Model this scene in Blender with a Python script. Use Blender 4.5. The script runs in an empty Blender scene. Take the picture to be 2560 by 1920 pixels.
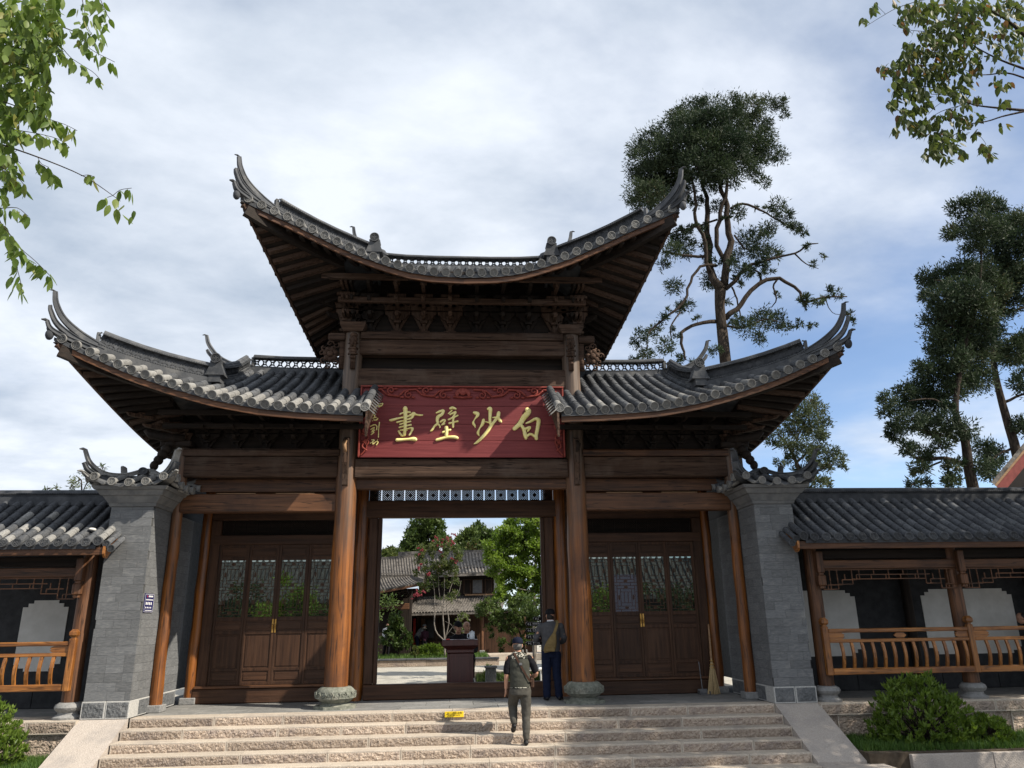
import bpy, bmesh, math, random
import numpy as np
from mathutils import Vector, Matrix, noise
random.seed(7); RNG = np.random.default_rng(7)
SC = bpy.context.scene; COL = SC.collection
rad = math.radians

# ------------------------------------------------------------------ camera
CAM = Vector((-0.0786, -15.2393, 1.52))
YAW, PIT, ROL, FPX = rad(4.2197), rad(17.4086), rad(-0.8601), 1876.65
_f = Vector((math.sin(YAW)*math.cos(PIT), math.cos(YAW)*math.cos(PIT), math.sin(PIT)))
_r = Vector((math.cos(YAW), -math.sin(YAW), 0)); _u = _r.cross(_f)
_R = _r*math.cos(ROL) + _u*math.sin(ROL); _U = _u*math.cos(ROL) - _r*math.sin(ROL)
cd = bpy.data.cameras.new('camera'); cam = bpy.data.objects.new('camera', cd); COL.objects.link(cam)
cd.sensor_width = 36; cd.lens = 36*FPX/2560; cd.clip_end = 2000
cam.matrix_world = Matrix(((_R.x, _U.x, -_f.x, CAM.x), (_R.y, _U.y, -_f.y, CAM.y), (_R.z, _U.z, -_f.z, CAM.z), (0, 0, 0, 1)))
SC.camera = cam
def at(px, py, Y):
    """world point on the plane y=Y that the photograph shows at (px, py) of 2560x1920"""
    d = _R*(px-1280) + _U*(960-py) + _f*FPX
    return CAM + d*((Y-CAM.y)/d.y)

# ------------------------------------------------------------------ light
SUN = Vector((2.0, -1.0, 2.05)).normalized()
sd = bpy.data.lights.new('sun', 'SUN'); sd.energy = 5.0; sd.angle = rad(0.55); sd.color = (1, .92, .79)
so = bpy.data.objects.new('sun', sd); COL.objects.link(so)
so.rotation_euler = SUN.to_track_quat('Z', 'Y').to_euler(); so.location = (30, -15, 31)
W_ = bpy.data.worlds.new('World'); SC.world = W_; W_.use_nodes = True
def world():
    nt = W_.node_tree; N = nt.nodes; L = nt.links; N.clear()
    out = N.new('ShaderNodeOutputWorld'); bg = N.new('ShaderNodeBackground'); bg.inputs[1].default_value = .14
    sky = N.new('ShaderNodeTexSky'); sky.sky_type = 'NISHITA'; sky.sun_disc = False
    sky.sun_elevation = math.asin(SUN.z); sky.sun_rotation = math.atan2(SUN.x, SUN.y)
    sky.altitude = 2400; sky.air_density = 1.0; sky.dust_density = .3; sky.ozone_density = 1.2
    tc = N.new('ShaderNodeTexCoord')
    sep = N.new('ShaderNodeSeparateXYZ'); L.new(tc.outputs['Generated'], sep.inputs[0])
    # project the direction on a cloud layer overhead, so that clouds flatten towards the horizon
    zc = N.new('ShaderNodeMath'); zc.operation = 'MAXIMUM'; L.new(sep.outputs[2], zc.inputs[0]); zc.inputs[1].default_value = 0.0
    za = N.new('ShaderNodeMath'); za.operation = 'ADD'; L.new(zc.outputs[0], za.inputs[0]); za.inputs[1].default_value = .16
    dx = N.new('ShaderNodeMath'); dx.operation = 'DIVIDE'; L.new(sep.outputs[0], dx.inputs[0]); L.new(za.outputs[0], dx.inputs[1])
    dy = N.new('ShaderNodeMath'); dy.operation = 'DIVIDE'; L.new(sep.outputs[1], dy.inputs[0]); L.new(za.outputs[0], dy.inputs[1])
    cmb = N.new('ShaderNodeCombineXYZ'); L.new(dx.outputs[0], cmb.inputs[0]); L.new(dy.outputs[0], cmb.inputs[1]); cmb.inputs[2].default_value = 3.1
    mp = N.new('ShaderNodeMapping'); mp.inputs['Rotation'].default_value = (0, 0, rad(-38)); mp.inputs['Scale'].default_value = (1.0, 1.25, 1)
    L.new(cmb.outputs[0], mp.inputs[0])
    n1 = N.new('ShaderNodeTexNoise'); n1.inputs['Scale'].default_value = .62; n1.inputs['Detail'].default_value = 8; n1.inputs['Roughness'].default_value = .54; n1.inputs['Distortion'].default_value = .1
    L.new(mp.outputs[0], n1.inputs[0])
    n2 = N.new('ShaderNodeTexNoise'); n2.inputs['Scale'].default_value = 1.9; n2.inputs['Detail'].default_value = 7; n2.inputs['Roughness'].default_value = .58; n2.inputs['Distortion'].default_value = .15
    L.new(mp.outputs[0], n2.inputs[0])
    # the bank of cloud thins out towards the low north-east
    dot = N.new('ShaderNodeVectorMath'); dot.operation = 'DOT_PRODUCT'; L.new(tc.outputs['Generated'], dot.inputs[0]); dot.inputs[1].default_value = Vector((.62, .77, .14)).normalized()
    br = N.new('ShaderNodeMapRange'); L.new(dot.outputs['Value'], br.inputs[0]); br.inputs[1].default_value = .72; br.inputs[2].default_value = 1.0; br.inputs[3].default_value = .17; br.inputs[4].default_value = -.045
    ad = N.new('ShaderNodeMath'); ad.operation = 'ADD'; L.new(n1.outputs[0], ad.inputs[0]); L.new(br.outputs[0], ad.inputs[1])
    cov = N.new('ShaderNodeMapRange'); cov.interpolation_type = 'SMOOTHSTEP'; L.new(ad.outputs[0], cov.inputs[0]); cov.inputs[1].default_value = .40; cov.inputs[2].default_value = .66; cov.inputs[3].default_value = .06; cov.inputs[4].default_value = .97
    sh = N.new('ShaderNodeValToRGB'); ml = N.new('ShaderNodeMix'); ml.inputs[0].default_value = .45; L.new(n2.outputs[0], ml.inputs[2]); L.new(n1.outputs[0], ml.inputs[3]); L.new(ml.outputs[0], sh.inputs[0])
    e = sh.color_ramp.elements; e[0].position = .38; e[0].color = (2.55, 3.0, 3.65, 1); e[1].position = .58; e[1].color = (4.85, 5.15, 5.6, 1)
    mx = N.new('ShaderNodeMix'); mx.data_type = 'RGBA'; L.new(cov.outputs[0], mx.inputs['Factor']); L.new(sky.outputs[0], mx.inputs['A']); L.new(sh.outputs[0], mx.inputs['B'])
    L.new(mx.outputs['Result'], bg.inputs[0]); L.new(bg.outputs[0], out.inputs[0])
world()
vs = SC.view_settings; vs.view_transform = 'Standard'; vs.look = 'None'; vs.exposure = 0.5; vs.gamma = 1; vs.use_curve_mapping = False
SC.render.engine = 'CYCLES'; SC.cycles.max_bounces = 6; SC.cycles.diffuse_bounces = 3; SC.cycles.transparent_max_bounces = 12
SC.cycles.use_denoising = True

# ------------------------------------------------------------------ helpers
def tag(o, label=None, cat=None, group=None, kind=None):
    if label: o['label'] = label
    if cat: o['category'] = cat
    if group: o['group'] = group
    if kind: o['kind'] = kind
    return o
WM = {}
def adopt(o, parent):
    if parent is not None:
        o.parent = parent; o.matrix_parent_inverse = WM[parent.name].inverted()
    WM[o.name] = o.matrix_basis.copy()
    return o
def empty(name, loc, label, cat, group=None):
    o = bpy.data.objects.new(name, None); o.empty_display_size = .2; o.location = loc; COL.objects.link(o)
    o.matrix_basis = Matrix.Translation(loc); WM[o.name] = o.matrix_basis.copy()
    return tag(o, label, cat, group)
def inst(name, mesh, M, parent, kind=None):
    o = bpy.data.objects.new(name, mesh); o.matrix_basis = M; COL.objects.link(o); adopt(o, parent)
    if kind: o['kind'] = kind
    return o
def frame(d, up=(0, 0, 1)):
    d = Vector(d).normalized(); up = Vector(up)
    s = d.cross(up)
    if s.length < 1e-5: s = d.cross(Vector((1, 0, 0)))
    s.normalize(); u = s.cross(d)
    return s, u, d
class MB:
    def __init__(s): s.v = []; s.f = []; s.m = []; s.mi = 0
    def add(s, vs_, fs): 
        b = len(s.v); s.v += [tuple(v) for v in vs_]; s.f += [tuple(b+i for i in f) for f in fs]; s.m += [s.mi]*len(fs); return s
    def box(s, x0, x1, y0, y1, z0, z1):
        return s.add([(x0, y0, z0), (x1, y0, z0), (x1, y1, z0), (x0, y1, z0), (x0, y0, z1), (x1, y0, z1), (x1, y1, z1), (x0, y1, z1)],
                     [(3, 2, 1, 0), (4, 5, 6, 7), (0, 1, 5, 4), (1, 2, 6, 5), (2, 3, 7, 6), (3, 0, 4, 7)])
    def bbox(s, x0, x1, y0, y1, z0, z1, b=.01):
        """box with chamfered edges"""
        bm = bmesh.new(); bmesh.ops.create_cube(bm, size=1)
        for v in bm.verts: v.co = Vector(((x0+x1)/2+v.co.x*(x1-x0), (y0+y1)/2+v.co.y*(y1-y0), (z0+z1)/2+v.co.z*(z1-z0)))
        b = min(b, .45*min(x1-x0, y1-y0, z1-z0))
        bmesh.ops.bevel(bm, geom=list(bm.edges), offset=b, segments=1, affect='EDGES')
        bm.verts.ensure_lookup_table(); s.add([v.co for v in bm.verts], [[l.vert.index for l in f.loops] for f in bm.faces]); bm.free(); return s
    def obox(s, p, q, w, h, up=(0, 0, 1)):
        """bar from p to q, w across and h high"""
        p = Vector(p); q = Vector(q); a, u, d = frame(q-p, up); a = a*w/2; u = u*h/2
        return s.add([p-a-u, p+a-u, p+a+u, p-a+u, q-a-u, q+a-u, q+a+u, q-a+u], [(0, 1, 2, 3), (7, 6, 5, 4), (0, 4, 5, 1), (1, 5, 6, 2), (2, 6, 7, 3), (3, 7, 4, 0)])
    def tube(s, pts, rs, n=8, cap=True, sq=1.0, up=(0, 0, 1)):
        pts = [Vector(p) for p in pts]; rs = rs if hasattr(rs, '__len__') else [rs]*len(pts); V = []
        d = pts[-1]-pts[0] if (pts[-1]-pts[0]).length > 1e-6 else pts[1]-pts[0]
        ref = Vector(up) if abs(d.normalized().dot(Vector(up).normalized())) < .9 else Vector((0, 1, 0)); a0 = None
        for i, p in enumerate(pts):
            d = (pts[min(i+1, len(pts)-1)]-pts[max(i-1, 0)]).normalized()
            if a0 is None:
                a = d.cross(ref)
                if a.length < 1e-4: a = d.cross(Vector((1, .3, 0)))
            else:
                a = a0-d*a0.dot(d)
                if a.length < 1e-4: a = d.cross(Vector((1, .3, 0)))
            a.normalize(); a0 = a; u = a.cross(d)
            for k in range(n):
                t = 2*math.pi*k/n; V.append(p + a*math.cos(t)*rs[i] + u*math.sin(t)*rs[i]*sq)
        F = [(i*n+k, i*n+(k+1) % n, (i+1)*n+(k+1) % n, (i+1)*n+k) for i in range(len(pts)-1) for k in range(n)]
        if cap: F += [tuple(range(n))[::-1], tuple((len(pts)-1)*n+k for k in range(n))]
        return s.add(V, F)
    def sweep(s, pts, prof, up=(0, 0, 1), scale=None, cap=True):
        """closed profile [(side, up)] carried along pts"""
        pts = [Vector(p) for p in pts]; n = len(prof); V = []
        for i, p in enumerate(pts):
            d = pts[min(i+1, len(pts)-1)]-pts[max(i-1, 0)]; a, u, _ = frame(d, up); k = 1 if scale is None else scale[i]
            V += [p + a*x*k + u*y*k for x, y in prof]
        F = [(i*n+k, (i+1)*n+k, (i+1)*n+(k+1) % n, i*n+(k+1) % n) for i in range(len(pts)-1) for k in range(n)]
        if cap: F += [tuple(range(n)), tuple((len(pts)-1)*n+k for k in range(n))[::-1]]
        return s.add(V, F)
    def lathe(s, c, prof, n=24, sx=1, sy=1):
        c = Vector(c); m = len(prof); V = [c + Vector((r*math.cos(2*math.pi*k/n)*sx, r*math.sin(2*math.pi*k/n)*sy, z)) for r, z in prof for k in range(n)]
        F = [(i*n+k, i*n+(k+1) % n, (i+1)*n+(k+1) % n, (i+1)*n+k) for i in range(m-1) for k in range(n)]
        F += [tuple(range(n))[::-1], tuple((m-1)*n+k for k in range(n))]
        return s.add(V, F)
    def prism(s, poly, o, ex, ey, ez, t):
        """polygon [(a, b)] in the plane o + a*ex + b*ey, thickened by t along ez"""
        o = Vector(o); ex = Vector(ex); ey = Vector(ey); ez = Vector(ez); n = len(poly)
        A = [o+ex*a+ey*b for a, b in poly]; B = [p+ez*t for p in A]
        return s.add(A+B, [tuple(range(n))[::-1], tuple(range(n, 2*n))]+[(i, (i+1) % n, n+(i+1) % n, n+i) for i in range(n)])
    def grid(s, rows):
        n = len(rows[0]); V = [p for r in rows for p in r]
        return s.add(V, [(i*n+k, i*n+k+1, (i+1)*n+k+1, (i+1)*n+k) for i in range(len(rows)-1) for k in range(n-1)])
    def slab(s, rows, off):
        """a grid thickened by the vector off"""
        n = len(rows[0]); m = len(rows); off = Vector(off); top = [Vector(p) for r in rows for p in r]; bot = [p+off for p in top]; k0 = n*m
        F = [(i*n+k, i*n+k+1, (i+1)*n+k+1, (i+1)*n+k) for i in range(m-1) for k in range(n-1)]
        F += [tuple(k0+j for j in f[::-1]) for f in F]
        ring = [k for k in range(n)]+[i*n+n-1 for i in range(1, m)]+[(m-1)*n+k for k in range(n-2, -1, -1)]+[i*n for i in range(m-2, 0, -1)]
        F += [(ring[(i+1) % len(ring)], ring[i], k0+ring[i], k0+ring[(i+1) % len(ring)]) for i in range(len(ring))]
        return s.add(top+bot, F)
    def ball(s, c, r, n=8, m=6):
        rx, ry, rz = r if hasattr(r, '__len__') else (r, r, r); c = Vector(c); V = []
        for i in range(m+1):
            a = math.pi*i/m
            for k in range(n):
                b = 2*math.pi*k/n; V.append(c+Vector((rx*math.sin(a)*math.cos(b), ry*math.sin(a)*math.sin(b), rz*math.cos(a))))
        return s.add(V, [(i*n+k, (i+1)*n+k, (i+1)*n+(k+1) % n, i*n+(k+1) % n) for i in range(m) for k in range(n)])
    def mesh(s, name, mat, smooth=False):
        me = bpy.data.meshes.new(name); me.from_pydata(s.v, [], s.f)
        for mm in (mat if isinstance(mat, (list, tuple)) else [mat]): me.materials.append(mm)
        if isinstance(mat, (list, tuple)): me.polygons.foreach_set('material_index', s.m)
        if smooth: me.polygons.foreach_set('use_smooth', [True]*len(me.polygons))
        me.update()
        return me
    def build(s, name, mat, parent=None, smooth=False, kind=None):
        o = bpy.data.objects.new(name, s.mesh(name, mat, smooth)); COL.objects.link(o); adopt(o, parent)
        if kind: o['kind'] = kind
        return o
def smooth_by_angle(o, a=40):
    bm = bmesh.new(); bm.from_mesh(o.data)
    bmesh.ops.remove_doubles(bm, verts=bm.verts, dist=1e-5)
    for f in bm.faces: f.smooth = True
    for e in bm.edges: e.smooth = len(e.link_faces) == 2 and e.calc_face_angle(0) < rad(a)
    bm.to_mesh(o.data); bm.free(); return o
def tab(t, x):
    if x <= t[0][0]: return t[0][1]
    for (a, b), (c, d) in zip(t, t[1:]):
        if x <= c: return b+(d-b)*(x-a)/(c-a)
    return t[-1][1]
def spline(pts, k=4):
    """Catmull-Rom through tuples of any length"""
    P = [np.array(p, float) for p in pts]; P = [2*P[0]-P[1]]+P+[2*P[-1]-P[-2]]; out = []
    for i in range(1, len(P)-2):
        for j in range(k):
            t = j/k; out.append(.5*(2*P[i]+(P[i+1]-P[i-1])*t+(2*P[i-1]-5*P[i]+4*P[i+1]-P[i+2])*t*t+(3*P[i]-P[i-1]-3*P[i+1]+P[i+2])*t**3))
    return out+[P[-2]]

# ------------------------------------------------------------------ materials
MATS = {}
def mat(name, c1, c2=None, scale=8, stretch=(1, 1, 1), rough=.7, spec=.3, bump=0, bscale=None, dirt=None, dscale=1.5, rnd=0, detail=5, metal=0, trans=0, lo=.35, hi=.65, bdist=.02, dlo=.5, dhi=.72, coords='Object', crack=None):
    m = bpy.data.materials.new(name); m.use_nodes = True; nt = m.node_tree; N = nt.nodes; L = nt.links
    b = N['Principled BSDF']; b.inputs['Roughness'].default_value = rough; b.inputs['Specular IOR Level'].default_value = spec; b.inputs['Metallic'].default_value = metal
    tc = N.new('ShaderNodeTexCoord'); mp = N.new('ShaderNodeMapping'); mp.inputs['Scale'].default_value = stretch; L.new(tc.outputs[coords], mp.inputs[0])
    oi = N.new('ShaderNodeObjectInfo')
    if rnd:
        off = N.new('ShaderNodeVectorMath'); off.operation = 'MULTIPLY'; cx = N.new('ShaderNodeCombineXYZ')
        for i in range(3): L.new(oi.outputs['Random'], cx.inputs[i])
        L.new(cx.outputs[0], off.inputs[0]); off.inputs[1].default_value = (17, 31, 23); L.new(off.outputs[0], mp.inputs['Location'])
    nz = N.new('ShaderNodeTexNoise'); nz.inputs['Scale'].default_value = scale; nz.inputs['Detail'].default_value = detail; nz.inputs['Roughness'].default_value = .6; L.new(mp.outputs[0], nz.inputs[0])
    mr = N.new('ShaderNodeMapRange'); mr.inputs[1].default_value = lo; mr.inputs[2].default_value = hi; L.new(nz.outputs[0], mr.inputs[0])
    mx = N.new('ShaderNodeMix'); mx.data_type = 'RGBA'; mx.inputs['A'].default_value = (*c1, 1); mx.inputs['B'].default_value = (*(c2 or c1), 1); L.new(mr.outputs[0], mx.inputs['Factor'])
    col = mx.outputs['Result']
    if dirt:
        nd = N.new('ShaderNodeTexNoise'); nd.inputs['Scale'].default_value = dscale; nd.inputs['Detail'].default_value = 6; nd.inputs['Roughness'].default_value = .65
        L.new(tc.outputs['Object'], nd.inputs[0])
        if rnd:
            ad2 = N.new('ShaderNodeVectorMath'); L.new(tc.outputs['Object'], ad2.inputs[0]); L.new(off.outputs[0], ad2.inputs[1]); L.new(ad2.outputs[0], nd.inputs[0])
        md = N.new('ShaderNodeMapRange'); md.inputs[1].default_value = dlo; md.inputs[2].default_value = dhi; L.new(nd.outputs[0], md.inputs[0])
        m2 = N.new('ShaderNodeMix'); m2.data_type = 'RGBA'; L.new(md.outputs[0], m2.inputs['Factor']); L.new(col, m2.inputs['A']); m2.inputs['B'].default_value = (*dirt, 1); col = m2.outputs['Result']
    if crack:
        mc = N.new('ShaderNodeMapping'); mc.inputs['Scale'].default_value = crack; L.new(tc.outputs['Object'], mc.inputs[0]); nc = N.new('ShaderNodeTexNoise'); nc.inputs['Scale'].default_value = 2.0; nc.inputs['Detail'].default_value = 2; L.new(mc.outputs[0], nc.inputs[0])
        sb = N.new('ShaderNodeMath'); sb.operation = 'SUBTRACT'; L.new(nc.outputs[0], sb.inputs[0]); sb.inputs[1].default_value = .5; ab = N.new('ShaderNodeMath'); ab.operation = 'ABSOLUTE'; L.new(sb.outputs[0], ab.inputs[0]); mk = N.new('ShaderNodeMapRange'); mk.inputs[1].default_value = .006; mk.inputs[2].default_value = .022; mk.inputs[3].default_value = .75; mk.inputs[4].default_value = 0; L.new(ab.outputs[0], mk.inputs[0])
        m3 = N.new('ShaderNodeMix'); m3.data_type = 'RGBA'; L.new(mk.outputs[0], m3.inputs['Factor']); L.new(col, m3.inputs['A']); m3.inputs['B'].default_value = (*[x*.25 for x in c1], 1); col = m3.outputs['Result']
    if rnd:
        hv = N.new('ShaderNodeHueSaturation'); mv = N.new('ShaderNodeMapRange'); mv.inputs[3].default_value = 1-rnd; mv.inputs[4].default_value = 1+rnd; L.new(oi.outputs['Random'], mv.inputs[0]); L.new(mv.outputs[0], hv.inputs['Value']); L.new(col, hv.inputs['Color']); col = hv.outputs[0]
    L.new(col, b.inputs['Base Color'])
    if bump:
        nb = N.new('ShaderNodeTexNoise'); nb.inputs['Scale'].default_value = bscale or scale; nb.inputs['Detail'].default_value = 4; L.new(mp.outputs[0], nb.inputs[0])
        bp = N.new('ShaderNodeBump'); bp.inputs['Strength'].default_value = bump; bp.inputs['Distance'].default_value = bdist; L.new(nb.outputs[0], bp.inputs['Height']); L.new(bp.outputs[0], b.inputs['Normal'])
    MATS[name] = m
    return m
GX, GZ, GY = (.35, 7, 7), (7, 7, .35), (7, .35, 7)      # grain along x, z, y
for ax, st in (('x', GX), ('z', GZ), ('y', GY)):
    ck = tuple(v*(1.0 if v > 1 else .8) for v in st)
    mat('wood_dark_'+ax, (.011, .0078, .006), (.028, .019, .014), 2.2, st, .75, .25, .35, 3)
    mat('wood_aged_'+ax, (.042, .024, .0165), (.105, .063, .043), 2.2, st, .8, .2, .5, 3, dirt=(.12, .085, .066), dscale=1.1, rnd=.14, crack=ck)
    mat('wood_brown_'+ax, (.06, .026, .012), (.15, .066, .03), 2.2, st, .55, .35, .35, 3, dirt=(.05, .022, .012), dscale=.9, rnd=.15, crack=ck)
    mat('wood_door_'+ax, (.030, .013, .0065), (.074, .034, .017), 2.4, st, .6, .3, .3, 3, dirt=(.07, .034, .018), dscale=1.2, rnd=.2)
    mat('wood_varnish_'+ax, (.19, .068, .014), (.38, .155, .038), 2.4, st, .38, .5, .25, 3, dirt=(.10, .035, .012), dscale=1.3, rnd=.12, crack=ck)
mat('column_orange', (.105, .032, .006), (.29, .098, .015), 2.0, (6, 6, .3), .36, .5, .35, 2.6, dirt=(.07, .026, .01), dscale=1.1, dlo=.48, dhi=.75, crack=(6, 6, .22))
mat('column_grey', (.07, .046, .032), (.19, .13, .09), 2.4, (7, 7, .35), .8, .2, .6, 3, dirt=(.055, .036, .026), dscale=1.4)
mat('wood_raw', (.26, .15, .08), (.36, .22, .12), 3, GX, .7)
mat('tile', (.055, .059, .066), (.098, .101, .107), 5, (1, 1, 1), .82, .22, .25, 40, dirt=(.20, .195, .185), dscale=2.2, dlo=.54, dhi=.82, rnd=.26)
mat('tile_weathered_sunlit', (.18, .177, .17), (.30, .292, .275), 6, (1, 1, 1), .9, .15, .3, 30, dirt=(.15, .15, .15), dscale=4, rnd=.14)  # pale from lime, with sunlight on the eaves also put into the colour
mat('tile_dark', (.036, .039, .045), (.075, .078, .085), 5, (1, 1, 1), .8, .25, .2, 40, rnd=.2)
mat('tile_old', (.075, .07, .065), (.19, .17, .15), 9, (1, 1, 1), .9, .15, .5, 20, dirt=(.035, .03, .027), dscale=2.5, rnd=.2)
mat('brick', (.112, .116, .121), (.172, .175, .178), 3.2, (1, 1, 3), .88, .18, .25, 30, dirt=(.26, .255, .245), dscale=2.6, dlo=.56, dhi=.86, rnd=.13)
mat('mortar', (.055, .055, .055), (.09, .09, .088), 20, rough=.95)
mat('brick_trim', (.115, .118, .12), (.17, .17, .17), 5, (1, 1, 1), .9, .15, .3, 30, dirt=(.22, .215, .205), dscale=2, rnd=.12)
mat('stone_dark', (.085, .09, .095), (.14, .145, .15), 14, rough=.8, bump=1.0, bscale=26, bdist=.03, dirt=(.2, .2, .2), dscale=4)
mat('stone_pale', (.34, .34, .33), (.47, .46, .44), 30, rough=.85, bump=.3, bscale=50)
mat('granite_rough', (.29, .222, .172), (.46, .375, .30), 24, rough=.9, bump=1.0, bscale=30, bdist=.05, dirt=(.22, .18, .165), dscale=2.3, rnd=.2, detail=8)
mat('granite_flat', (.40, .34, .275), (.52, .455, .38), 40, rough=.88, bump=.35, bscale=60, dirt=(.30, .26, .225), dscale=1.8, rnd=.07)
mat('granite_speckle', (.36, .31, .27), (.47, .42, .375), 55, rough=.85, bump=.6, bscale=45, bdist=.02, dirt=(.30, .27, .25), dscale=2)
mat('paving', (.15, .15, .145), (.23, .225, .215), 12, rough=.75, spec=.35, bump=.15, bscale=30, dirt=(.29, .28, .265), dscale=1.2, rnd=.12)
mat('carved_stone', (.115, .125, .10), (.22, .225, .19), 14, rough=.75, bump=.6, bscale=20, dirt=(.31, .30, .25), dscale=6)
mat('drum_stone', (.19, .19, .185), (.27, .265, .26), 20, rough=.85, bump=.4, bscale=40)
mat('board_red', (.155, .026, .028), (.215, .042, .042), 2.5, (.4, 8, 8), .62, .3, .25, 4)
mat('carving_red', (.19, .03, .022), (.28, .055, .04), 10, rough=.6, bump=.2)
mat('gold_paint', (.88, .74, .25), (.95, .84, .38), 12, rough=.5, spec=.4, dirt=(.45, .30, .05), dscale=9, dlo=.62, dhi=.8)
mat('plaster_white', (.52, .51, .48), (.62, .61, .58), 3, rough=.9, dirt=(.46, .45, .42), dscale=.8)
mat('wall_dark', (.02, .021, .023), (.036, .037, .04), 6, rough=.8, bump=.2, bscale=20)
mat('soil', (.05, .037, .025), (.09, .07, .05), 12, rough=1)
mat('cobble', (.30, .28, .24), (.50, .47, .41), 26, rough=.85, bump=.8, bscale=20, bdist=.03, dirt=(.22, .21, .18), dscale=1.2)
mat('asphalt', (.10, .098, .095), (.16, .155, .15), 18, rough=.9, bump=.4)
mat('bark', (.022, .017, .014), (.07, .055, .044), 5, (3, 3, .6), .95, .1, 1.0, 8, bdist=.05)
mat('bark_grey', (.11, .095, .08), (.25, .225, .20), 6, (2, 2, .6), .9, .1, .5, 10)
mat('brass', (.45, .25, .06), (.55, .32, .09), 8, rough=.4, metal=.7)
mat('lectern_red', (.042, .010, .0075), (.07, .017, .012), 3, GZ, .4, .5)
mat('white_paint', (.74, .74, .73), (.8, .8, .79), 5, rough=.5)
mat('porcelain', (.62, .68, .74), (.7, .75, .8), 5, rough=.2, spec=.5)
mat('sign_blue', (.012, .012, .075), (.018, .018, .10), 5, rough=.35)
mat('sign_yellow', (.80, .55, .02), (.84, .60, .03), 5, rough=.45)
mat('sign_black', (.012, .009, .009), (.018, .014, .013), 5, rough=.4)
mat('ink', (.02, .018, .012), None, 5, rough=.6)
mat('red_print', (.6, .05, .04), None, 5, rough=.5)
mat('paper', (.66, .64, .72), (.72, .70, .78), 4, rough=.8)
mat('red_paint', (.16, .03, .025), (.23, .05, .04), 6, rough=.6)
mat('red_bright', (.42, .03, .02), (.5, .04, .03), 6, rough=.6)
mat('straw', (.34, .24, .12), (.48, .36, .2), 20, (8, 8, .6), .9, .1, .5, 20)
mat('metal_grey', (.12, .12, .125), (.18, .18, .185), 10, rough=.5, metal=.4)
mat('skin', (.42, .22, .14), (.5, .27, .18), 12, rough=.55, spec=.4)
mat('hair', (.03, .027, .025), (.16, .15, .14), 30, rough=.7)
mat('hair_black', (.012, .011, .01), (.02, .018, .017), 30, rough=.6)
def cloth(n, a, b=None, **k): mat(n, a, b or tuple(min(1, x*1.35) for x in a), 14, rough=.92, spec=.12, bump=.3, bscale=9, bdist=.03, **k)
cloth('cloth_navy', (.008, .010, .021)); cloth('cloth_olive', (.046, .046, .038)); cloth('cloth_black', (.010, .010, .012)); cloth('cloth_trouser', (.062, .058, .05))
cloth('cloth_grey', (.062, .063, .068)); cloth('cloth_denim', (.010, .014, .032)); cloth('cloth_khaki', (.16, .115, .05)); cloth('cloth_white', (.62, .62, .64))
cloth('cloth_brown', (.05, .028, .02)); cloth('cloth_palegrey', (.17, .18, .19)); cloth('cloth_plum', (.045, .018, .03)); cloth('cloth_cream', (.55, .5, .42))
mat('camo', (.015, .016, .013), (.42, .40, .34), 26, rough=.9, lo=.52, hi=.56)
mat('shoe', (.008, .008, .009), (.014, .014, .015), 10, rough=.5)
def glass():
    m = bpy.data.materials.new('pane_glass'); m.use_nodes = True; N = m.node_tree.nodes; L = m.node_tree.links; N.remove(N['Principled BSDF'])
    t = N.new('ShaderNodeBsdfTransparent'); t.inputs[0].default_value = (.5, .53, .5, 1); g = N.new('ShaderNodeBsdfGlossy'); g.inputs['Roughness'].default_value = .03; g.inputs[0].default_value = (.9, .9, .9, 1)
    mx = N.new('ShaderNodeMixShader'); fr = N.new('ShaderNodeFresnel'); fr.inputs[0].default_value = 1.14; L.new(fr.outputs[0], mx.inputs[0]); L.new(t.outputs[0], mx.inputs[1]); L.new(g.outputs[0], mx.inputs[2]); L.new(mx.outputs[0], N['Material Output'].inputs[0]); MATS['pane_glass'] = m
glass()
def leafmat(name, c1, c2, c3=None, trans=.35, rough=.55):
    """leaf: colour varies from leaf to leaf by the face attribute 'tint' or by object; some light passes through"""
    m = bpy.data.materials.new(name); m.use_nodes = True; nt = m.node_tree; N = nt.nodes; L = nt.links; b = N['Principled BSDF']; b.inputs['Roughness'].default_value = rough; b.inputs['Specular IOR Level'].default_value = .3
    a = N.new('ShaderNodeAttribute'); a.attribute_name = 'tint'; oi = N.new('ShaderNodeObjectInfo'); ad = N.new('ShaderNodeMath'); L.new(a.outputs['Fac'], ad.inputs[0]); L.new(oi.outputs['Random'], ad.inputs[1]) if name in ('leaf_fresh', 'leaf_autumn') else setattr(ad.inputs[1], 'default_value', 0); fr = N.new('ShaderNodeMath'); fr.operation = 'FRACT'; L.new(ad.outputs[0], fr.inputs[0])
    r = N.new('ShaderNodeValToRGB'); L.new(fr.outputs[0], r.inputs[0]); e = r.color_ramp.elements; e[0].color = (*c1, 1); e[1].color = (*c2, 1)
    if c3: e[1].position = .9; x = r.color_ramp.elements.new(.97); x.color = (*c3, 1)
    L.new(r.outputs[0], b.inputs['Base Color'])
    t = N.new('ShaderNodeBsdfTranslucent'); hs = N.new('ShaderNodeHueSaturation'); hs.inputs['Value'].default_value = 1.5; hs.inputs['Saturation'].default_value = 1.1; L.new(r.outputs[0], hs.inputs['Color']); L.new(hs.outputs[0], t.inputs[0])
    mx = N.new('ShaderNodeMixShader'); mx.inputs[0].default_value = trans; L.new(b.outputs[0], mx.inputs[1]); L.new(t.outputs[0], mx.inputs[2]); L.new(mx.outputs[0], N['Material Output'].inputs[0]); MATS[name] = m
leafmat('leaf_fresh', (.075, .125, .022), (.155, .21, .05), (.20, .20, .05), .38, .45)
leafmat('leaf_autumn', (.042, .066, .018), (.085, .105, .028), (.15, .085, .035), .34, .5)
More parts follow.
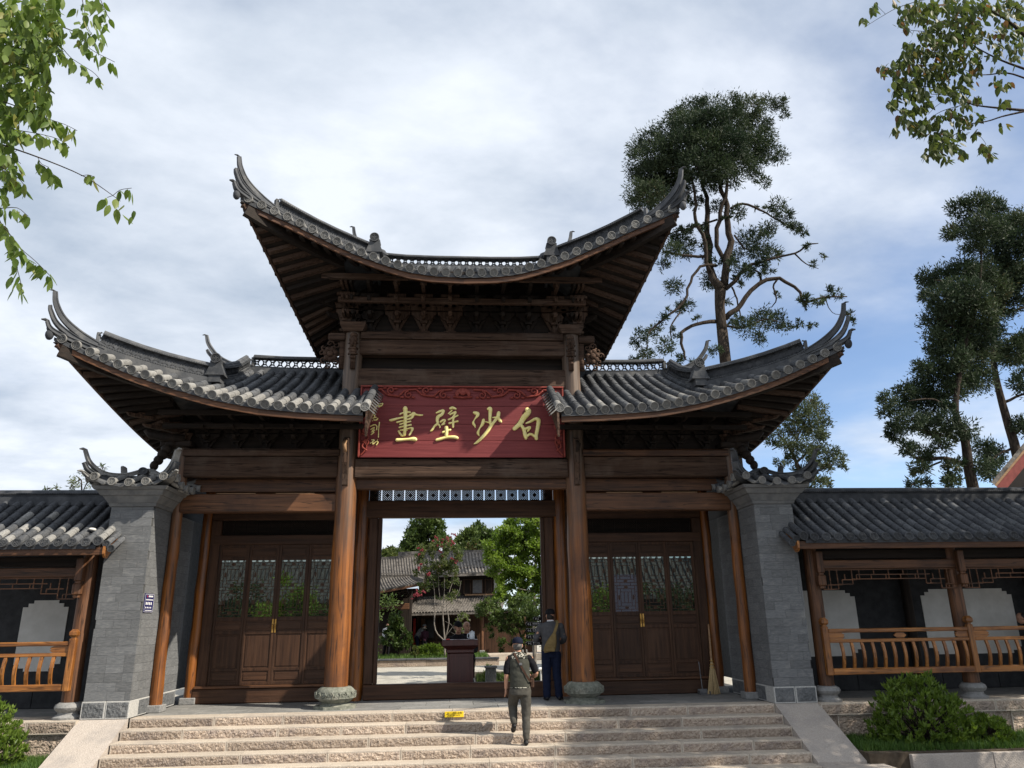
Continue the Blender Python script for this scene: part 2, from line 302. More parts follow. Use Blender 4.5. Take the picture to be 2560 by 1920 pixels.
leafmat('leaf_juniper', (.014, .027, .013), (.048, .068, .030), (.085, .075, .035), .18, .7)
leafmat('leaf_juniper_pale', (.036, .054, .022), (.09, .105, .048), (.12, .10, .05), .22, .7)
leafmat('leaf_ginkgo', (.105, .17, .024), (.20, .28, .048), None, .4, .5)
leafmat('leaf_mid', (.04, .07, .016), (.085, .12, .03), None, .3, .55)
leafmat('leaf_dark', (.018, .036, .012), (.05, .075, .025), None, .25, .6)
leafmat('leaf_myrtle', (.05, .075, .02), (.11, .13, .035), (.13, .085, .03), .3, .55)
leafmat('leaf_bush', (.065, .115, .016), (.15, .215, .036), None, .3, .4)
leafmat('flower_pink', (.26, .045, .07), (.34, .09, .10), None, .3, .6)
leafmat('flower_coral', (.45, .10, .08), (.5, .16, .10), None, .3, .6)
leafmat('paper_lilac', (.66, .63, .74), (.70, .67, .78), None, .6, .8)
leafmat('grass', (.045, .10, .018), (.10, .17, .035), None, .3, .6)
M = MATS
# ------------------------------------------------------------------ the ground, platform and steps
def structure(name, mb, m, parent=None, **k):
    o = mb.build(name, m, parent, **k)
    if parent is None: o['kind'] = 'structure'
    return o
structure('ground', MB().add([(-600, -600, -1.05), (600, -600, -1.05), (600, 900, -1.05), (-600, 900, -1.05)], [(0, 1, 2, 3)]), M['asphalt'])
NOSE, RISE, TREAD = -.92, .15, .33
plat = MB(); plat.box(-6.4, 6.4, -.80, 4.3, -1.06, -.032); platform = structure('platform', plat, M['mortar'])
slab_m = MB().bbox(0, 1, 0, 1, -.03, 0, .004).mesh('paving_slab', M['paving'])
y = -.52; row = 0
while y < 4.2:
    x = -5.62 - (row % 2)*.45
    while x < 5.62:
        a, b = max(x, -5.62), min(x+.9, 5.62)
        if b-a > .05: inst('paving_slab', slab_m, Matrix.Translation((a+.003, y+.003, 0)) @ Matrix.Diagonal((b-a-.006, .6-.006, 1, 1)), platform)
        x += .9
    y += .6; row += 1
def stone_block(x0, x1, y0, y1, z0, z1, seed, parent, name='step_stone', amp=.012, cell=.03):
    """dressed block: smooth top, a flat margin round a pointed, uneven front"""
    mb = MB(); mb.mi = 0; g = .003; x0 += g; x1 -= g; c = .007
    mb.add([(x0, y0+c, z1), (x1, y0+c, z1), (x1, y1, z1), (x0, y1, z1), (x0, y0, z1-c), (x1, y0, z1-c)], [(0, 1, 2, 3), (4, 5, 1, 0)])
    mb.add([(x0, y0, z0), (x0, y1, z0), (x0, y1, z1), (x0, y0+c, z1), (x0, y0, z1-c)], [(4, 3, 2, 1, 0)]); mb.add([(x1, y0, z0), (x1, y1, z0), (x1, y1, z1), (x1, y0+c, z1), (x1, y0, z1-c)], [(0, 1, 2, 3, 4)])
    b = .02; zt = z1-c
    A = [(x0, y0, z0), (x1, y0, z0), (x1, y0, zt), (x0, y0, zt), (x0+b, y0, z0+b), (x1-b, y0, z0+b), (x1-b, y0, zt-b), (x0+b, y0, zt-b)]
    mb.add(A, [(0, 1, 5, 4), (1, 2, 6, 5), (2, 3, 7, 6), (3, 0, 4, 7)])
    mb.mi = 1; nx = max(2, int((x1-x0-2*b)/cell)); nz = max(2, int((zt-z0-2*b)/(cell*.8))); rows = []
    for j in range(nz+1):
        r = []
        for i in range(nx+1):
            X = x0+b+(x1-x0-2*b)*i/nx; Z = z0+b+(zt-z0-2*b)*j/nz
            e = 0 if i in (0, nx) or j in (0, nz) else .006+amp*(1.3*noise.noise((X*17, Z*19, seed*3.7))+.9*noise.noise((X*41, Z*37, seed)))
            r.append((X, y0-e, Z))
        rows.append(r)
    mb.grid(rows)
    return mb.build(name, [M['granite_flat'], M['granite_rough']], parent)
steps = structure('steps', MB().box(-5.62, 5.64, -2.85, -.6, -1.06, -.95), M['mortar']); sd_ = 0
for k in range(6):
    x = -5.63; ya = NOSE-TREAD*k; yb = -.523 if k == 0 else NOSE-TREAD*(k-1)+.02
    while x < 5.65:
        w = random.uniform(.95, 2.35); x1 = x+w
        if 5.65-x1 < .6: x1 = 5.65
        sd_ += 1; stone_block(x, x1, ya, yb, -RISE*(k+1)-.02, -RISE*k - (0 if k else .0), sd_, steps); x = x1
# sloping flank stones beside the steps
for s in (-1, 1):
    x0, x1 = 5.655, 6.46; yb_, zb_ = -2.42, -.72
    mb = MB(); n = 20; rows = []
    for i in range(n+1):
        t = i/n; Y = -.915+(yb_+.915)*t; Z = .002+(zb_-.002)*t
        rows.append([(s*(x0+(x1-x0)*j/10), Y, Z+.004*noise.noise((j*1.7+s*9, i*1.3, 2))) for j in range(11)])
    mb.slab(rows if s < 0 else [r[::-1] for r in rows], (0, 0, -.16))
    o = structure('flank_stone', mb, M['granite_speckle'])
    w = MB(); w.prism([(-.915, -.16), (yb_, zb_-.16), (yb_, -1.06), (-.915, -1.06)], (s*(x0+.02), 0, 0), (0, 1, 0), (0, 0, 1), (s, 0, 0), x1-x0-.04); w.build('flank_wall', M['granite_rough'], o)
    MB().bbox(min(s*x0, s*(x1+.25)), max(s*x0, s*(x1+.25)), yb_-.5, yb_-.004, -1.06, zb_-.03, .015).build('foot_stone', M['granite_speckle'], o)
# podium of the side galleries
for s, nm in ((1, 'podium_right'), (-1, 'podium_left')):
    po = structure(nm, MB().box(min(s*6.45, s*18), max(s*6.45, s*18), -.97, 2.6, -1.06, -.205), M['granite_rough'])
    x = 6.452
    while x < 15:
        w = random.uniform(.7, 1.3); a, b = sorted((s*x, s*(x+w))); sd_ += 1
        stone_block(a, b, -1.05, -.3, -.2, 0, sd_, po, 'cap_stone', .010, .035); stone_block(a+(.3 if w > .9 else 0), b, -.995, -.9, -.62, -.203, sd_+50, po, 'wall_stone', .014, .045); x += w
    MB().box(min(s*6.45, s*18), max(s*6.45, s*18), -.302, 2.6, -.3, -.004).build('podium_floor', M['paving'], po)
# planted beds in front of the podiums with granite kerbs
def grass_patch(name, x0, x1, y0, y1, z, n, h, label, mt='grass', poly=None):
    P = np.stack([RNG.uniform(x0, x1, n), RNG.uniform(y0, y1, n)], 1)
    if poly is not None: P = P[[poly(p) for p in P]]
    n = len(P); a = RNG.uniform(0, 6.283, n); L = h*RNG.uniform(.55, 1.25, n); le = RNG.uniform(0, .6, n)*L; w = .0055*RNG.uniform(.7, 1.4, n)*max(1, h/.09)
    ca, sa = np.cos(a), np.sin(a); b = np.zeros((n, 3, 3)); b[:, 0] = np.stack([P[:, 0]-w*sa, P[:, 1]+w*ca, np.full(n, z)], 1); b[:, 1] = np.stack([P[:, 0]+w*sa, P[:, 1]-w*ca, np.full(n, z)], 1); b[:, 2] = np.stack([P[:, 0]+le*ca, P[:, 1]+le*sa, z+L], 1)
    o = facecloud(name, b.reshape(-1, 3), 3, M[mt]); tag(o, label, 'grass', kind='stuff'); return o
def facecloud(name, verts, k, m, parent=None, tint=None, kind=None):
    n = len(verts)//k; me = bpy.data.meshes.new(name); me.vertices.add(n*k); me.vertices.foreach_set('co', np.ascontiguousarray(verts, dtype=np.float32).ravel()); me.loops.add(n*k); me.loops.foreach_set('vertex_index', np.arange(n*k, dtype=np.int32))
    me.polygons.add(n); me.polygons.foreach_set('loop_start', np.arange(n, dtype=np.int32)*k); me.update(calc_edges=True)
    at_ = me.attributes.new('tint', 'FLOAT', 'FACE'); at_.data.foreach_set('value', (tint if tint is not None else RNG.uniform(0, 1, n)).astype(np.float32)); me.materials.append(m)
    o = bpy.data.objects.new(name, me); COL.objects.link(o); adopt(o, parent)
    if kind: o['kind'] = kind
    return o
for s, nm in ((1, 'bed_soil_right'), (-1, 'bed_soil_left')):
    a, b = sorted((s*6.47, s*14)); structure(nm, MB().box(a, b, -2.5, -.9, -1.06, -.60), M['soil'])
    kb = MB(); pts = [(s*6.74, -2.0), (s*7.12, -2.52), (s*14, -2.46)]
    ko = structure('planter_kerb', MB().box(min(s*7.2, s*13.9), max(s*7.2, s*13.9), -2.49, -2.42, -1.06, -.66), M['mortar'])
    def kseg(p, q):
        mb = MB(); p = Vector((*p, -.845)); q = Vector((*q, -.845)); mb.obox(p, q, .13, .45)
        o = mb.build('kerb_stone', M['granite_speckle'], ko); bm = bmesh.new(); bm.from_mesh(o.data); bmesh.ops.bevel(bm, geom=list(bm.edges), offset=.008, segments=1, affect='EDGES'); bm.to_mesh(o.data); bm.free()
    kseg(pts[0], (s*7.06, -2.46)); x = 7.125
    while x < 13.5: kseg((s*x, -2.52), (s*(x+1.35), -2.515)); x += 1.355
grass_patch('lawn_grass', 6.5, 13.5, -2.4, -1.02, -.6, 26000, .11, 'short green lawn in the bed under the right gallery', poly=lambda p: p[0] > 7.1 or p[1] > -2.3)
grass_patch('lawn_grass', -9.2, -6.5, -2.4, -1.02, -.6, 14000, .11, 'short green lawn in the bed under the left gallery', poly=lambda p: p[0] < -7.1 or p[1] > -2.3)

# ------------------------------------------------------------------ shared roof pieces
def barrel_mesh(m, name):
    mb = MB(); n = 7; V = []
    for y_, r_ in ((0, 1.0), (.06, 1.0), (1.04, .90)):
        V += [(math.cos(math.pi*k/n)*r_, y_, math.sin(math.pi*k/n)*r_*1.0) for k in range(n+1)]
    w = n+1; F = [(i*w+k, i*w+k+1, (i+1)*w+k+1, (i+1)*w+k) for i in range(2) for k in range(n)]; F.append(tuple(range(w))[::-1]); mb.add(V, F); me = mb.mesh(name, m)
    me.polygons.foreach_set('use_smooth', [True]*(len(F)-1)+[False]); return me
BAR = {k: barrel_mesh(M[k], 'barrel_tile') for k in ('tile', 'tile_weathered_sunlit', 'tile_dark')}
def disc_mesh(m):
    """round eave tile face with rim, inner ring and a cross of raised bars; faces -y, radius 1"""
    mb = MB(); n = 20
    def ring(r0, r1, y0, y1):
        V = []
        for r_, y_ in ((r0, 0), (r0, y0), (r1, y1), (r1, 0)): V += [(math.cos(2*math.pi*k/n)*r_, y_, math.sin(2*math.pi*k/n)*r_) for k in range(n)]
        mb.add(V, [(i*n+k, i*n+(k+1) % n, (i+1)*n+(k+1) % n, (i+1)*n+k) for i in range(3) for k in range(n)])
    mb.add([(math.cos(2*math.pi*k/n)*.97, -.02, math.sin(2*math.pi*k/n)*.97) for k in range(n)], [tuple(range(n))[::-1]])
    mb.add([(math.cos(2*math.pi*k/n), y_, math.sin(2*math.pi*k/n)) for y_ in (-.25, .5) for k in range(n)], [(k, (k+1) % n, n+(k+1) % n, n+k) for k in range(n)])
    ring(1.02, .84, -.28, -.28); ring(.66, .56, -.2, -.2)
    for a in range(12):
        t = a*math.pi/6; mb.obox((.70*math.cos(t), -.08, .70*math.sin(t)), (.83*math.cos(t), -.08, .83*math.sin(t)), .09, .14, (0, 1, 0))
    for a in (0, 1):
        t = a*math.pi/2+.1; mb.obox((-.5*math.cos(t), -.08, -.5*math.sin(t)), (.5*math.cos(t), -.08, .5*math.sin(t)), .12, .16, (0, 1, 0))
    for a in range(4):
        t = a*math.pi/2+math.pi/4; mb.obox((.28*math.cos(t-.5), -.08, .28*math.sin(t-.5)), (.28*math.cos(t+.5), -.08, .28*math.sin(t+.5)), .1, .15, (0, 1, 0))
    return mb.mesh('eave_tile_face', m)
DISC = {k: disc_mesh(M[k]) for k in ('tile', 'tile_weathered_sunlit', 'tile_dark')}
def drip_mesh(m):
    mb = MB(); n = 6; V = []
    for y_, dz in ((0, 0), (0, -.30), (.14, -.30), (.9, 0)):
        V += [((k/n-.5)*1.0, y_, -.42*math.sin(math.pi*k/n)+(dz*(.35+.65*math.sin(math.pi*k/n)))+.05) for k in range(n+1)]
    w = n+1; mb.add(V, [(i*w+k, i*w+k+1, (i+1)*w+k+1, (i+1)*w+k) for i in range(3) for k in range(n)]); return mb.mesh('drip_tile', m, True)
DRIP = {k: drip_mesh(M[k]) for k in ('tile', 'tile_weathered_sunlit', 'tile_dark')}
UNIT = {}
def unit_bar(m):
    if m not in UNIT: UNIT[m] = MB().box(-.5, .5, 0, 1, -.5, .5).mesh('bar', M[m])
    return UNIT[m]
def bar_matrix(p, q, w, h, up=(0, 0, 1)):
    p = Vector(p); q = Vector(q); a, u, d = frame(q-p, up); L_ = (q-p).length
    return Matrix(((a.x*w, d.x*L_, u.x*h, p.x), (a.y*w, d.y*L_, u.y*h, p.y), (a.z*w, d.z*L_, u.z*h, p.z), (0, 0, 0, 1)))
def row_points(E, T, n, sag=.2):
    return [Vector((E[0]+(T[0]-E[0])*t, E[1]+(T[1]-E[1])*t, E[2]+(T[2]-E[2])*((1-sag)*t+sag*t*t))) for t in (i/n for i in range(n+1))]
def pan_strip(mb, pts_l, pts_r, step=.12):
    """overlapping concave pan tiles between two neighbouring barrel rows"""
    L_ = sum((b-a).length for a, b in zip(pts_l, pts_l[1:])); n = max(1, int(L_/step)); m_ = len(pts_l)-1
    def ev(P, t):
        t = min(max(t, 0), .9999)*m_; i = int(t); return P[i].lerp(P[i+1], t-i)
    for j in range(n):
        a, b = j/n, (j+1.25)/n; l0, r0, l1, r1 = ev(pts_l, a), ev(pts_r, a), ev(pts_l, b), ev(pts_r, b); V = []
        for (p, q, up) in ((l0, r0, .026), (l1, r1, .006)):
            V += [p.lerp(q, k/3)+Vector((0, 0, up-.055*math.sin(math.pi*k/3))) for k in range(4)]
        V += [p-Vector((0, 0, .018)) for p in V[:4]]
        mb.add(V, [(0, 1, 5, 4), (1, 2, 6, 5), (2, 3, 7, 6), (8, 9, 1, 0), (9, 10, 2, 1), (10, 11, 3, 2)])
def lattice_run(mb, path, h, cell=.16, bw=.020, th=.035):
    """pierced ridge: in each cell four arcs bulging to the middle, between two rails"""
    P = [Vector(p) for p in path]; cum = [0]
    for a, b in zip(P, P[1:]): cum.append(cum[-1]+(b-a).length)
    n = max(1, round(cum[-1]/cell))
    def ev(u):
        u = min(max(u, 0), cum[-1]-1e-6)
        for i in range(len(P)-1):
            if u <= cum[i+1]: return P[i].lerp(P[i+1], (u-cum[i])/(cum[i+1]-cum[i]))
        return P[-1]
    c = cum[-1]/n; up = Vector((0, 0, 1))
    def arc(p0, p1, ctr, bul):
        Q = []
        for k in range(5):
            t = k/4; x = p0[0]+(p1[0]-p0[0])*t; y = p0[1]+(p1[1]-p0[1])*t; e = math.sin(math.pi*t)*bul; Q.append((x+(ctr[0]-(p0[0]+p1[0])/2)*e, y+(ctr[1]-(p0[1]+p1[1])/2)*e))
        W = [ev(x)+up*y for x, y in Q]
        nrm = (ev(min(ctr[0]+.05, cum[-1]))-ev(max(0, ctr[0]-.05))).cross(up).normalized()
        for a, b in zip(W, W[1:]): mb.obox(a, b, bw, th, nrm)
    for i in range(n):
        x0, x1 = i*c, (i+1)*c; ct = ((x0+x1)/2, h/2)
        for p, q in (((x0, 0), (x1, 0)), ((x1, 0), (x1, h)), ((x1, h), (x0, h)), ((x0, h), (x0, 0))): arc(p, q, ct, .72)
def ridge(path, parent, base=.10, lat=.2, width=.16, mt='tile', cell=.16, solid=False):
    P = [Vector(p) for p in path]; up = Vector((0, 0, 1)); w = width/2
    MB().sweep(P, [(-w*1.25, -.10), (w*1.25, -.10), (w*1.25, base*.55), (w*.8, base*.6), (w*.8, base), (-w*.8, base), (-w*.8, base*.6), (-w*1.25, base*.55)]).build('ridge_course', M[mt], parent)
    if lat:
        b = MB(); lattice_run(b, [p+up*base for p in P], lat, cell); b.build('ridge_lattice', M[mt], parent)
        if solid: MB().sweep(P, [(-.012, base-.004), (.012, base-.004), (.012, base+lat+.004), (-.012, base+lat+.004)]).build('ridge_core', M['tile_dark'], parent)
        a, _, _ = frame(P[-1]-P[0])
        for q in (P[0], P[-1]): 
            e = MB(); d = (P[1]-P[0]).normalized()*.035; e.obox(q+up*(base-.002)-d, q+up*(base-.002)+d, .1, .004); e.obox(q+up*(base+.002), q+up*(base+lat+.02), .1, .06, d); e.build('ridge_end_post', M[mt], parent)
    z = base+lat
    cap = MB(); cap.sweep(P, [(-w*1.1, z), (w*1.1, z), (w*1.1, z+.03), (w*.75, z+.035), (w*.6, z+.075), (0, z+.10), (-w*.6, z+.075), (-w*.75, z+.035), (-w*1.1, z+.03)]); cap.build('ridge_cap', M[mt], parent)
    bd = MB()
    L_ = sum((b-a).length for a, b in zip(P, P[1:])); n = int(L_/.045); tot = 0
    for sgn in (-1, 1):
        for zz in ([z+.012] if not lat else [z+.012, base-.012]):
            acc = 0; k = 0
            for a, b in zip(P, P[1:]):
                d = b-a; Ls = d.length; sd2 = d.cross(up).normalized()
                while acc+Ls > k*.045:
                    q = a+d*((k*.045-acc)/Ls)+sd2*sgn*(w*1.12 if zz > z-.01 else w*.85)+up*zz; bd.box(q.x-.012, q.x+.012, q.y-.012, q.y+.012, q.z-.012, q.z+.012); k += 1
                acc += Ls
    bd.build('beading', M[mt], parent, kind='stuff')
def horn(parent, pts, w0, w1, h0, h1, mt='tile', curl=True, out=None):
    P = [Vector(p[:3]) for p in spline(pts, 5)]; n = len(P); mb = MB(); V = []; mean = (P[-1]-P[0]); side = Vector((mean.x, mean.y, 0)).cross(Vector((0, 0, 1))).normalized()
    prof = lambda w, h: [(-w, -h), (w, -h), (w, h*.4), (w*1.25, h*.45), (w*1.25, h*.75), (w*.6, h), (-w*.6, h), (-w*1.25, h*.75), (-w*1.25, h*.45), (-w, h*.4)]
    for i, p in enumerate(P):
        t = i/(n-1); d = P[min(i+1, n-1)]-P[max(i-1, 0)]; u = side.cross(d).normalized(); V += [p+side*a+u*b for a, b in prof(w0+(w1-w0)*t, h0+(h1-h0)*t)]
    F = [(i*10+k, (i+1)*10+k, (i+1)*10+(k+1) % 10, i*10+(k+1) % 10) for i in range(n-1) for k in range(10)]+[tuple(range(10)), tuple((n-1)*10+k for k in range(10))[::-1]]; mb.add(V, F)
    if curl:
        o_ = Vector(out) if out is not None else Vector((mean.x, mean.y, 0)).normalized(); tip = P[-1]
        mb.tube([tip-o_*.02, tip+o_*.045+Vector((0, 0, .022)), tip+o_*.095+Vector((0, 0, .012))], [w1*.9, w1*.85, w1*.4], 8, True, .6)
    return smooth_by_angle(mb.build('ridge_horn', M[mt], parent), 35)
def finial(parent, c, out, mt='tile', k=1.0):
    """house-shaped end block of a descending ridge with a round tile face on top"""
    c = Vector(c); o = Vector(out).normalized(); s = o.cross(Vector((0, 0, 1))); u = Vector((0, 0, 1)); mb = MB()
    P = lambda a, b, z: c+o*a*k+s*b*k+u*z*k
    def lay(w0, w1, z0, z1, d0=.11, d1=.11): mb.add([P(-d0, -w0, z0), P(d0, -w0, z0), P(d0, w0, z0), P(-d0, w0, z0), P(-d1, -w1, z1), P(d1, -w1, z1), P(d1, w1, z1), P(-d1, w1, z1)], [(3, 2, 1, 0), (4, 5, 6, 7), (0, 1, 5, 4), (1, 2, 6, 5), (2, 3, 7, 6), (3, 0, 4, 7)])
    lay(.10, .10, -.12, 0); lay(.16, .16, 0, .03, .13, .13); lay(.15, .09, .03, .2); lay(.09, .10, .2, .26)
    mb.build('ridge_finial', M[mt], parent)
    a, U_, d = frame(-o); R_ = .085*k; Mx = Matrix(((a.x*R_, d.x*.1, U_.x*R_, 0), (a.y*R_, d.y*.1, U_.y*R_, 0), (a.z*R_, d.z*.1, U_.z*R_, 0), (0, 0, 0, 1)))
    inst('eave_tile_face', DISC[mt], Matrix.Translation(P(.12, 0, .30)) @ Mx, parent)
# ------------------------------------------------------------------ the gate
gate = empty('entrance_gate', (0, 1.35, 0), 'three-bay timber gate with grey tiled roofs whose corners sweep up', 'gate')
CY = 1.35
UP = dict(x0=-4.27, xc=4.27, hd=3.65, tab=[(0, 7.84), (.6, 7.86), (1.1, 7.93), (1.6, 8.08), (2.1, 8.25), (2.6, 8.47), (3.35, 8.80), (4.27, 9.12)], ye=lambda x: -1.75-.55*(abs(x)/4.27)**3,
          side=lambda w: (3.36+.91*w**1.5, 7.3+1.82*w**1.5), Xg=1.9, G=(1.9, -.55, 8.83), zr=9.62, xw=2.5, zw=8.5, yw=.12)
LO = dict(xc=7.28, hd=3.55, tab=[(1.8, 5.03), (2.4, 5.05), (2.96, 5.08), (3.7, 5.14), (4.5, 5.28), (5.25, 5.48), (6.0, 5.72), (6.75, 6.03), (7.28, 6.27)], ye=lambda x: -1.75-.45*max(0, (abs(x)-2)/5.28)**3,
          side=lambda w: (6.5+.78*w**1.6, 5.0+1.27*w**1.6), Xg=4.85, G=(4.85, -.75, 6.0), zr=6.93, xw=5.7, zw=5.5, yw=.12)
TOPUP = .21
def hip_pt(c, x):
    G = c['G']; K = (c['xc'], c['ye'](c['xc']), tab(c['tab'], c['xc'])+TOPUP); t = (x-G[0])/(K[0]-G[0])
    return (x, G[1]+(K[1]-G[1])*t, G[2]+(K[2]-G[2])*t-.10*math.sin(math.pi*t))
def top_pt(c, x):
    return (x, CY-.08, c['zr']) if x <= c['Xg'] else hip_pt(c, x)
def gate_roof(c, s, xin, name, label, tiles, parent_roof=None, step=.236):
    """one half of a hip-and-gable roof, x from xin to the corner, mirrored by s"""
    sx = lambda p: Vector((s*p[0], p[1], p[2]))
    xs = []; x = xin+step/2
    while x < c['xc']-.05: xs.append(x); x += step
    E = lambda x: (x, c['ye'](x), tab(c['tab'], x)+TOPUP)
    # sheathing over all four sides
    gx = sorted(set([xin, c['Xg']-1e-3, c['Xg']+1e-3, c['xc']]+[xin+(c['xc']-xin)*i/24 for i in range(25)]))
    def faces(mir):
        f = (lambda p: Vector((p[0], 2*CY-p[1], p[2]))) if mir else (lambda p: p)
        def seg(xs_): return [[f(sx(p))-Vector((0, 0, .045)) for p in row_points(E(x), top_pt(c, x), 10)] for x in xs_]
        return seg([x for x in gx if x < c['Xg']]), seg([x for x in gx if x > c['Xg']])
    sh = MB()
    for mir in (False, True):
        for rows in faces(mir):
            if len(rows) > 1: sh.slab(rows, (0, 0, -.06))
    ny = 28; srows = []
    ysd = [CY-c['hd']+2*c['hd']*i/ny for i in range(ny+1)]
    def side_e(y):
        w = abs(y-CY)/c['hd']; X, Z = c['side'](w); return (X, y, Z+TOPUP)
    def side_t(y):
        dy = abs(y-CY); yg = abs(c['G'][1]-CY)
        if dy <= yg: return (c['Xg'], y, c['G'][2])
        t = (dy-yg)/(c['hd']-yg); x = c['Xg']+(c['xc']-c['Xg'])*t; h = hip_pt(c, x); return (x, y, h[2])
    for y in ysd: srows.append([sx(p)-Vector((0, 0, .045)) for p in row_points(side_e(y), side_t(y), 8)])
    sh.slab(srows, (0, 0, -.06))
    roof = parent_roof
    if roof is None:
        roof = sh.build(name, M['tile'], gate); roof['label'] = label
    else: sh.build('roof_half', M['tile'], roof)
    # gable triangle
    g = MB(); yg = abs(c['G'][1]-CY); g.prism([(-yg, c['G'][2]-.2), (yg, c['G'][2]-.2), (.1, c['zr']), (-.1, c['zr'])], sx((c['Xg']-.08, CY, 0)), (0, 1, 0), (0, 0, 1), (s, 0, 0), .06); g.build('gable', M['tile'], roof)
    # front rows of barrel tiles, each tile a piece
    rest = MB(); pans = MB(); prev = None; r = .078
    edges = []
    for i, x in enumerate(xs):
        P = [sx(p) for p in row_points(E(x), top_pt(c, x), 12)]; Ls = [(b-a).length for a, b in zip(P, P[1:])]; tot = sum(Ls); n = max(1, round(tot/.33))
        def ev(u):
            for a, b, l in zip(P, P[1:], Ls):
                if u <= l: return a.lerp(b, u/l)
                u -= l
            return P[-1]
        nx_ = Vector((s, 0, (tab(c['tab'], x+.1)-tab(c['tab'], x-.1))/.2)).normalized()
        if tot > .22:
            for k in range(n):
                a, b = ev(tot*k/n), ev(tot*(k+1)/n); d = (b-a).normalized(); up = nx_.cross(d)*(1 if s > 0 else -1); up = up if up.z > 0 else -up
                ww = tiles == 'all' or k < 1
                if ww:
                    mt = 'tile_weathered_sunlit' if k == 0 or (k == 1 and random.random() < .45) else 'tile'
                    if s > 0 and mt == 'tile_weathered_sunlit' and random.random() < .5: mt = 'tile'
                    a2, u2, d2 = frame((d+Vector((random.gauss(0, .012), 0, random.gauss(0, .010)))).normalized(), up); Lk = (b-a).length; a = a+Vector((random.gauss(0, .004), 0, random.gauss(0, .003)))
                    inst('barrel_tile', BAR[mt], Matrix(((a2.x*r, d2.x*Lk, u2.x*r, a.x), (a2.y*r, d2.y*Lk, u2.y*r, a.y), (a2.z*r, d2.z*Lk, u2.z*r, a.z), (0, 0, 0, 1))), roof)
                else: rest.tube([a, b], [r, r*.9], 8, False)
        a, u2, d2 = frame((P[1]-P[0]), nx_.cross(P[1]-P[0])*s)
        if u2.z < 0: u2 = -u2; a = -a
        inst('eave_tile_face', DISC['tile_weathered_sunlit'], Matrix(((a.x*.082, d2.x*.08, u2.x*.082, P[0].x), (a.y*.082, d2.y*.08, u2.y*.082, P[0].y), (a.z*.082, d2.z*.08, u2.z*.082, P[0].z), (0, 0, 0, 1))) @ Matrix.Translation((0, -.25, .02)), roof)
        if i+1 < len(xs):
            x2 = xs[i+1]; Q = [sx(p) for p in row_points(E(x2), top_pt(c, x2), 12)]; pan_strip(pans, P if s > 0 else Q, Q if s > 0 else P, .125)
            m_ = (P[0]+Q[0])/2; dd = (Q[0]-P[0])*s
            a_ = dd.normalized(); d_ = Vector((0, 1, .45)); d_ = (d_-a_*d_.dot(a_)).normalized(); u_ = a_.cross(d_); wd = dd.length*.78
            inst('drip_tile', DRIP['tile_weathered_sunlit'], Matrix(((a_.x*wd, d_.x*.16, u_.x*.16, m_.x), (a_.y*wd, d_.y*.16, u_.y*.16, m_.y-.02), (a_.z*wd, d_.z*.16, u_.z*.16, m_.z+.02), (0, 0, 0, 1))), roof)
    pans.build('pan_tiles', M['tile'], roof, kind='stuff')
    if rest.v: rest.build('barrel_rows', M['tile'], roof, kind='stuff')
    # side and back rows, seen only from below and beyond
    sr = MB(); yy = CY-c['hd']+.2
    while yy < CY+c['hd']-.15:
        P = [sx(p) for p in row_points(side_e(yy), side_t(yy), 5)]; sr.tube(P, r, 8)
        inst('eave_tile_face', DISC['tile'], Matrix.Translation(P[0]+Vector((s*.03, 0, 0))) @ Matrix.Rotation(math.pi/2*s, 4, 'Z') @ Matrix.Diagonal((.088, .09, .088, 1)), roof)
        yy += .236
    for x in xs: sr.tube([Vector((p.x, 2*CY-p.y, p.z)) for p in (sx(q) for q in row_points(E(x), top_pt(c, x), 4))], r, 6)
    sr.build('far_tile_rows', M['tile'], roof, kind='stuff')
    # fascia boards
    fx = [xin+(c['xc']-xin)*i/20 for i in range(21)]; fp = [sx((x, c['ye'](x)+.06, tab(c['tab'], x))) for x in fx]; prof = [(-.025, 0), (.025, 0), (.025, .155), (-.025, .155)]
    for a_, b_ in ((0, 7), (7, 14), (14, 20)):
        mb = MB(); mb.sweep(fp[a_:b_+1], prof); mb.build('fascia_board', M['wood_brown_x'], roof)
    MB().sweep([Vector((p.x, 2*CY-p.y, p.z)) for p in fp], prof).build('fascia_board', M['wood_aged_x'], roof)
    sp_ = [sx((c['side'](abs(y-CY)/c['hd'])[0]-.05, y, c['side'](abs(y-CY)/c['hd'])[1])) for y in ysd]
    MB().sweep(sp_, prof).build('fascia_board', M['wood_aged_y'], roof)
    # soffit and rafters follow the roof slopes and meet on the hip
    def f_run(x, off, m_=6):
        e, t_ = E(x), top_pt(c, x); tm = min(1, (c['yw']-e[1])/max(1e-3, t_[1]-e[1])); return [Vector((e[0], e[1]+.07+(t_[1]-e[1]-.07)*t, e[2]+(t_[2]-e[2])*(.8*t+.2*t*t)-off)) for t in (tm*i/m_ for i in range(m_+1))]
    def s_run(y, off, m_=6):
        e, t_ = side_e(y), side_t(y); tm = min(1, (e[0]-c['xw'])/max(1e-3, e[0]-t_[0])); return [Vector((e[0]-.07+(t_[0]-e[0]+.07)*t, y, e[2]+(t_[2]-e[2])*(.8*t+.2*t*t)-off)) for t in (tm*i/m_ for i in range(m_+1))]
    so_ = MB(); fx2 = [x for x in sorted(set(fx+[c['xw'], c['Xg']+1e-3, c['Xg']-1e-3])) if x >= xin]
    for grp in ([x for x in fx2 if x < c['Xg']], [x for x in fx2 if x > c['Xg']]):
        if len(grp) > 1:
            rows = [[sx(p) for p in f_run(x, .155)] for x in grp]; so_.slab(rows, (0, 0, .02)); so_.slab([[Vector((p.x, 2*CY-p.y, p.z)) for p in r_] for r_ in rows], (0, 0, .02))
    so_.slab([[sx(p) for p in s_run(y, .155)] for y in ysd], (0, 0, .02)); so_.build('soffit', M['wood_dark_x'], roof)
    x = xin+.12
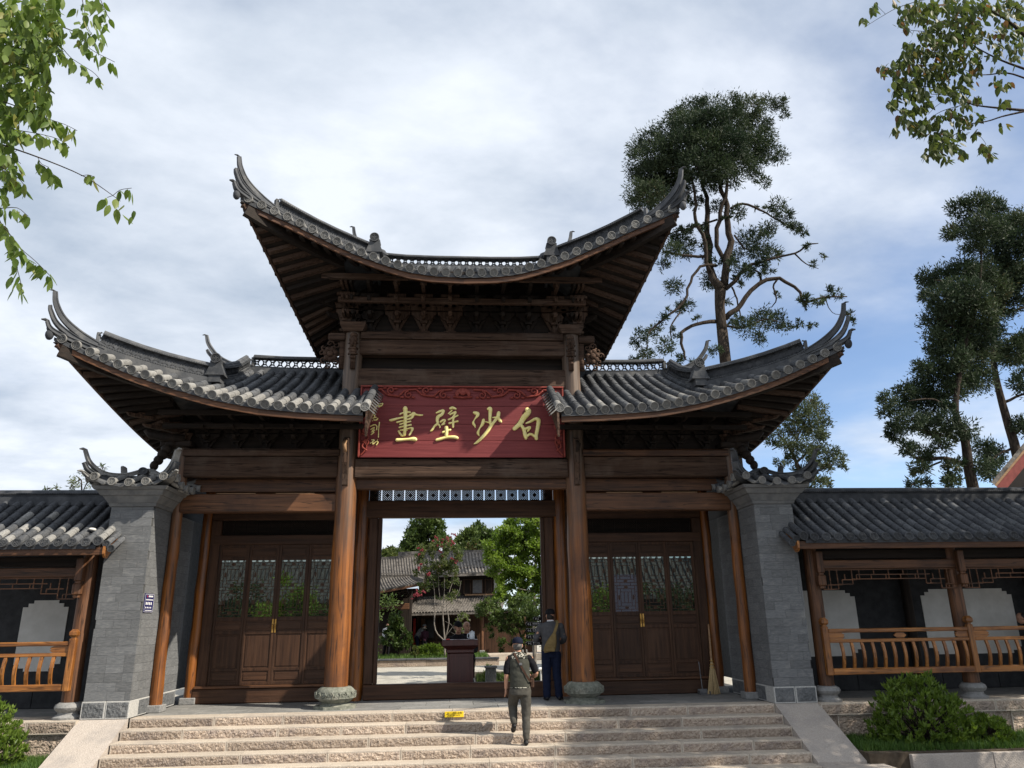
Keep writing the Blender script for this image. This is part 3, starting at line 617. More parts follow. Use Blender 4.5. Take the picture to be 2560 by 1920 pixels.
    while x < c['xc']-.3:
        P = f_run(x, .205)
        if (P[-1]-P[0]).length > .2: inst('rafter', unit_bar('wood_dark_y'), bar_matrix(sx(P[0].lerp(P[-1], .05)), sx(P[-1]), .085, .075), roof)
        x += .235
    y = CY-c['hd']+.25
    while y < CY+1.6:
        P = s_run(y, .205)
        if (P[-1]-P[0]).length > .2: inst('rafter', unit_bar('wood_aged_x' if random.random() < .35 else 'wood_dark_x'), bar_matrix(sx(P[0].lerp(P[-1], .03)), sx(P[-1]), .11, .085), roof)
        y += .19
    # ridges
    hipp = [sx(hip_pt(c, c['Xg']+(c['xc']-c['Xg'])*t))+Vector((0, 0, .05)) for t in (.04, .18, .34, .5, .66, .76)]
    ridge(hipp, roof, .10, .19, .15, solid=True)
    G = c['G']; ch = [sx((c['Xg'], y_, z_)) for y_, z_ in ((CY-.15, c['zr']+.02), (CY-.9, c['zr']-.42*(c['zr']-G[2])/1.0), (G[1]+.45, G[2]+.24), (G[1]+.02, G[2]+.10))]
    ridge(ch, roof, .10, .17, .15, solid=True)
    finial(roof, sx((c['Xg'], G[1]-.06, G[2]+.16)), (0, -1, 0), 'tile', 1.15)
    # plain foot of the hip, then three stacked horns
    K = Vector((s*c['xc'], c['ye'](c['xc']), tab(c['tab'], c['xc'])+TOPUP)); q = lambda t, dz: sx(hip_pt(c, c['Xg']+(c['xc']-c['Xg'])*t))+Vector((0, 0, dz)); o = Vector((s*.75, -.66, 0)).normalized()
    horn(roof, [q(.72, .10), q(.86, .20), K+o*(-.10)+Vector((0, 0, .33)), K+o*.06+Vector((0, 0, .58)), K+o*.11+Vector((0, 0, .80))], .055, .028, .07, .04, 'tile', True, o)
    horn(roof, [q(.72, .04), q(.88, .08), K+o*(-.02)+Vector((0, 0, .20)), K+o*.12+Vector((0, 0, .42)), K+o*.15+Vector((0, 0, .52))], .085, .04, .05, .03, 'tile', False)
    horn(roof, [q(.80, .0), q(.93, .02), K+o*.06+Vector((0, 0, .08)), K+o*.15+Vector((0, 0, .22))], .10, .05, .05, .03, 'tile', True, o)
    mb = MB(); mb.ball(K+o*.08+Vector((0, 0, -.02)), (.07, .07, .10), 10, 7); mb.ball(K+o*.09+Vector((0, 0, .09)), (.055, .055, .05), 10, 7); mb.build('corner_knob', M['tile_dark'], roof, True)
    # hip rafter under the corner, curved, and the carved strut
    cr = [q(.25, -.30), q(.45, -.28), q(.65, -.27), q(.82, -.26), q(.96, -.25)]
    mb = MB(); mb.sweep([Vector(p) for p in cr], [(-.06, -.10), (.06, -.10), (.06, .10), (-.06, .10)]); mb.build('hip_rafter', M['wood_dark_x'], roof)
    return roof
up_roof = gate_roof(UP, -1, 0, 'upper_roof', 'tall middle roof with sweeping corners', 'eave'); gate_roof(UP, 1, 0, '', '', 'eave', up_roof)
ridge([(-1.98, CY, 9.70), (-1.4, CY, 9.655), (-.7, CY, 9.64), (0, CY, 9.64), (.7, CY, 9.64), (1.4, CY, 9.655), (1.98, CY, 9.70)], up_roof, .09, .17, .16, 'tile', .165)
lo_l = gate_roof(LO, -1, 1.84, 'left_wing_roof', 'lower roof over the left bay, eave tiles sunlit', 'all'); lo_r = gate_roof(LO, 1, 1.84, 'right_wing_roof', 'lower roof over the right bay', 'all')
for s, rf in ((-1, lo_l), (1, lo_r)):
    ridge([(s*2.5, CY, 6.98), (s*3.3, CY, 6.975), (s*4.1, CY, 6.985), (s*4.78, CY, 7.02)], rf, .09, .19, .16, 'tile', .17)
    horn(rf, [(s*4.75, CY, 7.08), (s*5.15, CY, 7.12), (s*5.55, CY, 7.32), (s*5.8, CY, 7.62), (s*5.88, CY, 7.85)], .06, .03, .07, .035, 'tile', True)
    horn(rf, [(s*5.0, CY, 7.0), (s*5.45, CY, 7.12), (s*5.75, CY, 7.38), (s*5.83, CY, 7.5)], .08, .04, .06, .03, 'tile', False)
    horn(up_roof, [(s*1.95, CY, 9.8), (s*2.25, CY, 9.88), (s*2.5, CY, 10.15), (s*2.64, CY, 10.5), (s*2.68, CY, 10.72)], .06, .03, .07, .035, 'tile', True)
    # verge at the inner end of the wing roof: steep little row of tiles and a bargeboard
    x = 1.80; P = [Vector((s*x, y_, z_)) for y_, z_ in ((-1.80, 5.27), (-1.45, 5.47), (-1.1, 5.68), (-.75, 5.88), (-.4, 6.08))]
    for a, b in zip(P, P[1:]):
        inst('barrel_tile', BAR['tile_weathered_sunlit' if a is P[0] else 'tile'], bar_matrix(a, b, .08, .08), rf)
    inst('eave_tile_face', DISC['tile_weathered_sunlit'], Matrix.Translation(P[0]+Vector((0, -.03, .01))) @ Matrix.Diagonal((.085, .08, .085, 1)), rf)
    for k in range(9):
        a = P[0].lerp(P[-1], k/9); m_ = MB(); m_.obox(a+Vector((-s*.06, 0, -.01)), a+Vector((-s*.19, -.02, -.13)), .10, .02); m_.build('verge_tile', M['tile_weathered_sunlit' if k < 5 else 'tile'], rf)
    m_ = MB(); m_.prism([(-1.84, 5.2), (-.3, 6.02), (-.3, 5.84), (-1.68, 4.90), (-1.84, 4.72), (-1.88, 4.95)], (s*1.78, 0, 0), (0, 1, 0), (0, 0, 1), (-s, 0, 0), .04); m_.build('bargeboard', M['wood_aged_y'], rf)

# timber frame of the gate
def part(name, m, parent, mb, smooth=False): return mb.build(name, M[m] if isinstance(m, str) else m, parent, smooth)
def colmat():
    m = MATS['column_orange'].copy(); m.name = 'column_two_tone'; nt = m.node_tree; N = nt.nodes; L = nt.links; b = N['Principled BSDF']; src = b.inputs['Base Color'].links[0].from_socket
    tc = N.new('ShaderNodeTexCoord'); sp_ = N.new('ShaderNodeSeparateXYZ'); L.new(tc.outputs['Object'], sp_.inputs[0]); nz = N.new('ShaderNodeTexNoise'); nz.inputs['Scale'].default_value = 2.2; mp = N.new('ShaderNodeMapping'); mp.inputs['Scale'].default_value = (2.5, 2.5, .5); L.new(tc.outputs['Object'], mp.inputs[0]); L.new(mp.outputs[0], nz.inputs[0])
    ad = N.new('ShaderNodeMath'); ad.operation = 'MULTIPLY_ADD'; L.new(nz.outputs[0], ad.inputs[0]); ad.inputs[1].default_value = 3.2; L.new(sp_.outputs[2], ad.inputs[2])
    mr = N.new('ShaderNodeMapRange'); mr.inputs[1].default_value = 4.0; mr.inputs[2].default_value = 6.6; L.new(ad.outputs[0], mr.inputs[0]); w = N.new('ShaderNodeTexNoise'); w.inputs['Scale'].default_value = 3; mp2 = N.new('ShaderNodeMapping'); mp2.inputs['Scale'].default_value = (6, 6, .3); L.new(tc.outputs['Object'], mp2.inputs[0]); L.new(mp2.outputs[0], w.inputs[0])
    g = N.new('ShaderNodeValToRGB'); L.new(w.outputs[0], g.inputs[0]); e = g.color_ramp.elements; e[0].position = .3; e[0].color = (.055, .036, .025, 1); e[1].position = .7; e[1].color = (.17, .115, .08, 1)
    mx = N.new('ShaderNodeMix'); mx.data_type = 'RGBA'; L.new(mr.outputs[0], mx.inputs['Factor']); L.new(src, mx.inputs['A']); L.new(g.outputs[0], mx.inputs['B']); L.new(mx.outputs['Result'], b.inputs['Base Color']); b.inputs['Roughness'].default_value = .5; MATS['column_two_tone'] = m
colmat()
def column(x, y, r0, r1, z0, z1, m='column_orange', n=24, base=None):
    mb = MB(); k = 14; mb.tube([(x+.006*math.sin(i*1.7+x), y, z0+(z1-z0)*i/k) for i in range(k+1)], [r0+(r1-r0)*i/k+.004*math.sin(i*2.3+x) for i in range(k+1)], n); o = part('column', m, gate, mb, False); smooth_by_angle(o, 50)
    if base == 'drum':
        d = MB(); d.lathe((x, y, 0), [(.30, .05), (.27, .07), (.245, .10), (.30, .135), (.355, .185), (.368, .24), (.35, .30), (.315, .342), (.28, .368), (.24, .376)], 40); q = part('column_base', 'carved_stone', o, d); smooth_by_angle(q, 40)
        pl = MB(); pl.prism([(.40*math.cos(math.pi*(2*i+1)/8)*1.0, .40*math.sin(math.pi*(2*i+1)/8)) for i in range(8)], (x, y, 0), (1, 0, 0), (0, 1, 0), (0, 0, 1), .052); part('plinth', 'carved_stone', o, pl)
        cv = MB()
        for a in range(18):
            t = 2*math.pi*a/18; c = Vector((x+.366*math.cos(t), y+.366*math.sin(t), .245)); tg = Vector((-math.sin(t), math.cos(t), 0)); up = Vector((0, 0, 1)); sg = 1 if a % 2 else -1
            pts = [c+tg*(.05-.05*q_)*math.cos(q_*5)+up*sg*(.045-.04*q_)*math.sin(q_*5)*1.0 for q_ in (0, .17, .33, .5, .67, .83, 1)]; cv.tube(pts, [.011]*6+[.007], 5)
            cv.tube([c+tg*.05+up*.05*sg, c+tg*.08, c+tg*.055-up*.05*sg], .010, 5)
        part('carving', 'carved_stone', o, cv)
        rg = MB(); rg.lathe((x, y, 0), [(.36, .178), (.372, .183), (.372, .196), (.36, .2)], 40); rg.lathe((x, y, 0), [(.342, .288), (.357, .292), (.352, .306), (.338, .308)], 40); part('band', 'carved_stone', o, rg)
    elif base == 'block':
        d = MB(); d.bbox(x-.155, x+.155, y-.155, y+.155, 0, .128, .012); part('column_base', 'drum_stone', o, d)
    return o
for s in (-1, 1):
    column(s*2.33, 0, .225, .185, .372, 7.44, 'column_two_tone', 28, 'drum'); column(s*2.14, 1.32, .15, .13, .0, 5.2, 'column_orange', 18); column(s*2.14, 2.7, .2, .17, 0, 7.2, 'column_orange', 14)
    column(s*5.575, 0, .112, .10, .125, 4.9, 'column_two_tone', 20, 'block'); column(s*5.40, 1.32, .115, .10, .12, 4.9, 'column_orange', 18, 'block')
B = lambda x0, x1, y0, y1, z0, z1, b=.012: MB().bbox(x0, x1, y0, y1, z0, z1, b)
# middle bay beams
part('lintel_beam', 'wood_aged_x', gate, B(-2.17, 2.17, -.16, .14, 4.275, 4.665, .02)); part('beam', 'wood_brown_x', gate, B(-2.2, 2.2, -.02, .12, 4.06, 4.272))
part('beam', 'wood_aged_x', gate, B(-2.2, 2.2, -.12, .12, 6.19, 6.60, .02)); part('beam', 'wood_aged_x', gate, B(-2.2, 2.2, -.13, .13, 6.91, 7.25, .02))
mb = MB(); mb.sweep([(-2.16, 0, 7.34), (2.16, 0, 7.34)], [(-.17, -.085), (.17, -.085), (.17, .05), (.14, .085), (-.14, .085), (-.17, .05)]); part('beam_cap', 'wood_aged_x', gate, mb)
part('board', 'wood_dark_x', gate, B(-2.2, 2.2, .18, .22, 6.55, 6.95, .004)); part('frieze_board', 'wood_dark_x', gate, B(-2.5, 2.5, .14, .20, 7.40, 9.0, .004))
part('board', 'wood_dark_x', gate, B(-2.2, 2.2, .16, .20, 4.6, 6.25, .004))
for y_, z_ in ((-.38, 7.98), (-.76, 8.34)): part('eave_purlin', 'wood_aged_x', gate, B(-2.65-.3*(z_ > 8.1), 2.65+.3*(z_ > 8.1), y_-.05, y_+.05, z_, z_+.12, .01))
# side bays
for s in (-1, 1):
    X = lambda a, b: (min(s*a, s*b), max(s*a, s*b))
    part('tie_beam', 'wood_brown_x', gate, B(*X(2.5, 5.52), -.11, .11, 3.605, 3.965, .018)); part('beam', 'wood_aged_x', gate, B(*X(2.5, 5.52), -.12, .12, 4.30, 4.715, .018))
    mb = MB(); mb.sweep([(s*2.48, 0, 4.795), (s*5.56, 0, 4.795)] if s > 0 else [(s*5.56, 0, 4.795), (s*2.48, 0, 4.795)], [(-.16, -.072), (.16, -.072), (.16, .04), (.13, .075), (-.13, .075), (-.16, .04)]); part('beam_cap', 'wood_brown_x' if s > 0 else 'wood_aged_x', gate, mb)
    part('board', 'wood_brown_x', gate, B(*X(2.5, 5.5), .16, .2, 4.045, 4.30, .006)); part('frieze_board', 'wood_dark_x', gate, B(*X(2.4, 5.7), .14, .2, 4.80, 6.12, .004))
    for k in range(2): a = 2.95+k*1.15; part('shim', 'wood_raw', gate, B(*X(a, a+.75), -.06, .06, 3.968, 3.985, .003))
    for y_, z_ in ((-.30, 5.24), (-.6, 5.44)): part('eave_purlin', 'wood_dark_x', gate, B(*X(2.0, 5.95), y_-.045, y_+.045, z_, z_+.1, .01))
    part('frieze_board', 'wood_dark_y', gate, B(*X(5.69, 5.75), .1, 2.6, 3.56, 5.95, .004)); part('frieze_board', 'wood_dark_y', gate, B(*X(2.44, 2.5), .1, 2.6, 7.4, 8.8, .004))
# bracket sets
def bracket_mesh(m):
    mb = MB(); mb.box(-.13, .13, -.12, .06, 0, .05); mb.box(-.09, .09, -.10, .05, .05, .10); mb.box(-.035, .035, -.09, 0, .10, 1.05)
    V1 = [(-.05, .24), (.05, .24), (.09, .30), (.17, .33), (.21, .40), (.27, .44), (.27, .50), (-.27, .50), (-.27, .44), (-.21, .40), (-.17, .33), (-.09, .30)]
    mb.prism(V1, (0, -.05, 0), (1, 0, 0), (0, 0, 1), (0, -1, 0), .06); mb.box(-.075, .075, -.16, -.02, .22, .26)
    mb.box(-.28, .28, -.13, -.07, .53, .61)
    for s in (-1, 1):
        pts = [(s*(.13+.10+.085*math.cos(t)), -.10, .70+.085*math.sin(t)) for t in (math.pi*1.05, math.pi*1.3, math.pi*1.55, math.pi*1.8, math.pi*2.05, math.pi*2.3, math.pi*2.55)]; mb.tube(pts, [.05, .045, .042, .04, .036, .032, .026], 6)
        mb.obox((s*.05, -.02, .12), (s*.25, -.02, .52), .05, .06)
    for z, l in ((.30, .26), (.54, .50), (.80, .74)):
        mb.box(-.036, .036, -l, 0, z, z+.10); mb.prism([(0, 0), (.10, .02), (.14, .10), (0, .10)], (-.036, -l, z), (0, -1, 0), (0, 0, 1), (1, 0, 0), .072); mb.box(-.07, .07, -l+.02, -l+.14, z+.10, z+.15)
    mb.box(-.20, .20, -.46, -.40, .69, .76); mb.box(-.055, .055, -.14, -.03, .72, .76)
    return mb.mesh('bracket', M[m])
BRK = [bracket_mesh('wood_dark_z'), bracket_mesh('wood_aged_z')]
for i in range(8): inst('bracket', BRK[random.random() < .4], Matrix.Translation((-1.995+i*.57, .12, 7.455)), gate)
for s in (-1, 1):
    for d in (0, .22, .42): inst('bracket', BRK[d > 0], Matrix.Translation((s*(2.36-.0+d*.45), .12-d*.1, 7.47)) @ Matrix.Diagonal((.7, 1, 1, 1)), gate)
    for i in range(5): inst('bracket', BRK[0], Matrix.Translation((s*(2.83+i*.585), .10, 4.875)) @ Matrix.Diagonal((.9, .85, .66, 1)), gate)
    inst('bracket', BRK[0], Matrix.Translation((s*2.5, .3, 7.47)) @ Matrix.Rotation(s*math.pi/4, 4, 'Z') @ Matrix.Diagonal((1, 1.5, 1, 1)), gate)
    inst('bracket', BRK[1], Matrix.Translation((s*5.66, .2, 4.88)) @ Matrix.Rotation(s*math.pi/4, 4, 'Z') @ Matrix.Diagonal((1, 1.4, .66, 1)), gate)
    for y_ in (.7, 1.35, 2.0): inst('bracket', BRK[0], Matrix.Translation((s*2.5, y_, 7.47)) @ Matrix.Rotation(s*math.pi/2, 4, 'Z'), gate); inst('bracket', BRK[0], Matrix.Translation((s*5.72, y_, 4.88)) @ Matrix.Rotation(s*math.pi/2, 4, 'Z') @ Matrix.Diagonal((1, .8, .66, 1)), gate)
# capitals and carved pieces on the tall columns
for s in (-1, 1):
    mb = MB(); mb.add([(s*2.33+a*w, b*w-.02, z) for w, z in ((.20, 7.40), (.26, 7.50), (.27, 7.58)) for a, b in ((-1, -1), (1, -1), (1, 1), (-1, 1))], [(0, 1, 5, 4), (1, 2, 6, 5), (2, 3, 7, 6), (3, 0, 4, 7), (4, 5, 9, 8), (5, 6, 10, 9), (6, 7, 11, 10), (7, 4, 8, 11), (8, 9, 10, 11), (3, 2, 1, 0)]); part('capital', 'wood_aged_x', gate, mb)
    mb = MB(); x = s*2.30                                        # beast-like pendant on the front of the column
    for z, r, yy in ((7.28, .085, -.26), (7.17, .095, -.29), (7.04, .075, -.30), (6.92, .085, -.27), (6.80, .07, -.25), (6.70, .06, -.23)): mb.ball((x, yy, z), (r, r*1.1, r*.75), 10, 7)
    for z in (7.1, 6.98, 6.86): mb.tube([(x-.09, -.26, z), (x-.04, -.35, z-.01), (x+.04, -.35, z-.01), (x+.09, -.26, z)], .022, 6)
    mb.tube([(x, -.32, 7.2), (x+.02, -.40, 7.14), (x, -.41, 7.04), (x, -.36, 7.0)], [.03, .035, .03, .015], 7); mb.box(x-.05, x+.05, -.26, -.16, 6.55, 7.3); part('carved_pendant', 'wood_aged_z', gate, mb, True)
    mb = MB(); cx, cz = s*2.80, 6.93                              # openwork flower panel on the outer side
    mb.box(min(s*2.5, s*2.62), max(s*2.5, s*2.62), -.05, .05, 6.62, 7.22)
    for a in range(7): t = a*2*math.pi/7+.3; mb.ball((cx+.10*math.cos(t), -.05, cz+.12*math.sin(t)), (.065, .05, .065), 8, 6)
    mb.ball((cx, -.09, cz), (.07, .05, .07), 10, 7)
    for k, (ox, oz, sg) in enumerate(((.02, .24, 1), (-.12, .2, -1), (.14, .13, 1), (-.13, -.2, -1), (.05, -.24, 1), (.16, -.13, -1), (.2, .02, 1))):
        P = [(cx+s*ox*.9+(.075-.065*q)*math.cos(sg*q*7+k), -.03-.03*q, cz+oz+(.075-.065*q)*math.sin(sg*q*7+k)) for q in [i/9 for i in range(10)]]; mb.tube(P, [.022-.010*i/9 for i in range(10)], 6)
    mb.box(cx-.12, cx+.12, -.03, .03, cz-.27, cz+.25) if False else None
    part('carved_flower', 'wood_aged_x', gate, mb, True)
    part('bracket_arm', 'wood_aged_x', gate, B(min(s*2.5, s*2.86), max(s*2.5, s*2.86), -.10, .08, 7.24, 7.40, .02))
    mb = MB(); mb.prism([(-.17, 5.1), (-.40, 5.02), (-.38, 4.55), (-.30, 4.32), (-.26, 4.12), (-.17, 4.08)], (s*2.33-.055, 0, 0), (0, 1, 0), (0, 0, 1), (1, 0, 0), .11); part('corbel_board', 'wood_aged_z', gate, mb)
    mb = MB(); mb.tube([(s*2.33, -.40, 4.98), (s*2.33+s*.02, -.47, 4.9), (s*2.33, -.46, 4.8), (s*2.33-s*.02, -.42, 4.75)], [.03, .045, .035, .02], 7); part('carved_pendant', 'wood_raw' if s < 0 else 'wood_dark_z', gate, mb, True)
    mb = MB(); c = Vector((s*5.85, -.15, 4.86))                  # carved shoulder at the outer column
    for k in range(5): mb.ball(c+Vector((s*(-.05+.05*k), -.05*k, -.12*k+.1)), (.13-.012*k, .13-.01*k, .10), 9, 7)
    mb.tube([c+Vector((s*-.3, 0, .2)), c+Vector((s*.0, -.1, .2)), c+Vector((s*.3, -.2, .24)), c+Vector((s*.4, -.24, .33))], [.09, .09, .08, .04], 8)
    part('carved_pendant', 'wood_dark_z', gate, mb, True)
    part('bracket_arm', 'wood_dark_x', gate, B(min(s*5.4, s*6.0), max(s*5.4, s*6.0), -.22, .2, 4.9, 5.02, .02))
    part('end_board', 'wood_aged_z', gate, B(min(s*5.50, s*5.66), max(s*5.50, s*5.66), -.05, .12, 4.0, 4.88, .02))
# pierced transoms: crosshatched squares parted by slots
def transom(x0, x1, y, z0, z1, n):
    mb = MB(); w = (x1-x0)/n; h = z1-z0; bw = .019
    def clipseg(cx, cz, hw, hh, c_, sg):
        # line x*sg + z = c_ inside the rectangle
        pts = []
        for X in (-hw, hw):
            Z = c_-sg*X
            if -hh-1e-6 <= Z <= hh+1e-6: pts.append((X, Z))
        for Z in (-hh, hh):
            X = (c_-Z)*sg
            if -hw < X < hw: pts.append((X, Z))
        if len(pts) >= 2: return [(cx+p[0], cz+p[1]) for p in pts[:2]]
    for i in range(n):
        cx = x0+w*(i+.5); cz = (z0+z1)/2; hw = w*.42; hh = h/2
        for sg in (1, -1):
            for k in range(-7, 8):
                q = clipseg(cx, cz, hw, hh, k*.046, sg)
                if q and math.dist(*q) > .02: mb.obox((q[0][0], y, q[0][1]), (q[1][0], y, q[1][1]), .02, bw, (0, 1, 0)) if False else mb.obox((q[0][0], y, q[0][1]), (q[1][0], y, q[1][1]), bw, .02, (0, 1, 0))
        for X in (cx-hw, cx+hw): mb.box(X-.007, X+.007, y-.012, y+.012, z0+.03, z1-.03)
        mb.box(cx-.03, cx+.03, y-.008, y+.008, cz-.03, cz+.03)
    for z in (z0, z1): mb.box(x0, x1, y-.015, y+.015, z-.008, z+.008)
    return part('transom_lattice', 'wood_dark_x', gate, mb)
transom(-2.0, 1.98, 1.33, 4.03, 4.27, 16); 
part('head_beam', 'wood_door_x', gate, B(-2.08, 2.08, 1.22, 1.42, 3.655, 4.02, .015)); part('head_beam', 'wood_dark_x', gate, B(-2.2, 2.2, 1.22, 1.42, 4.28, 4.9, .015))
for s in (-1, 1):
    X = lambda a, b: (min(s*a, s*b), max(s*a, s*b))
    part('jamb', 'wood_door_z', gate, B(*X(1.80, 1.985), 1.24, 1.42, .30, 3.652, .014)); part('jamb', 'wood_door_z', gate, B(*X(1.715, 1.797), 1.28, 1.40, .30, 3.652, .01))
    transom(*X(2.62, 5.07), 1.33, 3.31, 3.61, 10); part('board', 'wood_dark_x', gate, B(*X(2.5, 5.1), 1.372, 1.392, 3.25, 3.65, .004))
    part('head_beam', 'wood_door_x', gate, B(*X(2.2, 5.3), 1.26, 1.40, 3.62, 4.9, .012)); part('rail', 'wood_door_x', gate, B(*X(2.25, 5.25), 1.244, 1.406, 3.106, 3.30, .008))
    part('jamb', 'wood_door_z', gate, B(*X(5.085, 5.29), 1.25, 1.40, .29, 3.618, .012)); part('jamb', 'wood_door_z', gate, B(*X(2.18, 2.60), 1.25, 1.40, .29, 3.618, .012))
    part('sill', 'wood_door_x', gate, B(*X(2.28, 5.33), 1.20, 1.42, 0.003, .285, .02)); part('sill_cap', 'wood_brown_x', gate, B(*X(2.3, 5.30), 1.17, 1.43, .287, .334, .008))
part('threshold', 'wood_door_x', gate, B(-1.98, 1.98, 1.20, 1.43, .003, .298, .02))
def leaf(x0, x1, handle=None):
    y0, y1 = 1.285, 1.335; f = MB(); g = .0015; x0 += g; x1 -= g; st = .05
    for a, b in ((x0, x0+st), (x1-st, x1)): f.bbox(a, b, y0, y1, .335, 3.105, .006)
    for a, b in ((.335, .395), (.60, .655), (1.305, 1.375), (1.565, 1.635), (2.795, 2.86), (3.045, 3.105)): f.bbox(x0+st-.001, x1-st+.001, y0+.003, y1-.003, a, b, .005)
    o = part('door_leaf', 'wood_door_z', gate, f)
    for a, b in ((.395, .60), (.655, 1.305), (1.375, 1.565), (2.86, 3.045)):
        p = MB(); p.box(x0+st, x1-st, y0+.022, y0+.034, a, b); p.bbox(x0+st+.03, x1-st-.03, y0+.012, y0+.024, a+.03, b-.03, .008); part('panel', 'wood_door_z' if b-a > .3 else 'wood_door_x', o, p)
    xa, xb, za, zb = x0+st, x1-st, 1.635, 2.795; l = MB(); bw = .011; U_ = lambda u: xa+(xb-xa)*u; V_ = lambda v: zb-(zb-za)*v
    H = lambda u0, u1, v: l.box(U_(u0), U_(u1), y0+.012, y0+.026, V_(v)-bw/2, V_(v)+bw/2); Vv = lambda u, v0, v1: l.box(U_(u)-bw/2, U_(u)+bw/2, y0+.010, y0+.024, V_(v1), V_(v0))
    for v in (.005, .05, .475, .53, .95, .995): H(0, 1, v)
    for u in (.012, .988): Vv(u, 0, 1)
    for v0, v1 in ((.005, .05), (.475, .53), (.95, .995)):
        for u in (.26, .70): Vv(u, v0, v1)
    for v0, v1 in ((.05, .475), (.53, .95)):
        d = v1-v0
        for u in (.13, .87): Vv(u, v0, v1)
        for v in (v0+.13*d, v1-.13*d): H(.13, .87, v)
        for u in (.27, .73): Vv(u, v0+.13*d, v1-.13*d)
        for v in (v0+.27*d, v1-.27*d): H(.27, .73, v); H(0, .13, v); H(.87, 1, v)
        for u in (.42, .58): Vv(u, v0+.27*d, v1-.27*d)
        for v in (v0+.065*d, v1-.065*d): l.prism([(-.045, 0), (-.03, .022), (.03, .022), (.045, 0), (.03, -.022), (-.03, -.022)], (U_(.5), y0+.026, V_(v)), (1, 0, 0), (0, 0, 1), (0, -1, 0), .018)
        for u in (.20, .80): l.prism([(0, -.06), (.018, -.03), (.018, .03), (0, .06), (-.018, .03), (-.018, -.03)], (U_(u), y0+.026, V_((v0+v1)/2)), (1, 0, 0), (0, 0, 1), (0, -1, 0), .018)
    part('window_lattice', 'wood_door_z', o, l)
    p = MB(); p.box(xa, xb, y0+.030, y0+.034, za, zb); part('pane', 'pane_glass', o, p)
    if handle:
        hx = x1-.025 if handle > 0 else x0+.025; h = MB(); h.bbox(hx-.018, hx+.018, y0-.008, y0+.001, 1.33, 1.60, .004); h.ball((hx, y0-.02, 1.47), .02, 8, 6); h.tube([(hx, y0-.02, 1.5), (hx, y0-.035, 1.47), (hx, y0-.02, 1.40)], .007, 6); part('handle', 'brass', o, h)
for s in (-1, 1):
    ed = [2.605, 3.225, 3.845, 4.465, 5.08]
    for i in range(4):
        a, b = sorted((s*ed[i], s*ed[i+1])); leaf(a, b, {1: 1, 2: -1}.get(i if s > 0 else 3-i if False else i, None) if s > 0 else {1: -1, 2: 1}.get(i))
pl = MB().bbox(3.26, 3.81, 1.42, 1.45, 1.25, 2.42, .004).build('paper_board', M['paper_lilac']); tag(pl, 'pale lilac board propped behind a lattice of the right-hand doors', 'board')
# ------------------------------------------------------------------ name board
board = empty('name_board', (0, -.2, 4.67), 'wide dark red name board with four gold characters under carved scrolls', 'sign')
BY = -.245
zz = [4.668, 5.015, 5.36, 5.745, 6.02]
for i in range(4): part('plank', 'board_red', board, B(-2.06, 2.06, BY, BY+.04, zz[i]+.002, zz[i+1]-.003, .004))
part('plank', 'board_red', board, B(-2.06, 2.06, BY, BY+.04, 6.02, 6.155, .004))
mb = MB(); mb.bbox(-2.10, 2.10, BY-.06, BY-.002, 6.135, 6.17, .006); part('frame_rail', 'carving_red', board, mb)
for s in (-1, 1): part('frame_stile', 'carving_red', board, B(min(s*2.065, s*2.10), max(s*2.065, s*2.10), BY-.05, BY+.03, 4.668, 6.133, .006))
def spiral(mb, c, r, turns, a0, sg, w=.022, y=BY-.03):
    n = int(9*turns)+2; P = [(c[0]+r*(1-.82*i/n)*math.cos(a0+sg*2*math.pi*turns*i/n), y-.012*i/n, c[1]+r*(1-.82*i/n)*math.sin(a0+sg*2*math.pi*turns*i/n)) for i in range(n+1)]; mb.tube(P, [w*(1-.45*i/n) for i in range(n+1)], 6); return P[0]
cv = MB(); x = .28
for s in (-1, 1):
    for k in range(5):
        cx = s*(.40+k*.36); up = 1 if k % 2 else -1; cz = 6.02+.045*up
        spiral(cv, (cx, cz), .085, 1.35, math.pi*.5*(1 if up < 0 else -1), s*up, .024)
        wv = [(cx-s*.18, BY-.03, 6.02+.075*up*-1), (cx-s*.06, BY-.035, cz+up*-.11), (cx+s*.08, BY-.035, cz-up*.085), (cx+s*.19, BY-.03, 6.02+.06*up)]; cv.tube([Vector(p) for p in spline(wv, 4)], .021, 6)
        cv.ball((cx+s*.13, BY-.03, cz+.05*up), (.05, .018, .022), 8, 5); cv.ball((cx-s*.10, BY-.03, 5.925 if up < 0 else 6.10), (.045, .018, .025), 8, 5)
    for k in range(3):
        cz = 5.62-k*.32; cx = s*1.955; spiral(cv, (cx, cz), .07, 1.3, math.pi*(.5 if k % 2 else -.5), s*(1 if k % 2 else -1), .02); cv.tube([Vector(p) for p in spline([(s*2.05, BY-.03, cz+.18), (s*1.90, BY-.03, cz+.10), (s*2.02, BY-.03, cz-.08), (s*1.92, BY-.03, cz-.18)], 4)], .018, 6)
    cv.tube([Vector(p) for p in spline([(s*2.05, BY-.03, 4.70), (s*1.98, BY-.03, 4.78), (s*1.93, BY-.03, 4.9), (s*2.03, BY-.03, 5.0)], 4)], .016, 6)
for a in range(7): t = math.pi*(a/6); cv.ball((.12*math.cos(t), BY-.045, 6.0+.07*math.sin(t)), (.045, .02, .06), 8, 6)
cv.ball((0, BY-.05, 6.03), (.07, .025, .07), 10, 7); cv.tube([(-.2, BY-.03, 5.94), (0, BY-.04, 5.92), (.2, BY-.03, 5.94)], .022, 6)
part('carved_scrolls', 'carving_red', board, cv, True)
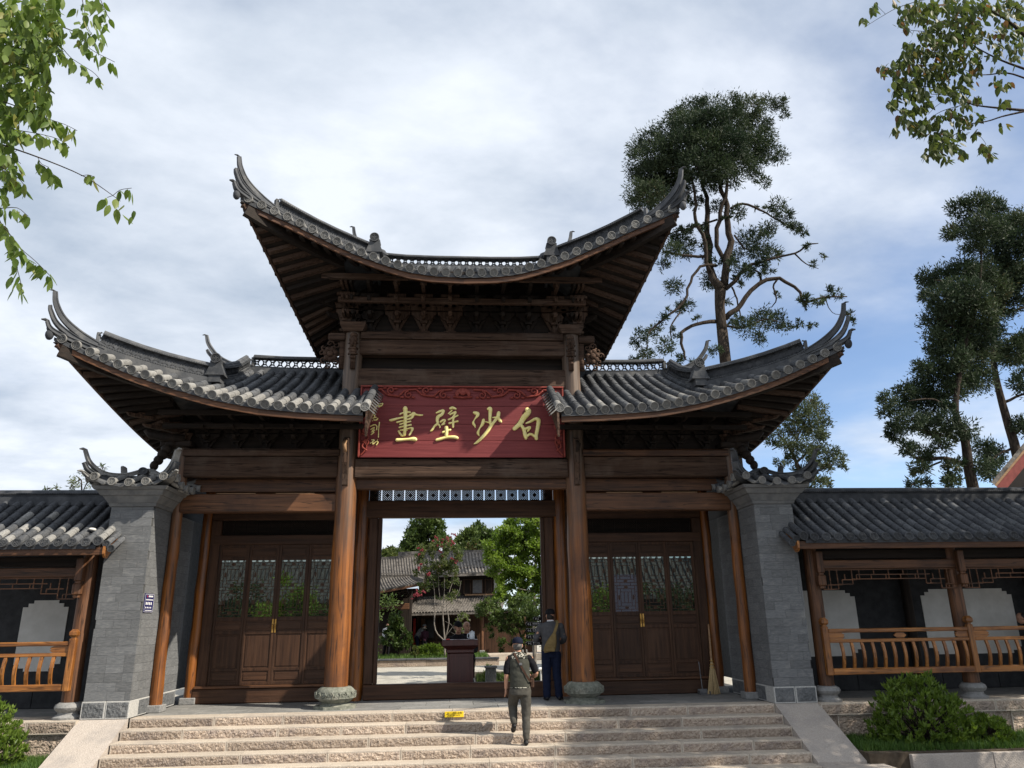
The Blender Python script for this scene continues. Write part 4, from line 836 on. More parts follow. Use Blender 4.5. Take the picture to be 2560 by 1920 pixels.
def brush(strokes, ox, oy, sc, parent, y=BY-.004):
    mb = MB()
    for st in strokes:
        pts = st if len(st) > 1 else [st[0], (st[0][0]+3, st[0][1]+3, st[0][2]*.8)]
        S = spline(pts, 5); P = []; R = []
        for p in S:
            w = at(ox+p[0]/sc, oy+p[1]/sc, y); P.append(w); R.append(abs((at(ox+(p[0]+max(p[2], 4))/sc, oy+p[1]/sc, y)-w).x))
        d0 = (P[1]-P[0]).normalized(); d1 = (P[-1]-P[-2]).normalized()
        P2 = [P[0]-d0*R[0]*.75, P[0]-d0*R[0]*.4]+P+[P[-1]+d1*R[-1]*.4, P[-1]+d1*R[-1]*.75]; R2 = [R[0]*.3, R[0]*.78]+R+[R[-1]*.78, R[-1]*.3]
        mb.tube(P2, R2, 8, True, .0, (0, -1, 0))
        # flattened: rebuild as a low cushion standing off the board
        n = 8; k = len(P2); V = mb.v[-k*n:]
        for i in range(k):
            for j in range(n):
                t = 2*math.pi*j/n; v = V[i*n+j]; mb.v[len(mb.v)-k*n+i*n+j] = (v[0], y-.018-min(.018, R2[i]*.5)*abs(math.sin(t)) if math.sin(t) > 0 else y+.003, v[2])
    return mb.build('character', M['gold_paint'], parent, True)
CH1 = [[(585, 230, 70), (590, 400, 60), (585, 600, 52), (580, 800, 46), (560, 960, 52)], [(440, 400, 22), (520, 362, 22), (640, 342, 28), (720, 345, 30)], [(160, 560, 25), (210, 560, 36), (400, 510, 28), (560, 480, 26), (700, 440, 28), (820, 385, 52), (880, 408, 28), (1000, 425, 22), (1070, 420, 17)], [(820, 400, 46), (760, 500, 36), (640, 542, 24)], [(360, 620, 28), (480, 590, 24), (600, 570, 22)], [(440, 680, 22), (560, 642, 20), (740, 595, 22)], [(420, 765, 24), (560, 727, 20), (750, 692, 26)], [(450, 845, 20), (640, 800, 18), (785, 790, 36), (745, 900, 32), (700, 970, 28)], [(400, 865, 26), (450, 940, 30), (500, 990, 24), (580, 972, 28)], [(490, 842, 14), (640, 836, 16)], [(350, 1110, 48), (500, 1102, 40), (680, 1088, 36), (820, 1082, 56), (880, 1100, 50)]]
CH2 = [[(1450, 360, 24), (1560, 315, 34), (1640, 305, 42), (1600, 400, 46), (1500, 465, 54), (1470, 560, 46), (1480, 650, 36), (1400, 725, 34), (1330, 830, 32), (1290, 860, 24)], [(1480, 650, 28), (1540, 722, 22), (1545, 765, 20)], [(1560, 612, 26), (1640, 562, 30), (1690, 572, 26), (1640, 650, 26), (1590, 690, 22), (1680, 662, 22)], [(1830, 240, 36), (1900, 222, 42), (1990, 250, 24)], [(1880, 292, 22), (1780, 380, 20)], [(1830, 405, 26), (1900, 370, 26), (1980, 340, 36)], [(1980, 350, 32), (1900, 480, 28), (1780, 550, 26)], [(2040, 430, 26), (1930, 500, 26), (1910, 620, 36), (1910, 755, 30)], [(1800, 650, 28), (1920, 622, 24), (2040, 592, 28)], [(1720, 760, 58), (1730, 860, 50), (1720, 1000, 50)], [(1625, 900, 32), (1720, 862, 26), (1835, 830, 32)], [(1450, 1110, 38), (1560, 1082, 42), (1750, 1032, 38), (1950, 1032, 46), (2030, 1060, 40)]]
CH3 = [[(250, 320, 34), (330, 352, 56), (335, 400, 42), (260, 500, 16), (230, 580, 32), (270, 650, 26), (280, 700, 8)], [(490, 500, 38), (460, 610, 44), (390, 720, 20), (350, 830, 38), (380, 900, 14)], [(600, 232, 32), (660, 222, 50), (655, 350, 45), (650, 500, 38), (660, 600, 36)], [(540, 550, 12), (650, 580, 18)], [(870, 322, 46), (850, 420, 50), (780, 520, 40), (680, 650, 42), (580, 800, 46), (450, 950, 42), (330, 1060, 36), (250, 1110, 12)], [(720, 447, 16), (850, 452, 36), (900, 520, 40), (940, 560, 20)]]
CH4 = [[(1580, 242, 60), (1620, 300, 70), (1500, 450, 74), (1400, 600, 64), (1260, 730, 52)], [(1420, 622, 36), (1500, 740, 46), (1540, 900, 50), (1560, 970, 36)], [(1560, 592, 20), (1680, 542, 32), (1780, 484, 36), (1870, 512, 54), (1850, 700, 50), (1810, 900, 48), (1820, 980, 44)], [(1520, 742, 36), (1660, 692, 32), (1600, 790, 24)], [(1560, 930, 36), (1670, 862, 32), (1780, 922, 32)]]
brush(CH1, 960, 1000, 11.06, board); brush(CH2, 960, 1000, 11.06, board); brush(CH3, 1160, 1000, 10.055, board); brush(CH4, 1160, 1000, 10.055, board)
SIG = [[[(500, 400, 14), (540, 400, 10)], [(420, 530, 8), (540, 470, 14)], [(530, 440, 14), (527, 520, 15), (525, 590, 18)], [(525, 500, 12), (470, 580, 18)], [(560, 530, 10), (600, 490, 14), (610, 520, 20), (680, 500, 16), (710, 450, 14), (620, 470, 10)]],
       [[(520, 670, 14), (520, 760, 16)], [(480, 720, 10), (550, 700, 12)], [(480, 790, 10), (560, 770, 10)], [(470, 850, 12)], [(500, 830, 12), (560, 832, 14), (600, 790, 10)]],
       [[(420, 980, 10), (520, 940, 12), (570, 980, 14), (570, 1060, 12)], [(430, 1050, 10), (520, 1000, 10), (460, 1100, 10), (530, 1060, 10)], [(440, 1170, 10), (510, 1110, 12), (440, 1110, 8)], [(630, 890, 16), (615, 1060, 10), (610, 1230, 14)]],
       [[(450, 1290, 10), (520, 1300, 10), (420, 1370, 10)], [(490, 1280, 10), (480, 1390, 14), (560, 1330, 12), (600, 1350, 14), (560, 1410, 12)], [(590, 1280, 8), (580, 1320, 8)]]]
for c in SIG: brush(c, 880, 960, 9.217, board)

# ------------------------------------------------------------------ brick piers with little tiled caps
brick_cache = {}
def brick_at(parent, x, y, z, lx, ly, lz, name='brick'):
    inst(name, UBRICK, Matrix.Translation((x, y, z)) @ Matrix.Diagonal((lx, ly, lz, 1)), parent)
UBRICK = MB().bbox(0, 1, 0, 1, 0, 1, .012).mesh('brick', M['brick'])
def brick_pier(s, label):
    root = empty('brick_pier', (s*6.055, -.5, 0), label, 'pier', 'brick piers flanking the gate'); xa, xb = 5.672, 6.44; ya, yb = -.92, 2.85; lo, hi = sorted((s*xa, s*xb)); bd = .05
    c = MB(); c.box(lo+.012, hi-.012, ya+.012, yb, .28, 3.61); c.build('core', M['mortar'], root)
    k = 0; z = .285; h = .148
    while z < 3.59:
        hh = min(h, 3.605-z); off = [.0, .19, .31, .08][k % 4]+random.uniform(-.02, .02)
        x = lo-off
        while x < hi-.01:
            L_ = random.choice((.38, .38, .30)); a, b = max(x, lo), min(x+L_, hi)
            if b-a > .03: brick_at(root, a+.0015, ya, z+.0015, b-a-.003, bd, hh-.003)
            x += L_
        y = ya+bd-off*.7; inner = lo if s > 0 else hi-bd
        while y < 1.28:
            L_ = random.choice((.38, .38, .30)); a, b = max(y, ya+bd), min(y+L_, 1.28)
            if b-a > .03: brick_at(root, inner, a+.0015, z+.0015, bd, b-a-.003, hh-.003)
            y += L_
        z += h; k += 1
    # dado stones with pale margins
    for (a, b, c0, c1) in ((lo-.015, (lo+hi)/2-.004, ya-.018, ya+.35), ((lo+hi)/2+.004, hi+.015, ya-.018, ya+.35)):
        m_ = MB(); m_.bbox(a, b, c0, c1, .0, .282, .006); o = m_.build('dado_stone', M['stone_pale'], root); p = MB(); rows = []
        for j in range(9): rows.append([(a+.022+(b-a-.044)*i/14, c0-.001-(.010*max(0, .55+noise.noise((i*1.9+a*7, j*2.1, s))) if 0 < i < 14 and 0 < j < 8 else 0), .022+.238*j/8) for i in range(15)])
        p.grid(rows); p.build('rough_face', M['stone_dark'], o)
    ix = lo-.012 if s > 0 else hi+.012
    for (a, b) in ((ya+.36, ya+.92), (ya+.925, .55), (.555, 1.25)):
        m_ = MB(); m_.bbox(min(ix, ix-s*-.2), max(ix, ix+s*.2), a, b, 0, .282, .006); o = m_.build('dado_stone', M['stone_pale'], root); p = MB(); rows = []
        for j in range(9): rows.append([(ix-s*.001-s*(.010*max(0, .55+noise.noise((i*1.9+a*7, j*2.1, s+4))) if 0 < i < 12 and 0 < j < 8 else 0), a+.022+(b-a-.044)*i/12, .022+.238*j/8) for i in range(13)])
        p.grid(rows if s < 0 else rows[::-1]); p.build('rough_face', M['stone_dark'], o)
    # flaring cornice
    cx, cy = s*6.056, ya+.42; hx = .384
    for (z0, z1, w0, w1) in ((3.605, 3.665, .025, .045), (3.668, 3.79, .05, .135), (3.793, 3.885, .16, .22), (3.888, 3.945, .25, .29)):
        m_ = MB(); m_.add([(cx+a*(hx+w), (ya-w if b < 0 else ya+.9+w), z_) for w, z_ in ((w0, z0), (w1, z1)) for a, b in ((-1, -1), (1, -1), (1, 1), (-1, 1))], [(3, 2, 1, 0), (4, 5, 6, 7), (0, 1, 5, 4), (1, 2, 6, 5), (2, 3, 7, 6), (3, 0, 4, 7)]); m_.build('cornice_course', M['brick_trim'], root)
    # cap roof: four concave slopes with lifted corners
    H_ = .76; c0 = Vector((cx, ya-.30+H_, 0)); zt = 4.26
    lift = lambda t: .20*abs(t)**2.6
    roof = None; sh = MB()
    def sp(side, t, v):   # t along the eave -1..1, v from eave 0 to apex 1
        a = H_*(1-v*.93)*(1+.06*abs(t)**3*(1-v)); ex, ey = ((1, 0), (0, 1), (-1, 0), (0, -1))[side]; nx, ny = ((0, -1), (1, 0), (0, 1), (-1, 0))[side]
        return c0+Vector((ex*t*a+nx*a, ey*t*a+ny*a, 3.99+(zt-3.99)*(.7*v+.3*v*v)+lift(t)*(1-v)**1.5))
    for side in range(4): sh.slab([[sp(side, -1+2*i/12, j/6)-Vector((0, 0, .03)) for i in range(13)] for j in range(7)], (0, 0, -.035))
    roof = sh.build('cap_roof', M['tile'], root)
    for side in range(4):
        for i in range(5):
            t = -.78+i*.39; vmax = min(.95, (1-abs(t))*1.0+.12); P = [sp(side, t*(1-v*.93*0), v) if False else sp(side, t*(1 if True else 1)/max(.07, 1-v*.93)*(1) if False else t, v) for v in (0, vmax*.5, vmax)]
            a0 = P[0]; nx, ny = ((0, -1), (1, 0), (0, 1), (-1, 0))[side]
            # rows run square to the eave
            e0 = sp(side, t, 0); dv = Vector((-nx, -ny, 0)); tl = (1-abs(t))*H_*.9+.08; pts = []
            for q in (0, .5, 1):
                d_ = tl*q; v = min(.9, d_/H_/.93); tt = t*H_/(H_*(1-v*.93)); tt = max(-1, min(1, tt)); pts.append(sp(side, tt, v))
            for a, b in zip(pts, pts[1:]):
                inst('barrel_tile', BAR['tile_weathered_sunlit' if side != 3 and s < 0 else 'tile'], bar_matrix(a, b, .066, .066), roof)
            ang = (0, math.pi/2, math.pi, -math.pi/2)[side]
            inst('eave_tile_face', DISC['tile_weathered_sunlit'], Matrix.Translation(pts[0]+Vector((nx*.02, ny*.02, .01))) @ Matrix.Rotation(ang, 4, 'Z') @ Matrix.Diagonal((.072, .08, .072, 1)), roof)
            if i < 4:
                m0 = sp(side, t+.195, 0); inst('drip_tile', DRIP['tile_weathered_sunlit'], Matrix.Translation(m0+Vector((0, 0, .0))) @ Matrix.Rotation(ang, 4, 'Z') @ Matrix.Diagonal((.2, .14, .13, 1)), roof)
    for sx_, sy_ in ((-1, -1), (1, -1), (1, 1), (-1, 1)):
        o = Vector((sx_, sy_, 0)).normalized(); q = lambda d, z: c0+o*d+Vector((0, 0, z)); Kd = H_*1.41
        horn(roof, [q(.10, zt+.08), q(.45, zt-.05), q(.80, zt-.05), q(Kd-.02, zt+.10), q(Kd+.10, zt+.32)], .065, .05, .045, .022, 'tile_weathered_sunlit' if s < 0 else 'tile', True, o)
        horn(roof, [q(.25, zt-.08), q(.75, zt-.14), q(Kd-.02, zt-.04), q(Kd+.09, zt+.10)], .085, .055, .04, .022, 'tile', False)
        horn(roof, [q(.7, zt-.24), q(Kd-.08, zt-.18), q(Kd+.08, zt-.08)], .085, .05, .035, .02, 'tile_weathered_sunlit' if s < 0 else 'tile', True, o)
    m_ = MB(); m_.lathe((c0.x, c0.y, 0), [(.17, zt-.05), (.19, zt+.03), (.12, zt+.1), (.06, zt+.13)], 10); m_.build('cap_crown', M['tile'], roof)
    inst('eave_tile_face', DISC['tile'], Matrix.Translation(c0+Vector((0, -.22, zt+.05))) @ Matrix.Diagonal((.085, .12, .07, 1)), roof)
    return root
brick_pier(-1, 'grey brick pier with tiled cap, a small blue notice on its side'); brick_pier(1, 'grey brick pier with tiled cap beside the leaning broom')

# ------------------------------------------------------------------ side galleries
def wood_lattice_frieze(mb, x0, x1, y, zt, zb):
    """stepped meander of thin bars hanging below a beam"""
    bw = .016; n = 9; w = (x1-x0)/n; h = zt-zb
    H = lambda a, b, z: mb.box(a, b, y-.012, y+.012, z-bw/2, z+bw/2); V = lambda x, a, b: mb.box(x-bw/2, x+bw/2, y-.010, y+.010, a, b)
    lv = [zb, zb+h*.25, zb+h*.5, zb+h*.72]
    xs = [x0+w*i for i in range(n+1)]
    prof = [0, 1, 2, 2, 2, 2, 2, 1, 0]
    for i in range(n):
        z = lv[prof[i]]; H(xs[i], xs[i+1], z)
        if i and prof[i] != prof[i-1]: V(xs[i], min(lv[prof[i]], lv[prof[i-1]]), zt)
        H(xs[i]+w*.3, xs[i+1]+(w*.3 if i < n-1 else 0), z+h*.22); V(xs[i]+w*.5, z+(h*.22 if i % 2 else 0), zt if i % 2 == 0 else z+h*.5); V(xs[i]+w*.3, z, z+h*.22)
    V(x0, zb, zt); V(x1, zb, zt); H(x0, x1, zt-.01)
def gallery(s, label, x_end, bays):
    root = empty('gallery', (s*9.5, 0, 0), label, 'gallery', 'covered galleries beside the gate'); X = lambda a, b: (min(s*a, s*b), max(s*a, s*b)); xi = 6.42; ye, yr, zr = -1.36, .2, 3.86; ze = 2.72
    # roof
    ztop = lambda t: ze+.19+(zr-ze-.19)*(.82*t+.18*t*t)
    sh = MB(); pts = [(ye+(yr-ye)*i/8, ztop(i/8)) for i in range(9)]
    sh.slab([[Vector((s*x, y_, z_-.045)) for y_, z_ in pts] for x in (xi, x_end)], (0, 0, -.06)); sh.slab([[Vector((s*x, 2*yr-y_, z_-.045)) for y_, z_ in pts] for x in (xi, x_end)], (0, 0, -.06))
    roof = sh.build('gallery_roof', M['tile_dark'], root); pans = MB(); x = xi+.16; st = .232; r = .074; cnt = 0; prev = None; rest = MB()
    while x < x_end-.05:
        P = [Vector((s*x, y_, z_)) for y_, z_ in pts]; n = 7; L_ = [P[0].lerp(P[-1], 0)]
        Q = [Vector((s*x, ye+(yr-ye)*k/n, ztop(k/n))) for k in range(n+1)]
        for k in range(n):
            mt = 'tile_dark' if (s > 0 or k > random.choice((2, 3, 4))) else random.choice(('tile', 'tile_weathered_sunlit', 'tile'))
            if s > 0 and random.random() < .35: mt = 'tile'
            if cnt < 290: inst('barrel_tile', BAR[mt], bar_matrix(Q[k], Q[k+1], r, r), roof); cnt += 1
            else: rest.tube([Q[k], Q[k+1]], [r, r*.9], 8, False)
        inst('eave_tile_face', DISC['tile'], Matrix.Translation(Q[0]+Vector((0, -.02, .005))) @ Matrix.Rotation(-.3, 4, 'X') @ Matrix.Diagonal((.079, .08, .079, 1)), roof)
        if prev is not None:
            a, b = (prev, P) if s > 0 else (P, prev); pan_strip(pans, a, b, .115); m_ = (a[0]+b[0])/2; inst('drip_tile', DRIP['tile'], Matrix.Translation(m_+Vector((0, -.01, .015))) @ Matrix.Rotation(.45, 4, 'X') @ Matrix.Diagonal((.18, .15, .15, 1)), roof)
        prev = P; x += st
    pans.build('pan_tiles', M['tile_dark'], roof, kind='stuff')
    if rest.v: rest.build('barrel_rows', M['tile_dark'], roof, kind='stuff')
    ridge([(s*x, yr, zr+.02) for x in (xi+.1, (xi+x_end)/2, x_end)], roof, .12, 0, .17, 'tile_dark')
    # verge against the pier
    Q = [Vector((s*(xi-.04), y_, z_+.03)) for y_, z_ in pts]
    for k in range(0, 8): inst('barrel_tile', BAR['tile_weathered_sunlit' if k < 4 and s < 0 else 'tile_dark'], bar_matrix(Q[k], Q[k+1], .075, .075), roof)
    for dx, dz in ((-.13, -.05), (-.22, -.13)):
        for k in range(1, 5): inst('barrel_tile', BAR['tile' if s < 0 else 'tile_dark'], bar_matrix(Q[k-1]+Vector((s*dx, .05, dz)), Q[k]+Vector((s*dx, .05, dz)), .06, .06), roof)
        inst('eave_tile_face', DISC['tile'], Matrix.Translation(Q[0]+Vector((s*dx, .03, dz))) @ Matrix.Diagonal((.062, .07, .062, 1)), roof)
    inst('eave_tile_face', DISC['tile'], Matrix.Translation(Q[0]+Vector((0, -.02, 0))) @ Matrix.Diagonal((.079, .08, .079, 1)), roof)
    if s < 0:
        m_ = MB(); m_.ball((s*(xi+.3), -.85, 3.19), (.05, .2, .035), 8, 6); m_.build('mortar_smear', M['plaster_white'], roof, True)
    mb = MB(); mb.prism([(ye, ze+.12), (yr, zr-.1), (yr, zr-.32), (ye+.22, ze+.02), (ye+.13, ze-.07), (ye+.05, ze-.06), (ye, ze)], (s*(xi-.17), 0, 0), (0, 1, 0), (0, 0, 1), (s, 0, 0), .04); part('bargeboard', 'wood_varnish_y', root, mb)
    part('fascia_board', 'wood_brown_x', root, B(*X(xi-.12, x_end), ye+.03, ye+.08, ze-.02, ze+.125, .008))
    sf = MB(); sf.slab([[Vector((s*x, ye+.08, ze+.1)), Vector((s*x, yr, zr-.22)), Vector((s*x, 2*yr-ye, ze+.1))] for x in (xi, x_end)], (0, 0, .02)); part('soffit', 'wood_dark_y', root, sf)
    # posts, beams, frieze and railing
    for j, bx in enumerate(bays):
        d = MB(); d.tube([(s*bx, -.72, .27+(2.75-.27)*i/8) for i in range(9)], [.142-.012*i/8 for i in range(9)], 20); o = part('post', 'wood_brown_z', root, d); smooth_by_angle(o, 50)
        d = MB(); d.lathe((s*bx, -.72, 0), [(.235, 0), (.24, .035), (.17, .075), (.165, .11), (.215, .15), (.232, .19), (.215, .235), (.16, .268)], 28); q = part('post_base', 'drum_stone', o, d); smooth_by_angle(q, 40)
        d = MB(); d.bbox(s*bx-.065+s*.05, s*bx+.065+s*.05, -1.02, -.90, 2.28, 2.68, .012); d.bbox(s*bx-.075+s*.05, s*bx+.075+s*.05, -1.03, -.89, 2.04, 2.24, .02); d.bbox(s*bx-.05+s*.05, s*bx+.05+s*.05, -1.0, -.92, 2.235, 2.285, .01); d.bbox(s*bx-.05+s*.05, s*bx+.05+s*.05, -1.0, -.92, 1.99, 2.045, .01); part('hanging_post', 'wood_brown_z', root, d)
        d = MB(); d.tube([(s*bx, .95, 0), (s*bx, .95, 2.9)], .10, 14); part('post', 'wood_dark_z', root, d)
        d = MB(); nx = bx-.02; d.bbox(s*nx-.055, s*nx+.055, -1.015, -.915, .46, 1.31, .010); d.bbox(s*nx-.035, s*nx+.035, -.998, -.932, 1.305, 1.345, .006); d.add([(s*nx+a*w, -.965+b*w, z) for w, z in ((.045, 1.34), (.062, 1.37), (.062, 1.42), (.03, 1.465)) for a, b in ((-1, -1), (1, -1), (1, 1), (-1, 1))], [(i*4+k, i*4+(k+1) % 4, (i+1)*4+(k+1) % 4, (i+1)*4+k) for i in range(3) for k in range(4)]+[(12, 13, 14, 15)]); part('newel', 'wood_varnish_z', root, d)
    ends = bays+[x_end]
    for a, b in zip(ends, ends[1:]):
        part('beam', 'wood_brown_x', root, B(*X(a, b), -.90, -.80, 2.355, 2.52, .012)); part('beam', 'wood_dark_x', root, B(*X(a, b), -.80, -.66, 2.55, 2.72, .01))
        if s > 0 and a == bays[-1]: a2, b2 = a, min(b, a+2.85)
        else: a2, b2 = a, b
        f = MB(); wood_lattice_frieze(f, *X(a2+.13, min(a2+2.78, a2+2.78)), -.85, 2.35, 1.98); part('frieze_lattice', 'wood_brown_x', root, f)
        rl = MB(); rx0, rx1 = a2+.04, min(a2+2.8, x_end)
        rail = part('rail', 'wood_varnish_x', root, B(*X(rx0, rx1), -1.0, -.93, 1.195, 1.265, .010)); part('rail', 'wood_varnish_x', root, B(*X(rx0, rx1), -.995, -.935, 1.02, 1.08, .008)); part('rail', 'wood_varnish_x', root, B(*X(rx0, rx1), -1.0, -.93, .465, .575, .010))
        L_ = rx1-rx0; m_ = rx0+L_/2
        for (p, q, sh_) in ((rx0, rx0+.33, 1), (rx1-.33, rx1, -1)):
            d = MB(); d.prism([(0, .0), (.25, 0), (.31, .035), (.28, .055), (.31, .075), (.25, .11), (0, .11)] if sh_ > 0 else [(0, 0), (0, .11), (-.25, .11), (-.31, .075), (-.28, .055), (-.31, .035), (-.25, 0)], (s*(p if sh_ > 0 else q), -.945, 1.083), (s, 0, 0), (0, 0, 1), (0, -1 if s > 0 else 1, 0), .035 if s > 0 else -.035); part('rail_inlay', 'wood_varnish_x', root, d)
        d = MB(); d.prism([(-.12, .055), (-.07, .1), (.07, .1), (.12, .055), (.07, .01), (-.07, .01)], (s*m_, -.945, 1.083), (1, 0, 0), (0, 0, 1), (0, -1, 0), .035); part('rail_inlay', 'wood_varnish_x', root, d)
        n = 13
        for i in range(n):
            bx = s*(rx0+.22+(L_-.38)*i/(n-1)); d = MB(); P = [(bx-.026, .575), (bx-.026, .66), (bx-.02, .75), (bx-.014, .85), (bx-.026, .95), (bx-.026, 1.02)]
            d.sweep([(bx, -.965-.05*math.sin(math.pi*((z-.57)/.46)), z) for z in (.57, .66, .75, .84, .93, 1.025)], [(-.026, -.018), (.026, -.018), (.026, .018), (-.026, .018)], (0, 1, 0)); part('baluster', 'wood_varnish_z', root, d)
    # back wall with stepped white fields
    wl = MB(); wl.box(*X(6.45, x_end), 1.12, 1.3, 0, 3.3); part('back_wall', 'wall_dark', root, wl)
    for i in range(12):
        a = 6.45+i*.62
        if a+.62 < x_end: part('dado_stone', 'wall_dark', root, B(*X(a+.004, a+.616), 1.095, 1.118, .003, .33, .006))
    for c0, w in (((7.44, 1.04), (11.01, 1.04), (14.6, 1.04)) if s > 0 else ((8.31, .44),)):
        za, zb = .68, 2.02; st = [(0, 0), (.09, .0), (.09, .06), (.18, .06), (.18, .13), (.27, .13)]
        poly = []
        for (a, b) in [(w-.27+.0, 0)]: pass
        cor = lambda sx_, sz_: [(sx_*(w-.20), sz_*0), (sx_*(w-.20), sz_*.06), (sx_*(w-.10), sz_*.06), (sx_*(w-.10), sz_*.13), (sx_*w, sz_*.13)]
        p1 = [(x_, za+z_) for x_, z_ in cor(1, 1)]; p2 = [(x_, zb+z_) for x_, z_ in cor(1, -1)][::-1]; p3 = [(x_, zb+z_) for x_, z_ in cor(-1, -1)]; p4 = [(x_, za+z_) for x_, z_ in cor(-1, 1)][::-1]
        d = MB(); d.prism(p1+p2+p3+p4, (s*(c0+.02), 1.118, 0), (1, 0, 0), (0, 0, 1), (0, -1, 0), .012); part('white_panel', 'plaster_white', root, d)
    return root
gallery(1, 'long tiled gallery with varnished railing right of the gate', 17.5, [6.76, 9.58, 12.4]); gallery(-1, 'tiled gallery end with varnished railing left of the gate', 10.0, [6.75])
def pxx(p):
    q = Vector(p)-CAM; return 1280+FPX*q.dot(_R)/q.dot(_f)
# ------------------------------------------------------------------ vegetation
def kites(C, D, L, Wd, fold=.0):
    """kite-shaped leaves: base points C, directions D, lengths L, widths Wd -> (n*4, 3)"""
    n = len(C); R_ = RNG.normal(size=(n, 3)); S = np.cross(D, R_); S /= np.linalg.norm(S, axis=1, keepdims=True)+1e-9
    V = np.empty((n, 4, 3)); V[:, 0] = C; V[:, 1] = C+D*(L*.45)[:, None]+S*(Wd/2)[:, None]; V[:, 2] = C+D*L[:, None]; V[:, 3] = C+D*(L*.45)[:, None]-S*(Wd/2)[:, None]
    return V.reshape(-1, 3)
def clump_leaves(clumps, per, L, Wd, droop=0.0, tuft=8, out=.75):
    """each clump (centre, radius) carries tufts of leaves pointing outwards"""
    Cs, Ds, Ls, Ws = [], [], [], []; Ts = []
    for (c, r) in clumps:
        c = np.array(c); nt_ = max(2, int(tuft*r*r*3+2)); T = RNG.normal(size=(nt_, 3)); T /= np.linalg.norm(T, axis=1, keepdims=True); T *= (r*RNG.uniform(.25, 1, nt_)**.5)[:, None]; T[:, 2] *= .8
        k = per; d = RNG.normal(size=(nt_, k, 3)); d /= np.linalg.norm(d, axis=2, keepdims=True); tn = T/(np.linalg.norm(T, axis=1, keepdims=True)+1e-9); d = d*.8+tn[:, None, :]*out+np.array([0, 0, .25-droop]); d /= np.linalg.norm(d, axis=2, keepdims=True)
        base = c+T[:, None, :]+RNG.normal(size=(nt_, k, 3))*min(r*.28, .16); Cs.append(base.reshape(-1, 3)); Ds.append(d.reshape(-1, 3)); m_ = nt_*k; Ls.append(L*RNG.uniform(.6, 1.3, m_)); Ws.append(Wd*RNG.uniform(.7, 1.2, m_)); Ts.append(np.clip(np.repeat(np.clip(RNG.uniform(0, .75)+RNG.normal(0, .12, nt_), 0, .9), k)+RNG.uniform(-.08, .16, m_), 0, .999))
    global LAST_TINT; LAST_TINT = np.concatenate(Ts)
    return kites(np.concatenate(Cs), np.concatenate(Ds), np.concatenate(Ls), np.concatenate(Ws))
def limb(mb, pts, n=7, wob=0.0):
    S = spline(pts, 3); mb.tube([Vector(p[:3])+Vector((random.uniform(-1, 1), random.uniform(-1, 1), 0))*wob*p[3] for p in S], [p[3] for p in S], n)
def px_tree(name, label, Y, org, sc, clumps, limbs, leafm, per, L, Wd, base_z=-.5, depth=1.6, group=None, barkm='bark', cat='tree', tuft=8, out=.75, twig=True, droop=0.0, fat=1.0, fuzz=0):
    ppm = FPX/((Y-CAM.y)*.97); k = 1/(sc*ppm)
    W = lambda x, y, dy=0: at(org[0]+x/sc, org[1]+y/sc, Y+dy)
    b0 = W(*limbs[0][0][:2]); root = empty(name, (b0.x, Y, base_z), label, cat, group); tr = MB(); fz = []; tw_ = MB()
    first = [(*W(x, y, 0), r*k) for x, y, r in limbs[0]]
    if first[0][2] > base_z+.1: first = [(first[0][0], Y, base_z, first[0][3]*1.25)]+first
    limb(tr, first, 10)
    for l in limbs[1:]:
        dy = random.uniform(-depth, depth)*.6; m_ = len(l); LP = [(*W(x, y, dy*i/max(1, m_-1)), r*k) for i, (x, y, r) in enumerate(l)]; limb(tr, LP, 7, .75 if fuzz else .3)
        for p_ in (spline(LP, 4)[2:] if fuzz else []):
            for _ in range(2):
                if random.random() < fuzz: o_ = Vector((random.gauss(0, .22), random.gauss(0, .22), random.gauss(-.02, .18))); fz.append((tuple(Vector(p_[:3])+o_), random.uniform(.10, .26))); tw_.tube([Vector(p_[:3]), Vector(p_[:3])+o_*1.3], [.018, .005], 4, False)
    cl = fz
    for (x, y, r) in clumps:
        R_ = r*k*fat; cc = W(x, y, random.uniform(-1, 1)*min(depth, R_*2.2+.3)); cl.append((tuple(cc), R_))
        if r*k > .8: cl.append((tuple(W(x, y, random.uniform(-1, 1)*depth*1.3)), R_*.9))
        if twig:
            for _ in range(3):
                a = random.uniform(0, 6.28); tw_.tube([cc, cc+Vector((math.cos(a)*R_*.8, random.uniform(-.5, .5)*R_, math.sin(a)*R_*.7))], [.02+.012*R_, .006], 4, False)
    tr.build('trunk', M[barkm], root, True)
    if tw_.v: tw_.build('twigs', M[barkm], root, kind='stuff')
    cv_ = clump_leaves(cl, per, L, Wd, droop, tuft, out); facecloud('crown', cv_, 4, M[leafm], root, LAST_TINT)
    return root
